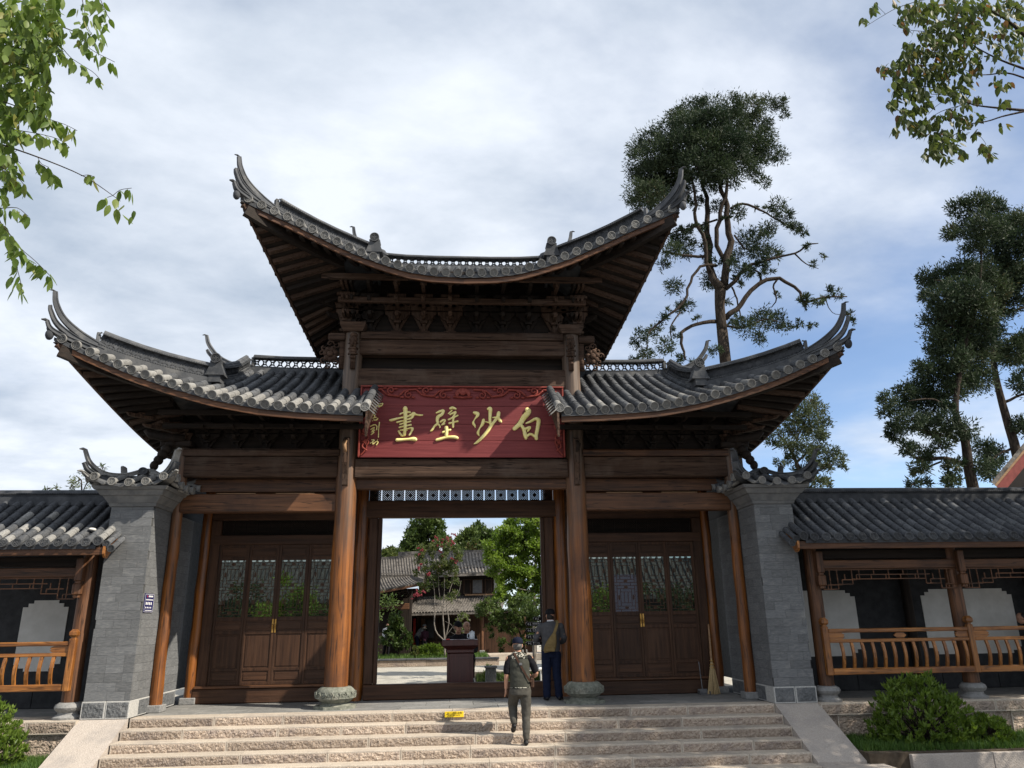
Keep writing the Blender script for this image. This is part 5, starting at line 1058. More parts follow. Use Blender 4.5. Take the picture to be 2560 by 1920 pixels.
J1 = [(450, 130, 90), (550, 110, 80), (680, 110, 90), (800, 110, 80), (900, 100, 65), (975, 95, 45), (1000, 150, 30), (370, 170, 70), (300, 260, 80), (200, 310, 90), (120, 350, 55), (420, 230, 110), (560, 220, 120), (700, 220, 120), (830, 220, 95), (885, 285, 60), (250, 400, 110), (130, 430, 55), (380, 350, 120), (520, 350, 130), (660, 350, 130), (800, 350, 105), (900, 390, 80), (975, 405, 48), (200, 520, 110), (100, 500, 45), (330, 480, 120), (470, 460, 120), (600, 480, 105), (730, 450, 95), (820, 450, 70), (120, 620, 70), (220, 620, 105), (100, 690, 42), (300, 600, 95), (420, 590, 70), (180, 710, 50), (560, 570, 70), (700, 540, 55), (870, 560, 38), (830, 520, 34), (480, 680, 40), (600, 700, 40), (380, 650, 50), (720, 740, 42), (960, 700, 50), (1000, 760, 50), (1060, 820, 42), (1100, 850, 28), (900, 830, 50), (880, 880, 34), (780, 900, 70), (850, 960, 70), (920, 990, 52), (720, 1000, 42), (760, 1080, 42), (690, 1050, 34), (560, 1130, 60), (380, 900, 66), (330, 960, 58), (420, 940, 50), (280, 1050, 32), (340, 1180, 48), (420, 1290, 40), (370, 1300, 32), (130, 1480, 48), (230, 1440, 40), (290, 1530, 48), (180, 1590, 48), (110, 1610, 32), (370, 1610, 32), (860, 1370, 66), (950, 1380, 56), (1010, 1420, 32), (760, 1420, 56), (700, 1400, 32), (850, 1480, 40), (590, 1560, 32), (1090, 1400, 22), (1160, 1405, 22), (1220, 1000, 16), (1250, 1200, 26), (1390, 1340, 22), (1400, 1390, 18)]
JL1 = [[(645, 1590, 38), (630, 1450, 36), (615, 1300, 34), (618, 1200, 40)], [(610, 1200, 32), (550, 1000, 24), (545, 800, 19), (535, 650, 15), (510, 560, 11), (480, 450, 7)], [(640, 1180, 28), (665, 1000, 25), (680, 860, 22), (650, 700, 18), (620, 560, 14), (600, 420, 10)], [(645, 1040, 15), (590, 880, 16), (620, 740, 14), (650, 600, 12), (660, 450, 8)], [(548, 1090, 14), (525, 920, 14), (470, 780, 12), (470, 660, 10), (440, 520, 7)], [(650, 1365, 21), (740, 1280, 17), (850, 1160, 15), (960, 1130, 13), (1090, 1210, 10), (1110, 1270, 9), (1230, 1240, 7), (1370, 1235, 4)], [(858, 1155, 9), (850, 1100, 8), (800, 1065, 5)], [(955, 1130, 7), (930, 1180, 6), (950, 1250, 5), (920, 1300, 3)], [(655, 1195, 15), (780, 1060, 12), (870, 1030, 9), (960, 1000, 8), (1060, 980, 7), (1140, 930, 6), (1200, 920, 3)], [(1060, 980, 6), (1120, 1040, 4), (1200, 1070, 2)], [(680, 712, 10), (750, 685, 9), (850, 720, 8), (920, 760, 6), (1010, 810, 5), (1100, 840, 3)], [(605, 1380, 15), (480, 1400, 12), (390, 1450, 11), (395, 1540, 9), (410, 1610, 6)], [(600, 1050, 12), (500, 1060, 10), (440, 1150, 9), (400, 1270, 9), (280, 1370, 7), (190, 1460, 6), (185, 1540, 4)], [(380, 1330, 6), (320, 1420, 5), (340, 1520, 3)], [(535, 1000, 11), (400, 990, 9), (280, 970, 7)], [(605, 780, 8), (450, 830, 6), (340, 850, 4)], [(690, 1180, 7), (715, 1250, 6), (740, 1370, 4)], [(1240, 1240, 4), (1260, 1300, 3), (1300, 1340, 2), (1390, 1340, 2)], [(700, 870, 7), (760, 950, 6), (850, 960, 4)], [(650, 1410, 8), (760, 1420, 6), (880, 1370, 4), (980, 1390, 2)]]
px_tree('juniper_tree', 'tall old juniper with flat dark crown and bare twisting limbs behind the right wing roof', 22, (1540, 220), 2.37, J1, JL1, 'leaf_juniper', 24, .22, .058, depth=1.9, group='junipers beyond the gate', tuft=30, fat=1.08, fuzz=.10)
J2 = [(520, 90, 55), (620, 70, 65), (700, 80, 55), (730, 110, 36), (480, 220, 42), (560, 190, 66), (650, 180, 66), (720, 200, 66), (600, 290, 55), (340, 470, 52), (430, 480, 76), (530, 430, 76), (620, 440, 84), (350, 560, 40), (450, 580, 84), (560, 560, 95), (400, 690, 72), (500, 680, 95), (620, 660, 100), (400, 790, 60), (500, 800, 100), (620, 780, 92), (400, 870, 50), (320, 960, 42), (380, 980, 70), (480, 920, 92), (600, 900, 92), (220, 1090, 42), (130, 1130, 40), (110, 1200, 30), (200, 1180, 50), (290, 1080, 60), (340, 1160, 80), (440, 1080, 80), (540, 1050, 80), (170, 1320, 36), (250, 1250, 56), (380, 1280, 66), (460, 1250, 50), (240, 1400, 36), (310, 1420, 46), (420, 1380, 38), (560, 1300, 46), (620, 1500, 46), (480, 1500, 36), (300, 1500, 36), (270, 1590, 28), (340, 1590, 22), (480, 1580, 36)]
px_tree('juniper_tree', 'dense dark juniper rising over the right gallery roof', 15, (2160, 480), 2.18, J2, [[(600, 1640, 32), (570, 1500, 28), (550, 1350, 24), (500, 1200, 18), (520, 1000, 14), (560, 800, 12), (620, 600, 10), (640, 300, 6), (620, 120, 4)], [(560, 1490, 14), (440, 1450, 12), (330, 1460, 10), (220, 1420, 6)], [(520, 1350, 10), (440, 1330, 11), (380, 1320, 12), (280, 1290, 8), (150, 1280, 5)], [(420, 1470, 6), (330, 1510, 5), (250, 1540, 4)], [(450, 1460, 8), (460, 1560, 6), (440, 1620, 5)], [(510, 1200, 9), (380, 1130, 6), (240, 1140, 4)], [(560, 800, 9), (450, 700, 6), (390, 600, 4)], [(600, 650, 8), (480, 500, 6), (380, 480, 4)]], 'leaf_juniper', 24, .19, .055, depth=1.3, group='junipers beyond the gate', tuft=60, fat=1.18, fuzz=.15)
J3 = [(800, 180, 74), (860, 170, 64), (700, 280, 74), (800, 290, 84), (870, 300, 56), (720, 420, 84), (820, 420, 74), (680, 540, 90), (790, 540, 84), (740, 640, 70), (900, 450, 80), (940, 300, 80), (960, 600, 80), (700, 760, 56), (700, 880, 66), (820, 870, 66), (860, 800, 50), (640, 1020, 60), (650, 1400, 46), (720, 1430, 48), (700, 1520, 48), (830, 1050, 36), (860, 1000, 34), (850, 1270, 40), (800, 900, 50), (960, 900, 80), (980, 1100, 70), (960, 1300, 70)]
px_tree('juniper_tree', 'juniper with a leaning bare trunk at the right edge behind the gallery', 18, (2160, 480), 2.18, J3, [[(845, 1480, 28), (790, 1280, 24), (740, 1100, 20), (710, 950, 16), (705, 800, 12), (760, 500, 8), (800, 250, 5)], [(760, 1150, 10), (870, 1100, 7), (960, 1080, 5)], [(705, 680, 9), (870, 630, 8), (960, 600, 5)], [(810, 1330, 9), (880, 1280, 6), (960, 1280, 4)], [(800, 1400, 8), (730, 1430, 6), (680, 1480, 4)]], 'leaf_juniper', 24, .20, .058, depth=1.5, group='junipers beyond the gate', tuft=55, fat=1.22, fuzz=.15)
J4 = [(1840, 740, 44), (1760, 800, 46), (1880, 800, 46), (1700, 880, 46), (1820, 870, 56), (1920, 900, 44), (1620, 950, 44), (1740, 960, 56), (1860, 970, 54), (1920, 980, 38), (1560, 1030, 30), (1660, 1050, 46), (1780, 1060, 54), (1900, 1080, 44), (1980, 1120, 44), (2040, 1160, 38), (2060, 1220, 20), (1960, 1200, 36), (1860, 1170, 36), (1700, 1150, 36), (1820, 1260, 36), (1900, 1320, 36), (1960, 1350, 20), (1620, 1180, 28), (1840, 1350, 28)]
px_tree('juniper_tree', 'sparse lower juniper bough behind the cap of the right pier', 12, (1380, 740), 2.836, J4, [[(1790, 1550, 18), (1770, 1300, 15), (1720, 1150, 13), (1650, 1030, 9), (1600, 980, 6)], [(1740, 1180, 11), (1800, 1120, 8), (1900, 1060, 5)], [(1770, 1300, 8), (1860, 1250, 6), (1980, 1190, 4)], [(1700, 1120, 8), (1760, 950, 6), (1830, 820, 4)], [(1660, 1040, 7), (1560, 1090, 4)], [(1850, 1260, 5), (1900, 1320, 3)]], 'leaf_juniper_pale', 24, .13, .042, depth=.8, group='junipers beyond the gate', tuft=75, fat=1.3, fuzz=.15)
px_tree('leafy_shrub', 'pale narrow-leaved shrub top behind the left gallery ridge', 6, (100, 700), 2.765, [(280, 1380, 60), (330, 1330, 40), (430, 1300, 22), (220, 1420, 40), (350, 1400, 36), (60, 1440, 22), (110, 1440, 22)], [[(290, 1700, 8), (290, 1500, 6), (285, 1380, 4)], [(288, 1480, 4), (340, 1380, 3), (430, 1290, 2)], [(288, 1500, 4), (220, 1430, 2)], [(288, 1520, 4), (110, 1440, 2)]], 'leaf_myrtle', 16, .11, .026, depth=.4, cat='shrub', tuft=30, out=.4)
# street trees that overhang the view: leaves near the lens are separate pieces
def leaf_mesh(m, name='leaf'):
    mb = MB(); P = [(0, 0), (.30, .16), (.40, .38), (.33, .62), (.14, .86), (0, 1.0)]; V = []
    for t, (w, l) in enumerate(P): V.append((0, -.10*l*l*0, -l)); V[-1] = (0, .10*math.sin(l*2.2), -l)
    mid = len(V)
    for sg in (-1, 1):
        for w, l in P[1:-1]: V.append((sg*w, .10*math.sin(l*2.2)-.16*w, -l))
    n = len(P); Lf = lambda i: mid+i-1; Rt = lambda i: mid+(n-2)+i-1; F = [(0, 1, Lf(1)), (0, Rt(1), 1)]
    for i in range(1, n-2): F += [(i, i+1, Lf(i+1), Lf(i)), (i, Rt(i), Rt(i+1), i+1)]
    F += [(n-2, n-1, Lf(n-2)), (n-2, Rt(n-2), n-1)]; mb.add(V, F); return mb.mesh(name, m, True)
def street_tree(name, label, base, trunk_pts, Y, org, sc, twigs, leaves, leafm, size, extra, barkm='bark', droop=.9, offx=None):
    root = empty(name, base, label, 'tree', 'street trees before the gate'); tr = MB(); ppm = FPX/((Y-CAM.y)*1.0); k = 1/(sc*ppm); W = lambda x, y, dy=0: at(org[0]+x/sc, org[1]+y/sc, Y+dy)
    for l in trunk_pts: limb(tr, l, 9)
    tp = [Vector(p[:3]) for l in trunk_pts[:1] for p in spline(l, 6)]
    for l in twigs:
        q = W(*l[0][:2])
        if pxx(q) < 0 or pxx(q) > 2560:
            c_ = min(tp, key=lambda p: (p-q).length+max(0, p.z-q.z)*2); limb(tr, [(*c_, max(.03, l[0][2]*k*2)), (*(c_.lerp(q, .5)+Vector((0, 0, .12))), max(.02, l[0][2]*k*1.5)), (*q, max(.004, l[0][2]*k))], 6)
    for l in twigs: tw = MB(); limb(tw, [(*W(x, y), max(.0022, r*k)) for x, y, r in l], 5); tw.build('twig', M[barkm], root, True)
    tr.build('trunk', M[barkm], root, True); me = leaf_mesh(M[leafm]); cnt = 0; rest = []
    random.shuffle(leaves)
    for (x, y) in leaves:
        p = W(x, y, random.uniform(-.35, .35)); s_ = size*random.uniform(.75, 1.2)
        Mx = Matrix.Translation(p) @ Matrix.Rotation(random.uniform(0, 6.28), 4, 'Z') @ Matrix.Rotation(random.gauss(.3, .25), 4, 'X') @ Matrix.Rotation(random.gauss(0, .25), 4, 'Y') @ Matrix.Diagonal((s_*random.uniform(.5, .72), s_, s_, 1))
        if cnt < 300: inst('leaf', me, Mx, root); cnt += 1
        else: rest.append(Mx)
    if rest:
        mb = MB(); bv = [v.co.copy() for v in me.vertices]; bf = [tuple(p.vertices) for p in me.polygons]; tint = []
        for Mx in rest: mb.add([Mx @ v for v in bv], bf); tint += [random.random()]*len(bf)
        o = mb.build('leaves', M[leafm], root, True, kind='stuff'); a = o.data.attributes.new('tint', 'FLOAT', 'FACE'); a.data.foreach_set('value', tint)
    if extra: facecloud('crown', clump_leaves(extra, 26, size*1.5, size*.85, .5, 10, .3), 4, M[leafm], root, kind='stuff')
    return root
def along(tw, step, drop=8, jit=10):
    out = []
    for l in tw:
        S = spline([p[:2] for p in l], 8); acc = 0
        for a, b in zip(S, S[1:]):
            d = math.dist(a, b); acc += d
            while acc > step: acc -= step; out.append((b[0]+random.uniform(-jit, jit), b[1]+random.uniform(-4, drop)))
    return out
LT = [[(-60, 740, 5), (0, 765, 5), (240, 850, 4), (450, 940, 3), (600, 1040, 2), (640, 1070, 1.5)], [(600, 1040, 1.5), (640, 1010, 1.2), (700, 1000, 1)], [(430, 935, 1.2), (470, 930, 1), (500, 940, .8)], [(200, 835, 1.5), (220, 870, 1.2), (260, 890, 1)], [(210, 870, 1), (300, 940, 1)], [(600, 1040, 1), (570, 1050, .8)], [(-60, 20, 6), (80, 95, 5), (200, 110, 4), (400, 170, 3), (480, 260, 2), (610, 330, 1)], [(430, -40, 3), (450, 60, 2), (470, 150, 1.5), (500, 200, 1)], [(520, -40, 3), (560, 60, 2), (590, 110, 1)], [(-40, 200, 5), (120, 260, 4), (300, 240, 3), (380, 310, 2), (490, 380, 1.2), (530, 420, 1)], [(-40, 330, 5), (100, 340, 3), (220, 370, 2), (250, 440, 1.5), (265, 510, 1)], [(-40, 520, 5), (100, 570, 3), (220, 620, 2), (340, 660, 1.5), (410, 695, 1)], [(-40, 660, 4), (80, 690, 3), (200, 710, 2), (310, 740, 1.5), (370, 785, 1)], [(-40, 860, 4), (40, 910, 3), (100, 950, 2), (140, 1000, 1)], [(-20, 1100, 3), (0, 1108, 3), (90, 1105, 2), (150, 1150, 1)], [(-40, 1130, 4), (40, 1230, 3), (110, 1320, 2), (190, 1390, 1.5), (280, 1480, 1)], [(60, 1260, 1.5), (90, 1420, 1.5), (110, 1500, 1), (118, 1560, 1)], [(-40, 1000, 3), (20, 1030, 2), (40, 1060, 1)], [(-40, 420, 4), (120, 460, 3), (240, 520, 1.5)], [(-40, 780, 3), (60, 830, 2), (110, 870, 1)]]
lv = along(LT[1:6], 16, 30, 16)+along(LT[6:], 17, 26, 15)+along(LT[11:16], 26, 26, 12)+[(470, 930), (500, 935), (190, 870), (250, 910), (270, 930), (300, 950), (690, 1010), (660, 1090), (620, 1110), (650, 1140), (700, 1150), (710, 1120), (560, 1060), (585, 1090), (60, 1470), (75, 1530), (210, 870), (320, 950)]
lv += [(random.uniform(-20, 330), random.uniform(-20, 300)) for _ in range(430)]+[(random.uniform(-20, 260), random.uniform(280, 640)) for _ in range(330)]+[(random.uniform(-20, 100), random.uniform(600, 1000)) for _ in range(110)]+[(random.uniform(400, 560), random.uniform(-10, 230)) for _ in range(40)]
street_tree('street_tree', 'fresh green tree whose drooping leafy twigs hang in at the upper left', (-6.6, -10.6, -1.05), [[(-6.6, -10.6, -1.05, .20), (-6.5, -10.6, 1.5, .17), (-6.3, -10.5, 3.6, .13), (-6.2, -10.5, 5.5, .09), (-6.0, -10.3, 7.2, .05)], [(-6.35, -10.5, 3.2, .07), (-5.4, -10.4, 4.3, .045), (-4.5, -10.3, 4.9, .02)], [(-6.2, -10.5, 4.6, .06), (-5.2, -10.4, 5.9, .04), (-4.4, -10.3, 6.4, .015)], [(-6.3, -10.5, 3.6, .06), (-7.6, -10.8, 5.2, .03)]], -10.3, (0, 0), 2.127, LT, lv, 'leaf_fresh', .098, [(q, .45) for q in [(-6.6+random.uniform(-1.8, .8), -10.5+random.uniform(-1.6, 1), 4.6+random.uniform(0, 3)) for _ in range(80)] if pxx(q) < -260][:26])
RT = [[(1900, 1095, 20), (1817, 1090, 18), (1500, 1060, 12), (1300, 1030, 8), (1100, 950, 5), (900, 930, 3)], [(1900, 1080, 16), (1817, 1100, 14), (1600, 1150, 10), (1440, 1200, 8), (1200, 1230, 4)], [(1900, 800, 14), (1817, 770, 12), (1640, 720, 10), (1400, 740, 6), (1200, 680, 3)], [(1900, 420, 28), (1817, 350, 24), (1650, 200, 18), (1500, 110, 12), (1400, 0, 8)], [(1900, 720, 18), (1817, 680, 16), (1600, 600, 12), (1400, 500, 8), (1250, 400, 4)], [(240, 270, 2), (400, 170, 3), (560, 80, 4), (740, 20, 5), (900, -20, 6)], [(360, 50, 2), (450, 140, 2)], [(1340, 1290, 3), (1440, 1420, 2), (1400, 1440, 2)], [(870, 1130, 2), (960, 1040, 3), (1100, 960, 3)], [(700, 1370, 2), (860, 1200, 3), (1000, 1100, 4), (1200, 1040, 5)], [(900, 1500, 3), (1100, 1350, 5), (1300, 1230, 7)], [(600, 650, 3), (900, 640, 5), (1250, 600, 8)], [(560, 880, 3), (800, 850, 5), (1100, 900, 7)], [(700, 300, 3), (1000, 330, 6), (1400, 430, 9)], [(780, 60, 3), (1000, 120, 6), (1300, 180, 9)]]
RC = [(660, 100, 70, 14), (760, 60, 90, 20), (900, 70, 90, 20), (1050, 60, 100, 26), (1220, 60, 110, 30), (1400, 60, 110, 26), (1600, 60, 120, 26), (1750, 80, 100, 18), (600, 220, 60, 10), (660, 280, 40, 6), (800, 170, 80, 14), (960, 220, 90, 18), (1120, 230, 100, 24), (1300, 240, 110, 26), (830, 330, 70, 14), (960, 380, 100, 24), (1130, 360, 110, 28), (1300, 380, 110, 24), (1600, 300, 120, 16), (1740, 300, 90, 14), (680, 440, 70, 14), (690, 520, 70, 14), (840, 520, 110, 28), (1000, 520, 110, 28), (1160, 540, 110, 26), (1330, 570, 110, 22), (1550, 480, 110, 14), (1740, 440, 90, 16), (440, 670, 60, 12), (540, 640, 60, 12), (640, 640, 80, 18), (760, 680, 100, 26), (900, 700, 100, 24), (1060, 700, 110, 24), (1250, 730, 100, 18), (600, 790, 70, 14), (740, 810, 90, 20), (560, 880, 60, 12), (680, 920, 80, 16), (820, 900, 80, 16), (980, 850, 90, 18), (1180, 850, 90, 14), (500, 1030, 45, 8), (540, 990, 40, 6), (1100, 930, 80, 12), (1230, 1000, 70, 12), (640, 1080, 50, 9), (780, 1060, 60, 10), (850, 1000, 60, 8), (620, 1160, 70, 14), (560, 1280, 40, 7), (720, 1230, 60, 12), (860, 1200, 60, 10), (800, 1290, 50, 8), (960, 1180, 80, 14), (1080, 1110, 70, 12), (1200, 1180, 80, 12), (1350, 1150, 70, 8), (920, 1340, 70, 14), (1040, 1320, 80, 16), (1000, 1430, 80, 16), (920, 1490, 60, 12), (1120, 1420, 70, 12), (1200, 1500, 50, 7), (840, 1540, 30, 4), (1050, 1560, 40, 5), (1200, 1320, 60, 8), (1340, 1310, 40, 5), (1420, 1460, 50, 12), (1480, 1520, 40, 7), (1540, 830, 60, 8), (1640, 830, 40, 4), (1360, 960, 50, 6), (1600, 1000, 60, 8), (1600, 1230, 40, 3), (1460, 350, 60, 6), (330, 90, 40, 5), (230, 200, 36, 4), (350, 20, 26, 2), (530, 20, 30, 3), (1560, 700, 70, 5), (1720, 560, 70, 6)]
rv = [(x+random.gauss(0, r*.5), y+random.gauss(0, r*.45)) for x, y, r, n in RC for _ in range(int(n*2.3))]
street_tree('street_tree', 'tree with browning leaves whose branches reach in at the upper right', (8.6, -9.0, -1.05), [[(8.6, -9.0, -1.05, .22), (8.5, -9.0, 2, .18), (8.2, -9.0, 4.2, .13), (7.4, -8.9, 5.8, .09)], [(8.3, -9.0, 4.2, .1), (9.4, -8.6, 6.5, .06), (9.8, -8.2, 8, .03)]], -8.7, (2100, 0), 3.95, RT, rv, 'leaf_autumn', .092, [(q, .45) for q in [(8.9+random.uniform(-1.6, 1.6), -8.8+random.uniform(-1.6, 1.6), 4.8+random.uniform(0, 3.4)) for _ in range(90)] if pxx(q) > 2760][:30])
# unseen taller tree, added out of view to dapple the right bay with shade
r3 = empty('street_tree', (12.9, -5.2, -1.05), 'unseen broad tree added beyond the right edge to shade the right gallery', 'tree', 'street trees before the gate'); t3 = MB(); limb(t3, [(12.9, -5.2, -1.05, .28), (12.8, -5.1, 3, .22), (12.7, -5.0, 6.5, .16), (12.5, -4.9, 10, .08), (12.4, -4.9, 13, .03)], 10)
for i in range(9): a = i*2.4; z = 5+i*.85; limb(t3, [(12.75, -5.05, z, .08), (12.7+1.2*math.cos(a), -5+1.2*math.sin(a), z+.9, .05), (12.7+2.2*math.cos(a), -5+2.2*math.sin(a), z+1.3, .015)], 6)
ex = []
while len(ex) < 105:
    p = Vector((random.uniform(-1, 1), random.uniform(-1, 1), random.uniform(-1, 1))); q = Vector((13.2+p.x*3.0, -4.1+p.y*3.2, 8.8+p.z*4.8))
    if p.length < 1 and pxx(q-Vector((.8, 0, 0))) > 2600: ex.append((tuple(q), random.uniform(.45, .75)))
while len(ex) < 135:  # low clumps added to keep the sun off the gallery back wall
    q = Vector((14.2+random.gauss(0, .9), -2.6+random.gauss(0, .8), 5.6+random.gauss(0, 1.1)))
    if pxx(q-Vector((.8, 0, 0))) > 2600: ex.append((tuple(q), random.uniform(.4, .6)))
for _q in ((12.75, -5.05, 4.6), (13.0, -4.6, 5.2)): limb(t3, [(*_q, .07), (13.6, -3.4, 5.6, .045), (14.3, -2.4, 6.2, .015)], 6)
t3.build('trunk', M['bark'], r3, True)
facecloud('crown', clump_leaves(ex, 26, .17, .10, .5, 10, .3), 4, M['leaf_mid'], r3)
# bushes in the beds
def bush(label, c, rx, ry, rz, n, leafm='leaf_bush', L=.085, name='bush', cat='bush', group=None, stems=True):
    root = empty(name, c, label, cat, group); T = RNG.normal(size=(n, 3)); T /= np.linalg.norm(T, axis=1, keepdims=True); T[:, 2] = np.abs(T[:, 2])*1.0-.15; rr = RNG.uniform(.45, 1.0, n)**.5
    bumpy = 1+.18*np.array([noise.noise((t[0]*2.2+c[0], t[1]*2.2, t[2]*2.2)) for t in T]); T = T*(rr*bumpy)[:, None]*np.array([rx, ry, rz])+np.array([c[0], c[1], c[2]+rz*.15])
    k = 11; tn = T-np.array([c[0], c[1], c[2]-.2]); tn /= np.linalg.norm(tn, axis=1, keepdims=True); d = RNG.normal(size=(n, k, 3))*.55+tn[:, None, :]*.55+np.array([0, 0, .75]); d /= np.linalg.norm(d, axis=2, keepdims=True); base = np.repeat(T[:, None, :], k, 1)+RNG.normal(size=(n, k, 3))*.012; m_ = n*k
    facecloud('foliage', kites(base.reshape(-1, 3), d.reshape(-1, 3), L*RNG.uniform(.6, 1.25, m_), L*.34*RNG.uniform(.8, 1.2, m_)), 4, M[leafm], root)
    if stems:
        st = MB()
        for i in range(0, n, max(1, n//60)): st.tube([Vector((c[0]+random.uniform(-.1, .1)*rx, c[1]+random.uniform(-.1, .1), c[2])), Vector(T[i])*.5+Vector(c)*.5+Vector((0, 0, .05)), Vector(T[i])], [.014, .009, .004], 4, False)
        st.build('stems', M['bark'], root)
    return root
bush('rounded bright green bush in front of the right gallery', (7.92, -1.72, -.60), .92, .62, 1.10, 640, L=.10)
bush('low sprawling green shrub at the foot of the right-hand bush', (8.95, -1.85, -.60), .42, .38, .42, 170)
bush('bright green bush under the left gallery railing', (-7.45, -1.85, -.60), .66, .6, 1.0, 520)
# ------------------------------------------------------------------ the courtyard beyond the gate
structure('courtyard', MB().box(-40, 40, 4.3, 70, -1.0, -.5), M['cobble'])
zd = lambda x, y, Y: at(940+x/5.267, 1290+y/5.267, Y)
zc = lambda x, y, Y: at(940+x/7.54, 1500+y/7.54, Y)
bedo = structure('raised_bed', MB().box(-12, 1.5, 22.0, 26.4, -.5, -.16), M['soil'])
x = -12
while x < 1.4: w = random.uniform(.8, 1.3); part('wall_stone', 'granite_rough', bedo, B(x+.005, x+w-.005, 21.9, 21.995, -.5, -.22, .012)); part('cap_stone', 'tile', bedo, B(x+.003, x+w-.003, 21.84, 22.15, -.218, -.14, .015)); x += w
grass_patch('lawn_grass', -8, 1.4, 22.15, 26.3, -.16, 9000, .16, 'strip of lawn on the raised bed across the courtyard')
structure('flower_bed', MB().box(.55, 6, 10.2, 15.5, -.5, -.38), M['soil'])
grass_patch('ground_cover', .55, 5, 10.2, 12.2, -.38, 7000, .22, 'low green ground cover behind the lectern', 'leaf_mid')
def far_roof(parent, name, P00, P10, P01, P11, rows=30, sag=.12, m='tile_old', lift=0.0, r=.07):
    """tiled slope: eave P00-P10, top P01-P11; tile rows joined"""
    mb = MB(); rr = MB(); n = 8
    P00, P10, P01, P11 = map(Vector, (P00, P10, P01, P11))
    def q(u, v): e = P00.lerp(P10, u); t = P01.lerp(P11, u); p = e.lerp(t, v); p.z -= sag*math.sin(math.pi*v); p.z += lift*(abs(u-.5)*2)**3*(1-v); return p
    mb.slab([[q(i/rows, j/n) for j in range(n+1)] for i in range(rows+1)], (0, 0, -.1)); o = part(name, m, parent, mb)
    for i in range(rows): rr.tube([q((i+.5)/rows, j/n)+Vector((0, 0, .02)) for j in range(n+1)], r, 6)
    rr.build('tile_rows', M[m], o, kind='stuff'); return o
hall = empty('temple_hall', (1, 29, -.1), 'old two-storey timber hall with mottled tile roofs across the courtyard', 'building')
V3 = lambda x, y, z: Vector((x, y, z))
ue0, ue1 = zd(560, 790, 27), zd(1700, 745, 27); ut0, ut1 = zd(520, 515, 30), zd(1640, 480, 30)
far_roof(hall, 'upper_roof', ue0, ue1, ut0, ut1, 26, .12)
mb = MB(); mb.obox(ut0+V3(-1, .1, .05), ut1+V3(1, .1, .05), .3, .28); part('ridge', 'tile_old', hall, mb)
le0, le1 = zd(330, 1290, 25.5), zd(1640, 1255, 25.5); lt0, lt1 = zd(560, 1075, 28), zd(1700, 1055, 28)
far_roof(hall, 'lower_roof', le0, le1, lt0, lt1, 34, .08)
wu = MB(); wu.box(lt0.x, ue1.x, 28.0, 29.5, lt0.z-.4, ue0.z+.5); part('upper_wall', 'wood_dark_z', hall, wu)
for (a, b, m) in ((1150, 1250, 'wood_dark_z'), (1260, 1410, 'metal_grey'), (1430, 1530, 'wood_dark_z'), (1540, 1620, 'plaster_white')):
    p = zd(a, 1030, 27.98); q = zd(b, 830, 27.98); f = part('window', 'wood_aged_z', hall, B(p.x, q.x, 27.93, 27.99, p.z, q.z, .01)); part('pane', m, f, B(p.x+.06, q.x-.06, 27.915, 27.95, p.z+.06, q.z-.06, .004))
p = zd(1170, 1040, 27.7); q = zd(1640, 1030, 27.7); mb = MB(); mb.obox(p, q, .08, .07); part('sill', 'wood_raw', hall, mb)
wl = MB(); wl.box(zc(760, 900, 27).x, le1.x+2, 27.0, 29, -.15, le0.z+.1); part('lower_wall', 'wood_door_z', hall, wl)
wl = MB(); wl.box(-9, zc(750, 900, 27).x, 27.3, 29.4, -.15, 3.2); part('lower_wall', 'wood_dark_z', hall, wl)
def pane(a, b, c, d, m, nm='window', Y=26.97): p = zc(a, d, Y); q = zc(b, c, Y); return part(nm, m, hall, B(p.x, q.x, Y-.05, Y, p.z, q.z, .01))
w_ = pane(830, 1130, 335, 760, 'wood_dark_z'); pane(955, 1090, 380, 720, 'wall_dark', 'window_sash', 26.9); pane(840, 930, 350, 740, 'wood_brown_z', 'door_leaf', 26.9)
pane(1160, 1600, 335, 760, 'wood_dark_z'); pane(690, 750, 350, 900, 'red_bright', 'door_panel', 26.9)
for a in (-3.2, zc(575, 600, 26).x, 1.2, 3.4): mb = MB(); mb.tube([(a, 26, -.15), (a, 26, le0.z+.05)], .09, 12); part('post', 'wood_brown_z', hall, mb); part('post_base', 'drum_stone', hall, B(a-.14, a+.14, 25.86, 26.14, -.158, .02, .02))
part('hall_plinth', 'granite_flat', hall, B(-9, 6, 25.6, 30, -.5, -.16, .02))
pav = empty('side_pavilion', (-6, 27, -.5), 'dark timber pavilion with upturned tiled eaves left across the courtyard', 'building')
far_roof(pav, 'upper_roof', zd(-300, 800, 25.6), zd(640, 790, 25.6), zd(-300, 600, 28.5), zd(600, 545, 28.5), 26, .1)
mb = MB(); mb.obox(zd(-300, 590, 28.5), zd(600, 535, 28.5), .25, .2); part('ridge', 'tile_old', pav, mb)
far_roof(pav, 'lower_roof', zd(-300, 1060, 24.0), zd(650, 880, 24.0), zd(-300, 800, 26.0), zd(480, 780, 26.0), 24, .08)
mb = MB(); mb.obox(zd(-300, 770, 26), zd(600, 790, 25.8), .22, .2); mb.obox(zd(480, 790, 25.7), zd(640, 850, 24.1), .18, .16); part('ridge', 'tile_old', pav, mb)
mb = MB(); mb.obox(zd(-300, 1075, 24.02), zd(650, 893, 24.02), .06, .10); part('fascia_board', 'wood_brown_x', pav, mb)
for j in range(4):
    for i in range(9): c = zd(30+i*46+j*12, 1050-i*8+j*26, 24.4+j*.25); part('bracket', 'wood_dark_x', pav, B(c.x-.10, c.x+.08, c.y-.1, c.y+.1, c.z-.045, c.z+.045, .02))
p = zd(-300, 1420, 26); q = zd(470, 1030, 26); wl = MB(); wl.box(p.x, q.x, 25.4, 27, -.3, q.z); part('wall', 'wood_dark_z', pav, wl)
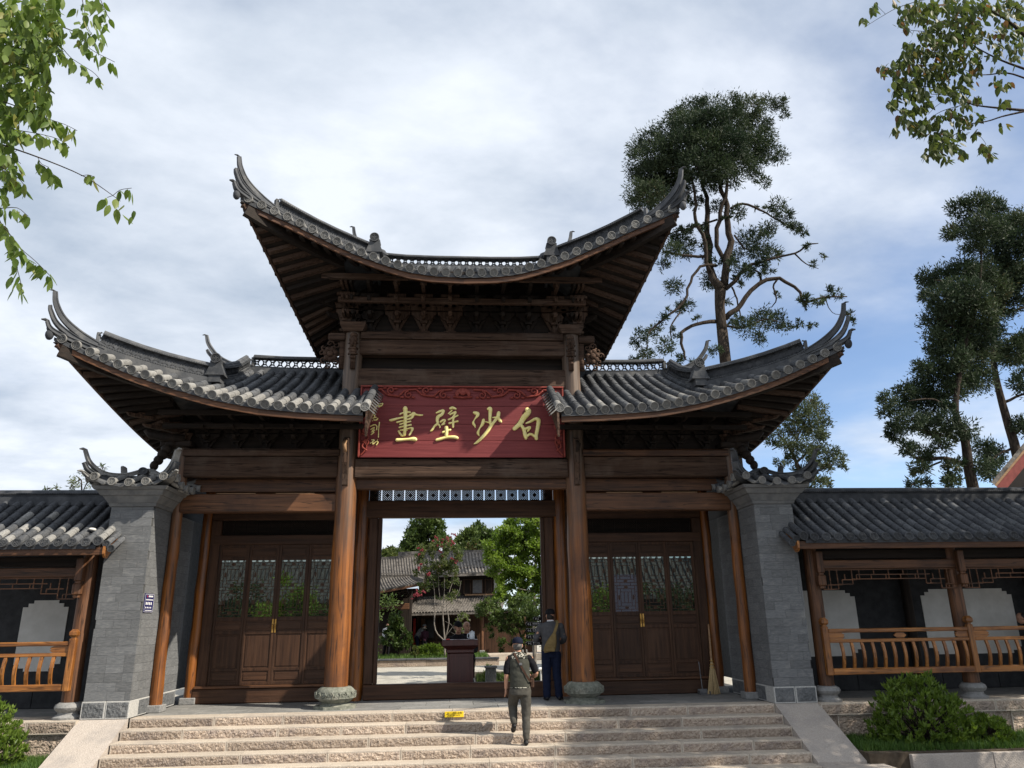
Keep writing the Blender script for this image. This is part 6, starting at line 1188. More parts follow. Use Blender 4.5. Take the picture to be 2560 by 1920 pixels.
p = zd(-300, 1240, 24.9); q = zd(440, 1150, 24.9); part('beam', 'wood_brown_x', pav, B(p.x, q.x, 24.85, 25.0, p.z, q.z, .02)); part('post', 'wood_dark_z', pav, B(zd(455, 1000, 25).x-.09, zd(455, 1000, 25).x+.09, 24.9, 25.1, -.3, zd(455, 980, 25).z, .02))
# trees in and beyond the courtyard
def blobs(x0, x1, y0, y1, n, r, shape=lambda u, v: True):
    out = []
    while len(out) < n:
        u, v = random.random(), random.random()
        if shape(u, v): out.append((x0+(x1-x0)*u, y0+(y1-y0)*v, r*random.uniform(.7, 1.25)))
    return out
cone = lambda u, v: abs(u-.5) < .12+.40*v
dome = lambda u, v: ((u-.5)/.5)**2+((v-1)/1.0)**2 < 1
ell = lambda u, v: ((u-.5)/.5)**2+((v-.5)/.5)**2 < 1
O, S5 = (940, 1290), 5.267
px_tree('conical_tree', 'tall conical green tree behind the temple hall', 42, O, S5, blobs(270, 1060, -60, 540, 90, 55, cone), [[(690, 700, 20), (690, 400, 14), (690, 50, 6)]], 'leaf_mid', 26, .28, .14, depth=2.6, group='trees beyond the courtyard', tuft=14, out=.4, twig=False)
px_tree('domed_tree', 'dense round-headed tree behind the hall ridge', 44, O, S5, blobs(1040, 1700, 120, 520, 80, 55, dome), [[(1380, 700, 20), (1380, 300, 10)]], 'leaf_mid', 26, .26, .14, depth=2.4, group='trees beyond the courtyard', tuft=14, out=.5, twig=False)
px_tree('low_tree', 'light green low tree at the left behind the pavilion roof', 40, O, S5, blobs(-40, 300, 380, 560, 18, 45, dome), [[(150, 700, 10), (150, 450, 6)]], 'leaf_myrtle', 30, .36, .18, depth=1.5, group='trees beyond the courtyard', tuft=5, out=.4, twig=False)
px_tree('reddish_tree', 'bronze-leaved tree peeping over the hall ridge', 36, O, S5, blobs(1060, 1360, 300, 500, 16, 38, ell), [[(1200, 700, 8), (1200, 450, 5)]], 'leaf_autumn', 30, .26, .13, depth=1, group='trees beyond the courtyard', tuft=5, out=.4, twig=False)
gk = blobs(1600, 2300, -60, 420, 110, 62, lambda u, v: u > .3-.5*v)+blobs(1470, 2300, 330, 760, 120, 60)+blobs(1540, 2300, 650, 1200, 115, 56, lambda u, v: u > .2-.2*v)
px_tree('ginkgo_tree', 'bright yellow-green ginkgo filling the right of the doorway', 15, O, S5, gk, [[(2080, 1500, 22), (2090, 900, 16), (2100, 400, 10), (2100, 0, 6)], [(2090, 900, 8), (1900, 700, 5), (1650, 600, 3)], [(2095, 600, 8), (1850, 400, 5), (1700, 250, 3)], [(2085, 1000, 7), (1850, 950, 4)]], 'leaf_ginkgo', 14, .085, .07, depth=1.9, tuft=110, out=.3, barkm='bark_grey')
dk = blobs(1330, 2150, 1020, 1500, 60, 50, ell)+blobs(1500, 2150, 1250, 1750, 40, 44)
px_tree('spreading_tree', 'dark small-leaved tree behind the signpost', 11.5, O, S5, dk, [[(1980, 2000, 18), (1950, 1700, 16), (1850, 1450, 10), (1700, 1250, 6)], [(1940, 1680, 10), (2050, 1450, 7), (2100, 1250, 4)], [(1880, 1500, 7), (1650, 1400, 4), (1450, 1300, 2)]], 'leaf_mid', 22, .085, .045, depth=1.1, tuft=90, out=.3)
my = blobs(540, 1140, 300, 760, 70, 40, ell)+blobs(640, 1160, 640, 1120, 46, 36, ell)+blobs(500, 640, 700, 820, 6, 26)+blobs(560, 660, 880, 1000, 6, 26)
mt_ = px_tree('crape_myrtle', 'slim many-stemmed tree with sparse pink flowers in the doorway', 22.6, O, S5, my, [[(905, 1850, 14), (905, 1650, 12), (890, 1450, 9), (880, 1250, 7), (900, 1000, 5), (900, 700, 3)], [(905, 1640, 9), (960, 1400, 7), (930, 1180, 6), (960, 1020, 5), (1040, 780, 3)], [(900, 1640, 9), (780, 1500, 8), (775, 1250, 7), (770, 1000, 5), (740, 800, 3)], [(880, 1300, 5), (830, 1000, 4), (820, 700, 2)], [(930, 1180, 4), (1080, 1020, 3), (1120, 850, 2)], [(905, 1600, 4), (1010, 1460, 3), (1100, 1360, 1.5)]], 'leaf_myrtle', 16, .10, .052, base_z=-.16, depth=1.1, tuft=60, out=.3, barkm='bark_grey')
fl = [(tuple(zd(x+random.gauss(0, 26), y+random.gauss(0, 26), 22.0)), r*.42/5.267/50) for x, y, r in ((920, 310, 34), (990, 290, 28), (1005, 370, 34), (850, 460, 36), (880, 350, 24), (600, 450, 26), (590, 660, 24), (690, 745, 30), (540, 1040, 34), (610, 1030, 28), (770, 300, 20), (1050, 570, 22), (500, 1060, 20)) for _ in range(4)]
facecloud('flowers', clump_leaves(fl, 14, .06, .045, 0, 60, .5), 4, M['flower_pink'], mt_)
C6 = (940, 1500); S7 = 7.54
px_tree('young_tree', 'young broad-leaved tree on the raised lawn left of the doorway', 23.5, C6, S7, blobs(140, 640, 520, 960, 60, 44, ell)+blobs(280, 520, 270, 600, 34, 40, ell), [[(425, 1060, 12), (425, 900, 10), (420, 600, 6), (410, 330, 3)], [(424, 880, 5), (300, 760, 3)], [(424, 880, 5), (540, 760, 3)]], 'leaf_mid', 16, .17, .10, base_z=-.16, depth=.5, tuft=14, out=.4)
px_tree('young_tree', 'slender half-bare sapling right behind the lectern', 14, C6, S7, blobs(1500, 1800, 250, 620, 26, 34, ell)+blobs(1650, 1850, 600, 900, 14, 30), [[(1640, 1250, 9), (1600, 900, 7), (1560, 600, 5), (1530, 300, 3)], [(1590, 800, 5), (1700, 500, 3)], [(1600, 850, 5), (1450, 500, 3), (1300, 400, 2)], [(1590, 700, 4), (1400, 600, 2)]], 'leaf_myrtle', 10, .09, .045, depth=.6, tuft=22, out=.3, barkm='bark_grey')
p = zc(1090, 1010, 23); bush('clipped green hedge on the courtyard lawn', (p.x, 23.2, -.16), 1.0, .4, .58, 380, 'leaf_bush', .12, 'hedge', 'hedge', None, False)
p = zc(730, 1000, 23); bush('tiny pale shrub beside the clipped hedge', (p.x, 23.0, -.16), .22, .2, .5, 60, 'leaf_myrtle', .12, 'shrub', 'shrub')
for (px, py, Y, rx, rz, lb) in ((1222, 1668, 8.2, .26, .75, 'small round-leaved shrub just right of the lectern'), (1285, 1672, 9, .5, .55, 'low leafy shrub by the pavement in the doorway')):
    q = at(px, py, Y); bush(lb, (q.x, Y, -.5), rx, rx, rz, 90, 'leaf_mid', .11, 'shrub', 'shrub')
bb = empty('stone_planter', (1.0, 7.4, -.5), 'dark square stone planter behind the lectern', 'planter'); mb = MB(); mb.bbox(.72, 1.02, 7.3, 7.6, -.5, .22, .02); part('tub', 'stone_dark', bb, mb); part('rim', 'stone_dark', bb, B(.69, 1.05, 7.27, 7.63, .222, .27, .01))
sl_ = empty('stone_lantern', (2.35, 7.5, -.5), 'small white stone marker on the grass behind the walking man', 'stone marker'); part('post', 'white_paint', sl_, B(2.28, 2.42, 7.43, 7.57, -.5, .12, .02)); part('cap', 'white_paint', sl_, B(2.22, 2.48, 7.37, 7.63, .122, .20, .03))
# red-eaved roof end seen past the right gallery
ro = empty('red_eaved_building', (16, 9, -.5), 'building end with red bargeboard at the right edge', 'building')
a, b = at(2486, 1212, 7.0), at(2660, 1002, 7.0); n_ = Vector((-(b.z-a.z), 0, b.x-a.x)).normalized(); d_ = (b-a).normalized(); ex_ = Vector((.70, .72, 0))
def gstrip(o0, o1, t0, t1, m, nm):
    mb = MB(); P = [a+n_*o0, b+n_*o0, b+n_*o1, a+n_*o1]; mb.add([p+ex_*t0 for p in P]+[p+ex_*t1 for p in P], [(0, 1, 2, 3), (7, 6, 5, 4), (0, 4, 5, 1), (1, 5, 6, 2), (2, 6, 7, 3), (3, 7, 4, 0)]); part(nm, m, ro, mb)
gstrip(-.02, .10, -.1, 5, 'tile_old', 'roof'); gstrip(-.08, -.022, -.05, 5, 'wood_raw', 'batten'); gstrip(-.34, -.082, 0, .06, 'red_paint', 'bargeboard'); gstrip(-.16, -.084, .062, 5, 'wood_dark_y', 'soffit')
part('wall', 'wall_dark', ro, B(a.x+2.2, b.x+4, 8.6, 12, -.5, a.z-.25, .01))

# ------------------------------------------------------------------ things by the gate
lec = empty('lectern', (-.03, 2.2, 0), 'dark red wooden lectern standing in the open doorway', 'lectern')
mb = MB(); mb.bbox(-.30, .27, 2.0, 2.42, 0, .84, .012); part('cabinet', 'lectern_red', lec, mb)
for a_, b_ in ((-.30, -.245), (.215, .27)): part('pilaster', 'lectern_red', lec, B(a_, b_, 1.985, 2.0-.001, .0, .83, .006))
part('front_panel', 'lectern_red', lec, B(-.21, .18, 1.992, 1.999, .06, .78, .005)); part('moulding', 'lectern_red', lec, B(-.315, .285, 1.97, 2.44, .842, .92, .015))
mb = MB(); mb.add([(x_, y_, z_) for w, d, z_ in ((.30, .22, .922), (.385, .29, .985)) for x_, y_ in ((-.015-w, 2.21-d), (-.015+w, 2.21-d), (-.015+w, 2.21+d), (-.015-w, 2.21+d))], [(0, 1, 5, 4), (1, 2, 6, 5), (2, 3, 7, 6), (3, 0, 4, 7), (4, 5, 6, 7)]); part('cove', 'lectern_red', lec, mb); part('top', 'lectern_red', lec, B(-.41, .375, 1.91, 2.51, .987, 1.115, .012))
mug = empty('mug', (.24, 2.12, 1.117), 'pale blue lidded mug on the lectern', 'mug'); mb = MB(); mb.lathe((.24, 2.12, 1.117), [(.05, 0), (.058, .01), (.058, .13), (.05, .135)], 20); part('cup', 'porcelain', mug, mb, True); mb = MB(); mb.lathe((.24, 2.12, 1.254), [(.06, 0), (.055, .018), (.02, .028), (.012, .045)], 16); part('lid', 'porcelain', mug, mb, True); mb = MB(); mb.tube([(.185, 2.12, 1.235), (.145, 2.12, 1.23), (.140, 2.12, 1.15), (.185, 2.12, 1.14)], .009, 8); part('handle', 'porcelain', mug, mb, True)
tag(B(-.33, -.24, 2.0, 2.10, 1.117, 1.135, .004).build('booklet', M['red_print']), 'small red booklet lying on the lectern', 'booklet')
br = empty('broom', (5.14, .95, 0), 'straw broom leaning upright against the right-hand jamb', 'broom'); mb = MB(); mb.tube([(5.21, 1.10, .60), (5.235, 1.16, 1.36)], [.026, .018], 10); part('handle', 'wood_raw', br, mb)
mb = MB()
for i in range(46): a_ = random.uniform(0, 6.28); q = random.random()**.5; mb.tube([(5.208, 1.09, .68), (5.19+.06*q*math.cos(a_), 1.05+.03*q*math.sin(a_), .45), (5.14+.155*q*math.cos(a_), .96+.06*q*math.sin(a_), .004)], [.012, .014, .008], 5)
part('bristles', 'straw', br, mb); mb = MB(); 
for z in (.63, .56, .5): t = (z-.45)/.2; mb.lathe((5.20+.008*t, 1.075+.01*t, z), [(.040+.02*(1-t), 0), (.044+.02*(1-t), .008), (.040+.02*(1-t), .016)], 12)
part('binding', 'brass', br, mb)
mb = MB(); mb.box(4.86, 5.06, .86, 1.06, .003, .012); mb.box(4.86, 5.06, 1.06, 1.075, .003, .10); mb.box(4.852, 4.86, .88, 1.075, .003, .07); mb.box(5.06, 5.068, .88, 1.075, .003, .07); dp = empty('dustpan', (4.96, .97, 0), 'grey dustpan on the floor beside the broom', 'dustpan'); part('pan', 'metal_grey', dp, mb); mb = MB(); mb.tube([(4.96, 1.07, .09), (4.95, 1.14, .62)], .01, 8); part('handle', 'metal_grey', dp, mb)
# yellow step warning on the top riser
ys = empty('step_sign', (-.125, -.95, -.05), 'small yellow warning plate on the top riser of the steps', 'sign'); Ys = -.952; part('plate', 'sign_yellow', ys, B(-.29, .04, Ys, Ys+.025, -.096, -.003, .003))
def txt(s_, x, z, y, size, m, parent, name='lettering', rot=(math.pi/2, 0, 0), thick=.0008):
    cu = bpy.data.curves.new(name, 'FONT'); cu.body = s_; cu.size = size; cu.extrude = thick; o = bpy.data.objects.new(name, cu); dg = bpy.context.evaluated_depsgraph_get(); COL.objects.link(o); dg = bpy.context.evaluated_depsgraph_get(); me = bpy.data.meshes.new_from_object(o.evaluated_get(dg)); bpy.data.objects.remove(o); me.materials.clear(); me.materials.append(M[m])
    return inst(name, me, Matrix.Translation((x, y, z)) @ (rot if isinstance(rot, Matrix) else Matrix.Rotation(math.pi/2, 4, 'X')), parent)
txt('小心台阶', -.158, -.045, Ys-.001, .044, 'ink', ys)
mb = MB(); mb.box(-.185, -.181, Ys-.0015, Ys, -.078, -.02)
for x0_, w in ((-.145, .045), (-.09, .035), (-.05, .032)): mb.box(x0_, x0_+w, Ys-.0015, Ys, -.068, -.060)
mb.obox((-.25, Ys, -.045), (-.225, Ys, -.025), .007, .003, (0, 1, 0)); mb.obox((-.225, Ys, -.025), (-.21, Ys, -.04), .007, .003, (0, 1, 0)); mb.obox((-.24, Ys, -.04), (-.225, Ys, -.055), .012, .003, (0, 1, 0)); mb.obox((-.225, Ys, -.055), (-.245, Ys, -.08), .007, .003, (0, 1, 0)); mb.obox((-.25, Ys, -.045), (-.265, Ys, -.055), .007, .003, (0, 1, 0)); mb.obox((-.222, Ys, -.062), (-.205, Ys, -.045), .006, .003, (0, 1, 0)); mb.lathe((-.232, Ys, -.018), [(.006, 0), (.006, .003)], 10) ; part('pictogram', 'ink', ys, mb)
# blue notice on the inner side of the left pier
bn = empty('notice', (-5.66, -.65, 1.73), 'small navy blue notice fixed to the left brick pier', 'sign'); part('plate', 'sign_blue', bn, B(-5.671, -5.655, -.86, -.44, 1.73, 2.06, .004)); mb = MB(); X0 = -5.6545
def bar(y0, y1, z0, z1): mb.box(X0-.001, X0+.001, y0, y1, z0, z1)
for y0, y1, z0, z1 in ((-.85, -.45, 2.045, 2.05), (-.85, -.45, 1.74, 1.745), (-.85, -.845, 1.74, 2.05), (-.455, -.45, 1.74, 2.05)): bar(y0, y1, z0, z1)
for k in range(5): bar(-.70+k*.04, -.70+k*.04+.03, 2.0, 2.028)
for k in range(9): bar(-.81+k*.037, -.81+k*.037+.022, 1.942, 1.964)
for k in range(4): bar(-.80+k*.075, -.80+k*.075+.04, 1.865, 1.912); 
for k in range(4): bar(-.80+k*.075, -.80+k*.075+.034, 1.805, 1.83)
for k in range(12): bar(-.80+k*.026, -.80+k*.026+.018, 1.762, 1.775)
part('lettering', 'white_paint', bn, mb); mb = MB(); mb.lathe((0, 0, 0), [(.012, -.001), (.012, .001)], 12); mb.v = [(X0+v[2], -.755+v[0], 2.01+v[1]*1.5) for v in mb.v]; part('emblem', 'red_print', bn, mb)
# direction signs in the courtyard
sp_ = empty('signpost', (2.02, 5, -.5), 'black fingerpost with five white-lettered arms behind the standing man', 'signpost'); mb = MB(); mb.tube([(2.1, 5.05, -.5), (2.1, 5.05, 2.35)], .035, 10); part('post', 'sign_black', sp_, mb)
for i, (py_, w) in enumerate(((1547, .22), (1560, .42), (1576, .42), (1592, .42), (1608, .42))):
    q = at(1335, py_, 5); x1_ = 2.08; x0_ = x1_-w; z = q.z; mb = MB(); mb.prism([(x0_, z), (x0_+.04, z+.05), (x1_, z+.05), (x1_, z-.05), (x0_+.04, z-.05)], (0, 4.99, 0), (1, 0, 0), (0, 0, 1), (0, -1, 0), .03); ar = part('arm', 'sign_black', sp_, mb); mb = MB(); Yb = 4.957
    mb.prism([(x0_, z), (x0_+.04, z+.05), (x1_, z+.05), (x1_, z+.045), (x0_+.042, z+.045), (x0_+.006, z)], (0, Yb+.002, 0), (1, 0, 0), (0, 0, 1), (0, -1, 0), .002)
    mb.obox((x0_+.06, Yb, z), (x0_+.11, Yb, z), .012, .004, (0, 1, 0)); mb.obox((x0_+.062, Yb, z), (x0_+.085, Yb, z+.022), .012, .004, (0, 1, 0)); mb.obox((x0_+.062, Yb, z), (x0_+.085, Yb, z-.022), .012, .004, (0, 1, 0))
    mb.box(x0_+.128, x0_+.142, Yb-.002, Yb+.002, z+.022, z+.036); mb.obox((x0_+.135, Yb, z+.02), (x0_+.135, Yb, z-.008), .016, .004, (0, 1, 0)); mb.obox((x0_+.135, Yb, z-.005), (x0_+.12, Yb, z-.035), .009, .004, (0, 1, 0)); mb.obox((x0_+.135, Yb, z-.005), (x0_+.152, Yb, z-.035), .009, .004, (0, 1, 0))
    if w > .3:
        for k in range(4): mb.box(x0_+.19+k*.045, x0_+.19+k*.045+.032, Yb-.002, Yb+.002, z-.002, z+.03)
        mb.box(x0_+.19, x0_+.37, Yb-.002, Yb+.002, z-.025, z-.017)
    part('lettering', 'white_paint', ar, mb)

# greenery and low wings to either side of the courtyard, seen through the door lattices
for s_, lb in ((-1, 'left'), (1, 'right')):
    wg = empty('side_wing', (s_*8, 17, -.5), 'low dark timber wing on the %s side of the courtyard' % lb, 'building', 'courtyard side wings'); a0, a1 = sorted((s_*5.2, s_*16)); part('wall', 'wood_dark_z', wg, B(a0, a1, 17.6, 21, -.5, 2.6, .02)); far_roof(wg, 'roof', (a0-.5, 16.6, 2.35), (a1, 16.6, 2.35), (a0-.2, 19.4, 4.1), (a1, 19.4, 4.1), 40, .1, 'tile_dark')
    for k in range(5): xx = s_*(5.6+k*2); part('post', 'wood_brown_z', wg, B(xx-.09, xx+.09, 16.95, 17.13, -.5, 2.4, .02))
    for k, (xx, yy, hh) in enumerate(((3.6, 9.5, 2.6), (5.2, 10.5, 3.0), (7.0, 9.8, 2.4))):
        rt = empty('garden_tree', (s_*xx, yy, -.5), ['nearest', 'middle', 'outermost'][k]+' small garden tree behind the %s-hand lattice doors' % lb, 'tree', 'garden trees behind the doors'); tk = MB(); limb(tk, [(s_*xx, yy, -.5, .06), (s_*xx+.1, yy, .6, .05), (s_*xx-.05, yy, hh*.7, .02)], 7); tk.build('trunk', M['bark_grey'], rt, True)
        facecloud('crown', clump_leaves([((s_*xx+random.gauss(0, .5), yy+random.gauss(0, .4), hh*.55+random.gauss(0, hh*.22)), .3) for _ in range(34)], 20, .10, .055, .1, 40, .3), 4, M[('leaf_mid', 'leaf_ginkgo', 'leaf_dark')[k]], rt)
# ------------------------------------------------------------------ people
def melt(mb, name, m, parent, voxel=.012, smooth=6, keep=1.0):
    """fuse overlapping closed shapes into one continuous skin"""
    o = mb.build('tmp_shape', M[m]); r = o.modifiers.new('r', 'REMESH'); r.mode = 'VOXEL'; r.voxel_size = voxel; s_ = o.modifiers.new('s', 'SMOOTH'); s_.factor = .5; s_.iterations = smooth
    dg = bpy.context.evaluated_depsgraph_get(); me = bpy.data.meshes.new_from_object(o.evaluated_get(dg)); bpy.data.objects.remove(o); me.name = name
    if m.startswith('cloth'):
        n = len(me.vertices); co = np.empty(n*3, np.float32); me.vertices.foreach_get('co', co); no = np.empty(n*3, np.float32); me.vertices.foreach_get('normal', no); co = co.reshape(-1, 3); no = no.reshape(-1, 3)
        dsp = np.array([(.007*noise.noise((c[0]*9, c[1]*9, c[2]*15))+.003*noise.noise((c[0]*22, c[1]*22, c[2]*30))) for c in co.tolist()], np.float32); co += no*dsp[:, None]; me.vertices.foreach_set('co', co.ravel()); me.update()
    me.materials.clear(); me.materials.append(M[m]); me.polygons.foreach_set('use_smooth', [True]*len(me.polygons))
    return inst(name, me, Matrix.Identity(4), parent)
def tube_limb(mb, pts, rs, n=12, sq=1.0):
    S = spline([(*p, r) for p, r in zip(pts, rs)], 4); mb.tube([Vector(p[:3]) for p in S], [p[3] for p in S], n, True, sq); mb.ball(pts[0], rs[0], 10, 7); mb.ball(pts[-1], rs[-1], 10, 7)
def loft(mb, secs, n=20):
    S = spline(secs, 4); V = []
    for (x, y, z, rx, ry) in S: V += [(x+rx*math.cos(2*math.pi*k/n), y+ry*math.sin(2*math.pi*k/n), z) for k in range(n)]
    m_ = len(S); mb.add(V, [(i*n+k, i*n+(k+1) % n, (i+1)*n+(k+1) % n, (i+1)*n+k) for i in range(m_-1) for k in range(n)]+[tuple(range(n))[::-1], tuple((m_-1)*n+k for k in range(n))])
def hand(mb, w, d, side, f=1.0, curl=.35):
    """palm and five fingers from wrist w along d; side points to the thumb"""
    w = Vector(w); d = Vector(d).normalized(); s = Vector(side); s = (s-d*s.dot(d)).normalized(); nrm = s.cross(d)
    mb.tube([w, w+d*.045*f, w+d*.09*f], [.024*f, .034*f, .034*f], 10, True, .55, nrm)
    for i, (o, L_) in enumerate(((.026, .072), (.009, .082), (-.009, .076), (-.026, .058))):
        b = w+d*.085*f+s*o*f; k1 = b+(d+nrm*curl*.5).normalized()*L_*.5*f; mb.tube([b, k1, k1+(d+nrm*curl*1.6).normalized()*L_*.5*f], [.0095*f, .009*f, .0075*f], 7)
    b = w+d*.03*f+s*.024*f; k1 = b+(d*.7+s*.7).normalized()*.04*f; mb.tube([b, k1, k1+(d+s*.15+nrm*.2).normalized()*.035*f], [.013*f, .0105*f, .009*f], 7)
def head(mb, c, yaw=0.0, k=1.0, pitch=0.0):
    """skull, jaw, nose, ears; faces (sin yaw, cos yaw)"""
    c = Vector(c); Rz = Matrix.Rotation(-yaw, 3, 'Z') @ Matrix.Rotation(pitch, 3, 'X'); b0 = len(mb.v)
    mb.ball((0, -.012, .025), (.078, .096, .095), 16, 12); mb.ball((0, .018, -.045), (.062, .072, .075), 14, 10); mb.ball((0, .05, -.085), (.034, .030, .028), 10, 8)
    mb.tube([(0, .082, .03), (0, .100, -.005), (0, .103, -.022)], [.009, .012, .014], 8); mb.ball((0, .092, -.055), (.026, .012, .010), 10, 6)
    for s in (-1, 1): mb.ball((s*.080, -.005, .0), (.012, .024, .034), 8, 8); mb.ball((s*.032, .068, .032), (.026, .016, .012), 8, 6); mb.ball((s*.042, .05, -.02), (.026, .026, .024), 8, 6)
    for i in range(b0, len(mb.v)): mb.v[i] = tuple(c+Rz @ (Vector(mb.v[i])*k))
def place(mb, c, yaw, k=1.0, pitch=0.0):
    Rz = Matrix.Rotation(-yaw, 3, 'Z') @ Matrix.Rotation(pitch, 3, 'X'); c = Vector(c); mb.v = [tuple(c+Rz @ (Vector(v)*k)) for v in mb.v]; return mb
def face_bits(parent, c, yaw=0, k=1.0, pitch=0):
    e = MB()
    for s in (-1, 1): e.ball((s*.031, .079, .014), (.013, .006, .006), 10, 7)
    melt_(e, 'eyes', 'ink', parent, c, yaw, k, pitch); b = MB()
    for s in (-1, 1): b.tube([(s*.014, .090, .036), (s*.032, .088, .041), (s*.05, .076, .034)], .005, 6)
    melt_(b, 'eyebrows', 'hair_black', parent, c, yaw, k, pitch); l = MB(); l.ball((0, .099, -.055), (.022, .006, .006), 10, 6); melt_(l, 'lips', 'lip', parent, c, yaw, k, pitch)
def melt_(mb, nm, m, parent, c, yaw, k, pitch): place(mb, c, yaw, k, pitch).build(nm, M[m], parent, True)
mat('lip', (.30, .11, .09), None, 5, rough=.5)
def cap(parent, c, m, yaw=0.0, k=1.0, brim=True, pitch=0.0):
    mb = MB(); loft(mb, [(0, -.01, .030, .086, .106), (0, -.01, .055, .088, .108), (0, -.012, .095, .080, .097), (0, -.012, .125, .052, .064), (0, -.012, .134, .012, .015)], 20); place(mb, c, yaw, k, pitch); o = mb.build('cap', M[m], parent, True)
    b = MB(); V = [(.074*math.cos(t), .075*math.sin(t)+.0, .042) for t in [math.pi*i/10 for i in range(11)]]+[(.066*math.cos(t), .06+.125*math.sin(t), .03-.012*math.sin(t)) for t in [math.pi*i/10 for i in range(11)]]
    b.add(V, [(i, i+1, 12+i, 11+i) for i in range(10)]); b.add([(x, y, z-.006) for x, y, z in V], [(11+i, 12+i, i+1, i) for i in range(10)]); place(b, c, yaw, k, pitch).build('cap_peak', M[m], o); btn = MB(); btn.ball((0, -.012, .136), (.008, .008, .005), 8, 6); place(btn, c, yaw, k, pitch).build('cap_button', M[m], o)
def shoe(parent, heel, toe, m='shoe'):
    h, t = Vector(heel), Vector(toe); d = t-h; mb = MB(); mb.tube([h+Vector((0, 0, .04)), h+d*.35+Vector((0, 0, .045)), h+d*.75+Vector((0, 0, .028)), t+Vector((0, 0, .02))], [.040, .044, .046, .030], 12, True, .85); mb.ball(h+Vector((0, 0, .04)), (.040, .042, .040), 10, 8); mb.ball(t+Vector((0, 0, .02)), (.035, .03, .022), 10, 8); mb.tube([h+d*.15+Vector((0, 0, .05)), h+d*.15+Vector((0, 0, .09))], [.042, .042], 10)
    return melt(mb, 'shoe', m, parent, .010, 3)

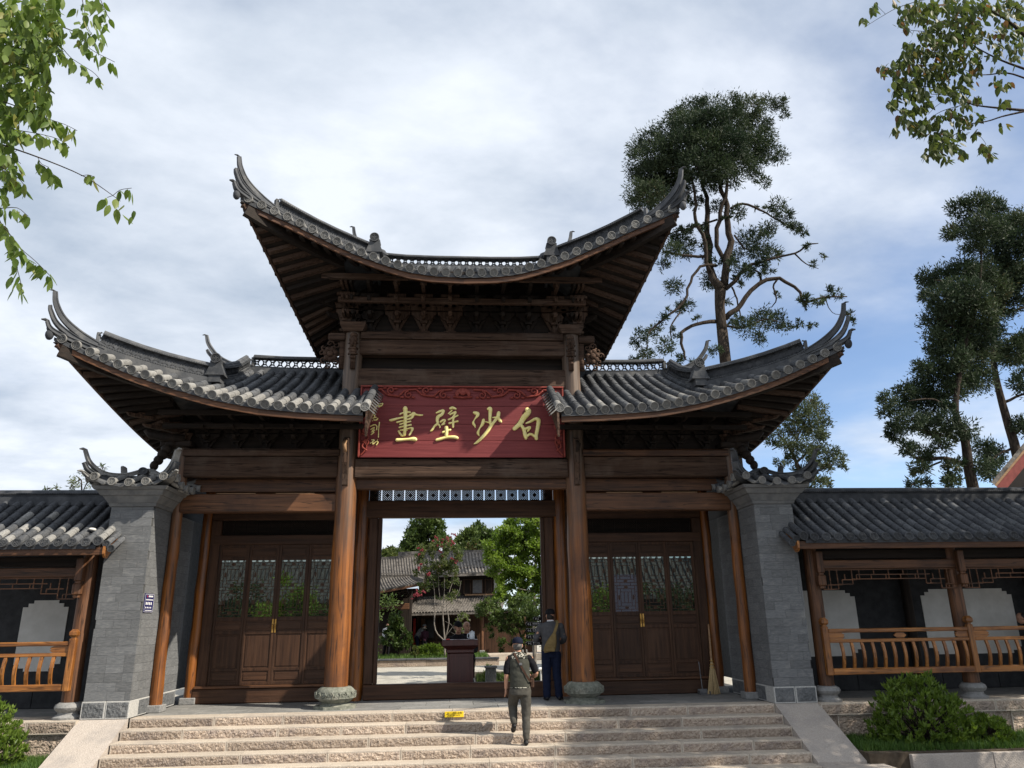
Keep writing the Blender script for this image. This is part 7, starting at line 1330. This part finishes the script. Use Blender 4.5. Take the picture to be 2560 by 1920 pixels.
# man climbing the steps
def climber():
    ox, oy, oz = .985, -1.80, -.45; P = lambda x, y, z: Vector((ox+x, oy+y, oz+z)); root = empty('person', (ox, oy, oz), 'man in navy cap and sleeveless dark vest climbing the steps, seen from behind', 'person')
    hd = P(-.035, .12, 1.535); b = MB(); head(b, hd, .12, 1.0, -.10); tube_limb(b, [P(-.03, .08, 1.36), P(-.03, .10, 1.46)], [.058, .052])
    loft(b, [(ox-.01, oy+.03, oz+.86, .145, .095), (ox-.01, oy+.04, oz+1.0, .135, .09), (ox-.02, oy+.05, oz+1.2, .155, .095), (ox-.02, oy+.06, oz+1.34, .17, .085), (ox-.03, oy+.08, oz+1.40, .08, .06)])
    la = [P(-.20, .05, 1.33), P(-.235, .03, 1.08), P(-.245, .07, .875)]; ra = [P(.175, .05, 1.33), P(.265, .05, 1.10), P(.20, .20, 1.03)]
    tube_limb(b, la, [.050, .042, .028]); tube_limb(b, ra, [.050, .042, .030]); hand(b, la[-1], (-.03, .06, -1), (.4, .8, 0), .95, .4); hand(b, ra[-1], (-.6, .8, .1), (0, 0, 1), .95, .6)
    tube_limb(b, [P(.07, .03, .86), P(.085, .07, .47), P(.075, .0, .09)], [.085, .055, .038]); tube_limb(b, [P(-.10, .03, .86), P(-.125, .20, .60), P(-.115, .09, .32)], [.085, .055, .038]); melt(b, 'body', 'skin', root, .0085, 4)
    v = MB(); loft(v, [(ox-.01, oy+.025, oz+.885, .172, .122), (ox-.01, oy+.03, oz+1.0, .170, .122), (ox-.02, oy+.045, oz+1.15, .180, .125), (ox-.02, oy+.05, oz+1.28, .192, .118), (ox-.025, oy+.06, oz+1.355, .178, .10), (ox-.03, oy+.075, oz+1.40, .12, .08), (ox-.03, oy+.085, oz+1.425, .075, .065)]); melt(v, 'vest', 'cloth_olive', root, .011, 4)
    y = MB(); loft(y, [(ox-.022, oy+.048, oz+1.335, .190, .113), (ox-.025, oy+.06, oz+1.365, .180, .105), (ox-.03, oy+.075, oz+1.408, .125, .086), (ox-.03, oy+.085, oz+1.445, .078, .07)]); melt(y, 'camouflage_yoke', 'camo', root, .011, 3)
    hm = MB(); loft(hm, [(ox-.01, oy+.025, oz+.872, .174, .124), (ox-.01, oy+.025, oz+.895, .176, .126)]); melt(hm, 'camouflage_hem', 'camo', root, .011, 2)
    for nm, a in (('sleeve', la), ('sleeve', ra)):
        s_ = MB(); e = a[0].lerp(a[1], .82); tube_limb(s_, [a[0]+(a[0]-P(-.02, .05, 1.33))*-.15, a[0].lerp(a[1], .4), e], [.066, .066, .060]); melt(s_, nm, 'cloth_black', root, .010, 3)
    t = MB(); loft(t, [(ox-.01, oy+.03, oz+.76, .182, .125), (ox-.01, oy+.03, oz+.84, .184, .126), (ox-.01, oy+.03, oz+.92, .165, .115)])
    tube_limb(t, [P(.07, .03, .82), P(.085, .06, .62), P(.085, .06, .46), P(.078, .01, .26), P(.075, -.005, .12)], [.105, .090, .076, .066, .056]); tube_limb(t, [P(-.09, .04, .82), P(-.115, .15, .70), P(-.125, .20, .59), P(-.122, .15, .46), P(-.115, .095, .35)], [.105, .095, .082, .072, .062]); melt(t, 'trousers', 'cloth_trouser', root, .011, 4)
    h = MB(); h.ball(hd+Vector((0, -.02, .0)), (.083, .095, .085), 14, 10); melt(h, 'hair', 'hair', root, .010, 2); cap(root, hd+Vector((0, 0, .004)), 'cloth_navy', .12, 1.06, pitch=-.10)
    shoe(root, P(.07, -.04, .0), P(.085, .19, .0)); shoe(root, P(-.115, .06, .245), P(-.125, .23, .165))
    bag = empty('shoulder_bag', (ox+.20, oy+.1, oz+.95), 'small brown bag on a cross strap worn by the climbing man', 'bag'); m_ = MB(); m_.bbox(.155, .225, -.02, .22, .87, 1.03, .02); m_.v = [tuple(P(*q)) for q in m_.v]; part('pouch', 'cloth_brown', bag, m_)
    st = MB(); pts = [P(-.10, .01, 1.425), P(-.075, -.045, 1.36), P(-.02, -.078, 1.26), P(.06, -.09, 1.12), P(.14, -.075, 1.00), P(.185, -.02, .98)]; st.sweep([Vector(p[:3]) for p in spline([tuple(p) for p in pts], 4)], [(-.017, -.003), (.017, -.003), (.017, .003), (-.017, .003)], (0, -1, 0)); part('strap', 'cloth_brown', bag, st); bk = MB(); bk.bbox(-.03, .02, -.096, -.086, 1.235, 1.275, .003); bk.v = [tuple(P(*q)) for q in bk.v]; part('buckle', 'metal_grey', bag, bk)
climber()
# man standing on the platform with a sling bag
def stander():
    ox, oy, oz = 1.79, .55, 0; P = lambda x, y, z: Vector((ox+x, oy+y, oz+z)); root = empty('person', (ox, oy, oz), 'man in black cap, grey jumper and navy trousers standing with his back turned', 'person')
    hd = P(.0, .05, 1.575); b = MB(); head(b, hd, -.35); tube_limb(b, [P(0, .0, 1.42), P(0, .03, 1.50)], [.060, .054]); loft(b, [(ox, oy, .88, .15, .10), (ox, oy, 1.1, .145, .095), (ox, oy, 1.3, .17, .10), (ox, oy, 1.40, .18, .08), (ox, oy+.01, 1.45, .08, .06)])
    la = [P(-.20, .0, 1.385), P(-.30, .03, 1.13), P(-.20, .26, 1.10)]; ra = [P(.20, .0, 1.385), P(.27, .03, 1.12), P(.22, .25, 1.05)]
    for a, s_ in ((la, 1), (ra, -1)): tube_limb(b, a, [.052, .042, .030]); hand(b, a[-1], (s_*.4, 1, .1), (0, 0, 1), .95, .6)
    legs = [[P(-.095, .0, .88), P(-.10, .03, .48), P(-.11, -.02, .09)], [P(.095, .0, .88), P(.105, .03, .48), P(.13, -.02, .09)]]
    for l in legs: tube_limb(b, l, [.088, .056, .040])
    melt(b, 'body', 'skin', root, .0085, 4)
    v = MB(); loft(v, [(ox, oy, .895, .172, .128), (ox, oy, .98, .185, .138), (ox, oy, 1.15, .182, .132), (ox, oy, 1.32, .205, .130), (ox, oy, 1.415, .188, .105), (ox, oy+.01, 1.455, .115, .085), (ox, oy+.015, 1.475, .075, .07)])
    for a in (la, ra): tube_limb(v, [a[0]+Vector((0, 0, -.01)), a[0].lerp(a[1], .5), a[1], a[1].lerp(a[2], .85)], [.072, .062, .058, .044])
    melt(v, 'jumper', 'cloth_grey', root, .011, 4); c = MB(); loft(c, [(ox, oy+.02, 1.462, .076, .073), (ox, oy+.03, 1.50, .066, .066)]); melt(c, 'collar', 'cloth_white', root, .009, 2)
    t = MB(); loft(t, [(ox, oy, .79, .158, .12), (ox, oy, .87, .168, .124), (ox, oy, .95, .162, .118)])
    for l in legs: tube_limb(t, [l[0]+Vector((0, 0, -.04)), l[0].lerp(l[1], .5), l[1], l[1].lerp(l[2], .5), l[2]+Vector((0, -.005, .0))], [.108, .096, .086, .080, .076])
    melt(t, 'trousers', 'cloth_denim', root, .011, 4); h = MB(); h.ball(hd+Vector((0, -.02, -.005)), (.080, .092, .085), 14, 10); melt(h, 'hair', 'hair_black', root, .010, 2); cap(root, hd, 'cloth_black', -.35, 1.05)
    shoe(root, P(-.11, -.06, 0), P(-.13, .19, 0)); shoe(root, P(.13, -.07, 0), P(.20, .17, 0))
    bag = empty('sling_bag', (ox-.01, oy-.2, .9), 'khaki canvas sling bag across the back of the standing man', 'bag'); m_ = MB()
    S = [(-.045, .90, .105, .05), (-.045, .94, .125, .062), (-.03, 1.02, .125, .066), (-.005, 1.12, .10, .060), (.03, 1.20, .062, .045), (.055, 1.26, .030, .022)]; n = 14; V = []
    for (x_, z_, rx, ry) in S: V += [P(x_+rx*math.copysign(abs(math.cos(q))**.6, math.cos(q)), -.165+ry*math.copysign(abs(math.sin(q))**.6, math.sin(q)), z_+.22*rx*math.cos(q)) for q in [2*math.pi*i/n for i in range(n)]]
    m_.add(V, [(i*n+k, i*n+(k+1) % n, (i+1)*n+(k+1) % n, (i+1)*n+k) for i in range(len(S)-1) for k in range(n)]+[tuple(range(n))[::-1], tuple((len(S)-1)*n+k for k in range(n))]); part('pouch', 'cloth_khaki', bag, m_, True)
    m_ = MB(); m_.bbox(-.135, .05, -.255, -.222, .905, 1.0, .015); m_.v = [tuple(P(*q)) for q in m_.v]; part('pocket', 'cloth_khaki', bag, m_); m_ = MB(); m_.bbox(-.14, .055, -.262, -.22, .985, 1.02, .008); m_.v = [tuple(P(*q)) for q in m_.v]; part('pocket_flap', 'cloth_khaki', bag, m_)
    st = MB(); pts = [P(.05, -.16, 1.24), P(.09, -.135, 1.33), P(.125, -.09, 1.43), P(.125, -.01, 1.475), P(.10, .08, 1.44)]; st.sweep([Vector(p[:3]) for p in spline([tuple(p) for p in pts], 4)], [(-.028, -.004), (.028, -.004), (.028, .004), (-.028, .004)], (0, -1, .4)); part('strap', 'cloth_khaki', bag, st)
stander()
# attendant behind the lectern, facing out
def seated(ox, oy, z_head, label, cloth_, yaw, capm=None, k=1.0, arms=True, name='person'):
    oz = z_head-1.19; P = lambda x, y, z: Vector((ox+x, oy+y, oz+z)); root = empty(name, (ox, oy, max(oz, 0)), label, 'person'); hd = P(0, -.03, 1.19); b = MB(); head(b, hd, math.pi+yaw, k); tube_limb(b, [P(0, .02, 1.0), P(0, -.01, 1.1)], [.062, .056]); loft(b, [(ox, oy+.05, oz+.52, .16, .11), (ox, oy+.04, oz+.75, .15, .10), (ox, oy+.03, oz+.93, .18, .095), (ox, oy+.03, oz+1.0, .12, .07)])
    la = [P(-.18, .02, .92), P(-.22, -.10, .68), P(-.13, -.32, .66)]; ra = [P(.18, .02, .92), P(.21, -.10, .68), P(.12, -.32, .66)]
    for a, s_ in ((la, 1), (ra, -1)): tube_limb(b, a, [.05, .042, .03]); hand(b, a[-1], (s_*.5, -1, 0), (0, 0, 1), .9, .4)
    for s_ in (-1, 1): tube_limb(b, [P(s_*.10, .05, .52), P(s_*.12, -.36, .50), P(s_*.12, -.34, .08)], [.085, .06, .042])
    melt(b, 'body', 'skin', root, .009, 4); face_bits(root, hd, math.pi+yaw, k)
    v = MB(); loft(v, [(ox, oy+.05, oz+.5, .18, .13), (ox, oy+.04, oz+.75, .175, .125), (ox, oy+.03, oz+.92, .205, .12), (ox, oy+.03, oz+.99, .16, .10), (ox, oy+.02, oz+1.045, .08, .075)])
    for a in (la, ra): tube_limb(v, [a[0], a[0].lerp(a[1], .5), a[1], a[1].lerp(a[2], .85)], [.075, .066, .060, .045])
    melt(v, 'jacket', cloth_, root, .011, 4); t = MB()
    for s_ in (-1, 1): tube_limb(t, [P(s_*.10, .05, .52), P(s_*.12, -.36, .50), P(s_*.12, -.34, .12)], [.10, .075, .06])
    melt(t, 'trousers', 'cloth_black', root, .012, 4); h = MB(); h.ball(hd+Vector((0, .028, .03)), (.082, .088, .085), 14, 10); melt(h, 'hair', 'hair_black', root, .010, 2)
    for s_ in (-1, 1): shoe(root, P(s_*.12, -.30, 0), P(s_*.13, -.52, 0))
    if capm: cap(root, hd, capm, math.pi+yaw, 1.05)
    st = MB(); st.lathe((ox, oy+.04, max(oz, 0)), [(.16, 0), (.16, .02), (.03, .04), (.03, .40), (.17, .42), (.17, .46)], 16)
    return root, st
r_, st = seated(-.06, 2.98, 1.36, 'attendant in dark jacket and cap sitting behind the lectern, facing out', 'cloth_black', -.35, 'cloth_black')
stl = st.build('stool', M['wood_dark_z']); tag(stl, 'round stool under the attendant behind the lectern', 'stool')
# standing walkers further back
def walker(ox, oy, oz, H, label, top, leg, yaw=0.0, lean=0.0, hat=None, capm=None, hairm='hair_black', vox=.02, face=False):
    k = H/1.70; root = empty('person', (ox, oy, oz), label, 'person')
    def Q(x, y, z):
        zz_ = max(0, z-.9); y2 = y+zz_*math.sin(lean); z2 = min(z, .9)+zz_*math.cos(lean); c_, s_ = math.cos(yaw), math.sin(yaw); return Vector((ox+(x*c_+y2*s_)*k, oy+(-x*s_+y2*c_)*k, oz+z2*k))
    hd = Q(0, .03, 1.575); b = MB(); head(b, hd, yaw, k, -lean*.6); tube_limb(b, [Q(0, 0, 1.42), Q(0, .02, 1.5)], [.06*k, .054*k]); tube_limb(b, [Q(0, 0, .92), Q(0, 0, 1.15), Q(0, 0, 1.36)], [.13*k, .125*k, .13*k], 14)
    la = [Q(-.19, .0, 1.37), Q(-.24, .05, 1.10), Q(-.20, .2, .92)]; ra = [Q(.19, .0, 1.37), Q(.24, .05, 1.10), Q(.20, .2, .92)]; dn = (Q(0, .3, .8)-Q(0, 0, 1.0)).normalized()
    for a, s_ in ((la, 1), (ra, -1)): tube_limb(b, a, [.052*k, .042*k, .03*k]); hand(b, a[-1], dn, Q(s_, 0, 0)-Q(0, 0, 0), .95*k, .4)
    legs = [[Q(-.09, 0, .9), Q(-.10, .05, .48), Q(-.10, 0, .08)], [Q(.09, 0, .9), Q(.10, .02, .48), Q(.11, -.06, .08)]]
    for l in legs: tube_limb(b, l, [.09*k, .058*k, .04*k])
    melt(b, 'body', 'skin', root, vox*.6, 3); v = MB(); tube_limb(v, [Q(0, 0, .93), Q(0, 0, 1.1), Q(0, 0, 1.3), Q(0, 0, 1.38)], [.165*k, .16*k, .165*k, .13*k], 16); tube_limb(v, [Q(-.13, 0, 1.36), Q(.13, 0, 1.36)], [.085*k, .085*k])
    for a in (la, ra): tube_limb(v, [a[0], a[1], a[1].lerp(a[2], .8)], [.075*k, .06*k, .045*k])
    melt(v, 'jacket', top, root, vox*.7, 3); t = MB(); tube_limb(t, [Q(-.05, 0, .86), Q(.05, 0, .86)], [.13*k, .13*k])
    for l in legs: tube_limb(t, [l[0], l[1], l[2]+Vector((0, 0, .02))], [.11*k, .085*k, .07*k])
    melt(t, 'trousers', leg, root, vox*.7, 3); h = MB(); h.ball(hd+Vector((0, 0, .02*k)), (.085*k, .095*k, .09*k), 12, 9); h2 = place(MB(), (0, 0, 0), 0); 
    hb = MB(); hb.ball((0, -.025, .02), (.084, .09, .092), 12, 9); place(hb, hd, yaw, k, -lean*.6).build('hair', M[hairm], root, True)
    if hat: 
        m_ = MB(); loft(m_, [(0, 0, .04, .17, .17), (0, 0, .05, .165, .165), (0, 0, .055, .095, .105), (0, 0, .11, .085, .095), (0, 0, .13, .04, .05)]); place(m_, hd, yaw, k, -lean*.6).build('sun_hat', M[hat], root, True)
    if capm: cap(root, hd, capm, yaw, 1.05*k)
    if face: face_bits(root, hd, yaw, k)
    for l in legs: f_ = Q(0, .22, 0)-Q(0, 0, 0); h_ = Vector((l[2].x, l[2].y, oz)); shoe(root, h_-f_*.2, h_+f_*.8)
    return root
r_, st = seated(.14, 3.4, at(1174, 1567, 3.4).z, 'second attendant, face showing just past the first one', 'cloth_black', -.5, None); tag(st.build('stool', M['wood_dark_z']), 'round stool under the second attendant', 'stool')
p = zc(760, 1000, 27-.6); walker(p.x, 26.4, -.16, 1.62, 'visitor in pale grey jacket bending forward by the hall', 'cloth_palegrey', 'cloth_denim', math.pi*.42, .62, None, 'cloth_palegrey')
p = zc(910, 1000, 26.2); walker(p.x, 26.2, -.16, 1.36, 'visitor in plum top and pale hat beside the bending one', 'cloth_plum', 'cloth_black', -.2, .12, 'cloth_cream')
p = zc(205, 960, 25); walker(p.x, 24.6, -.16, 1.58, 'visitor in white half hidden behind the young tree', 'cloth_white', 'cloth_black', math.pi*.8, .05, None, None, 'hair')
walker(12.2, .55, 0, 1.60, 'person in black leaning on the far railing inside the right gallery', 'cloth_black', 'cloth_black', -1.2, .55, None, None)
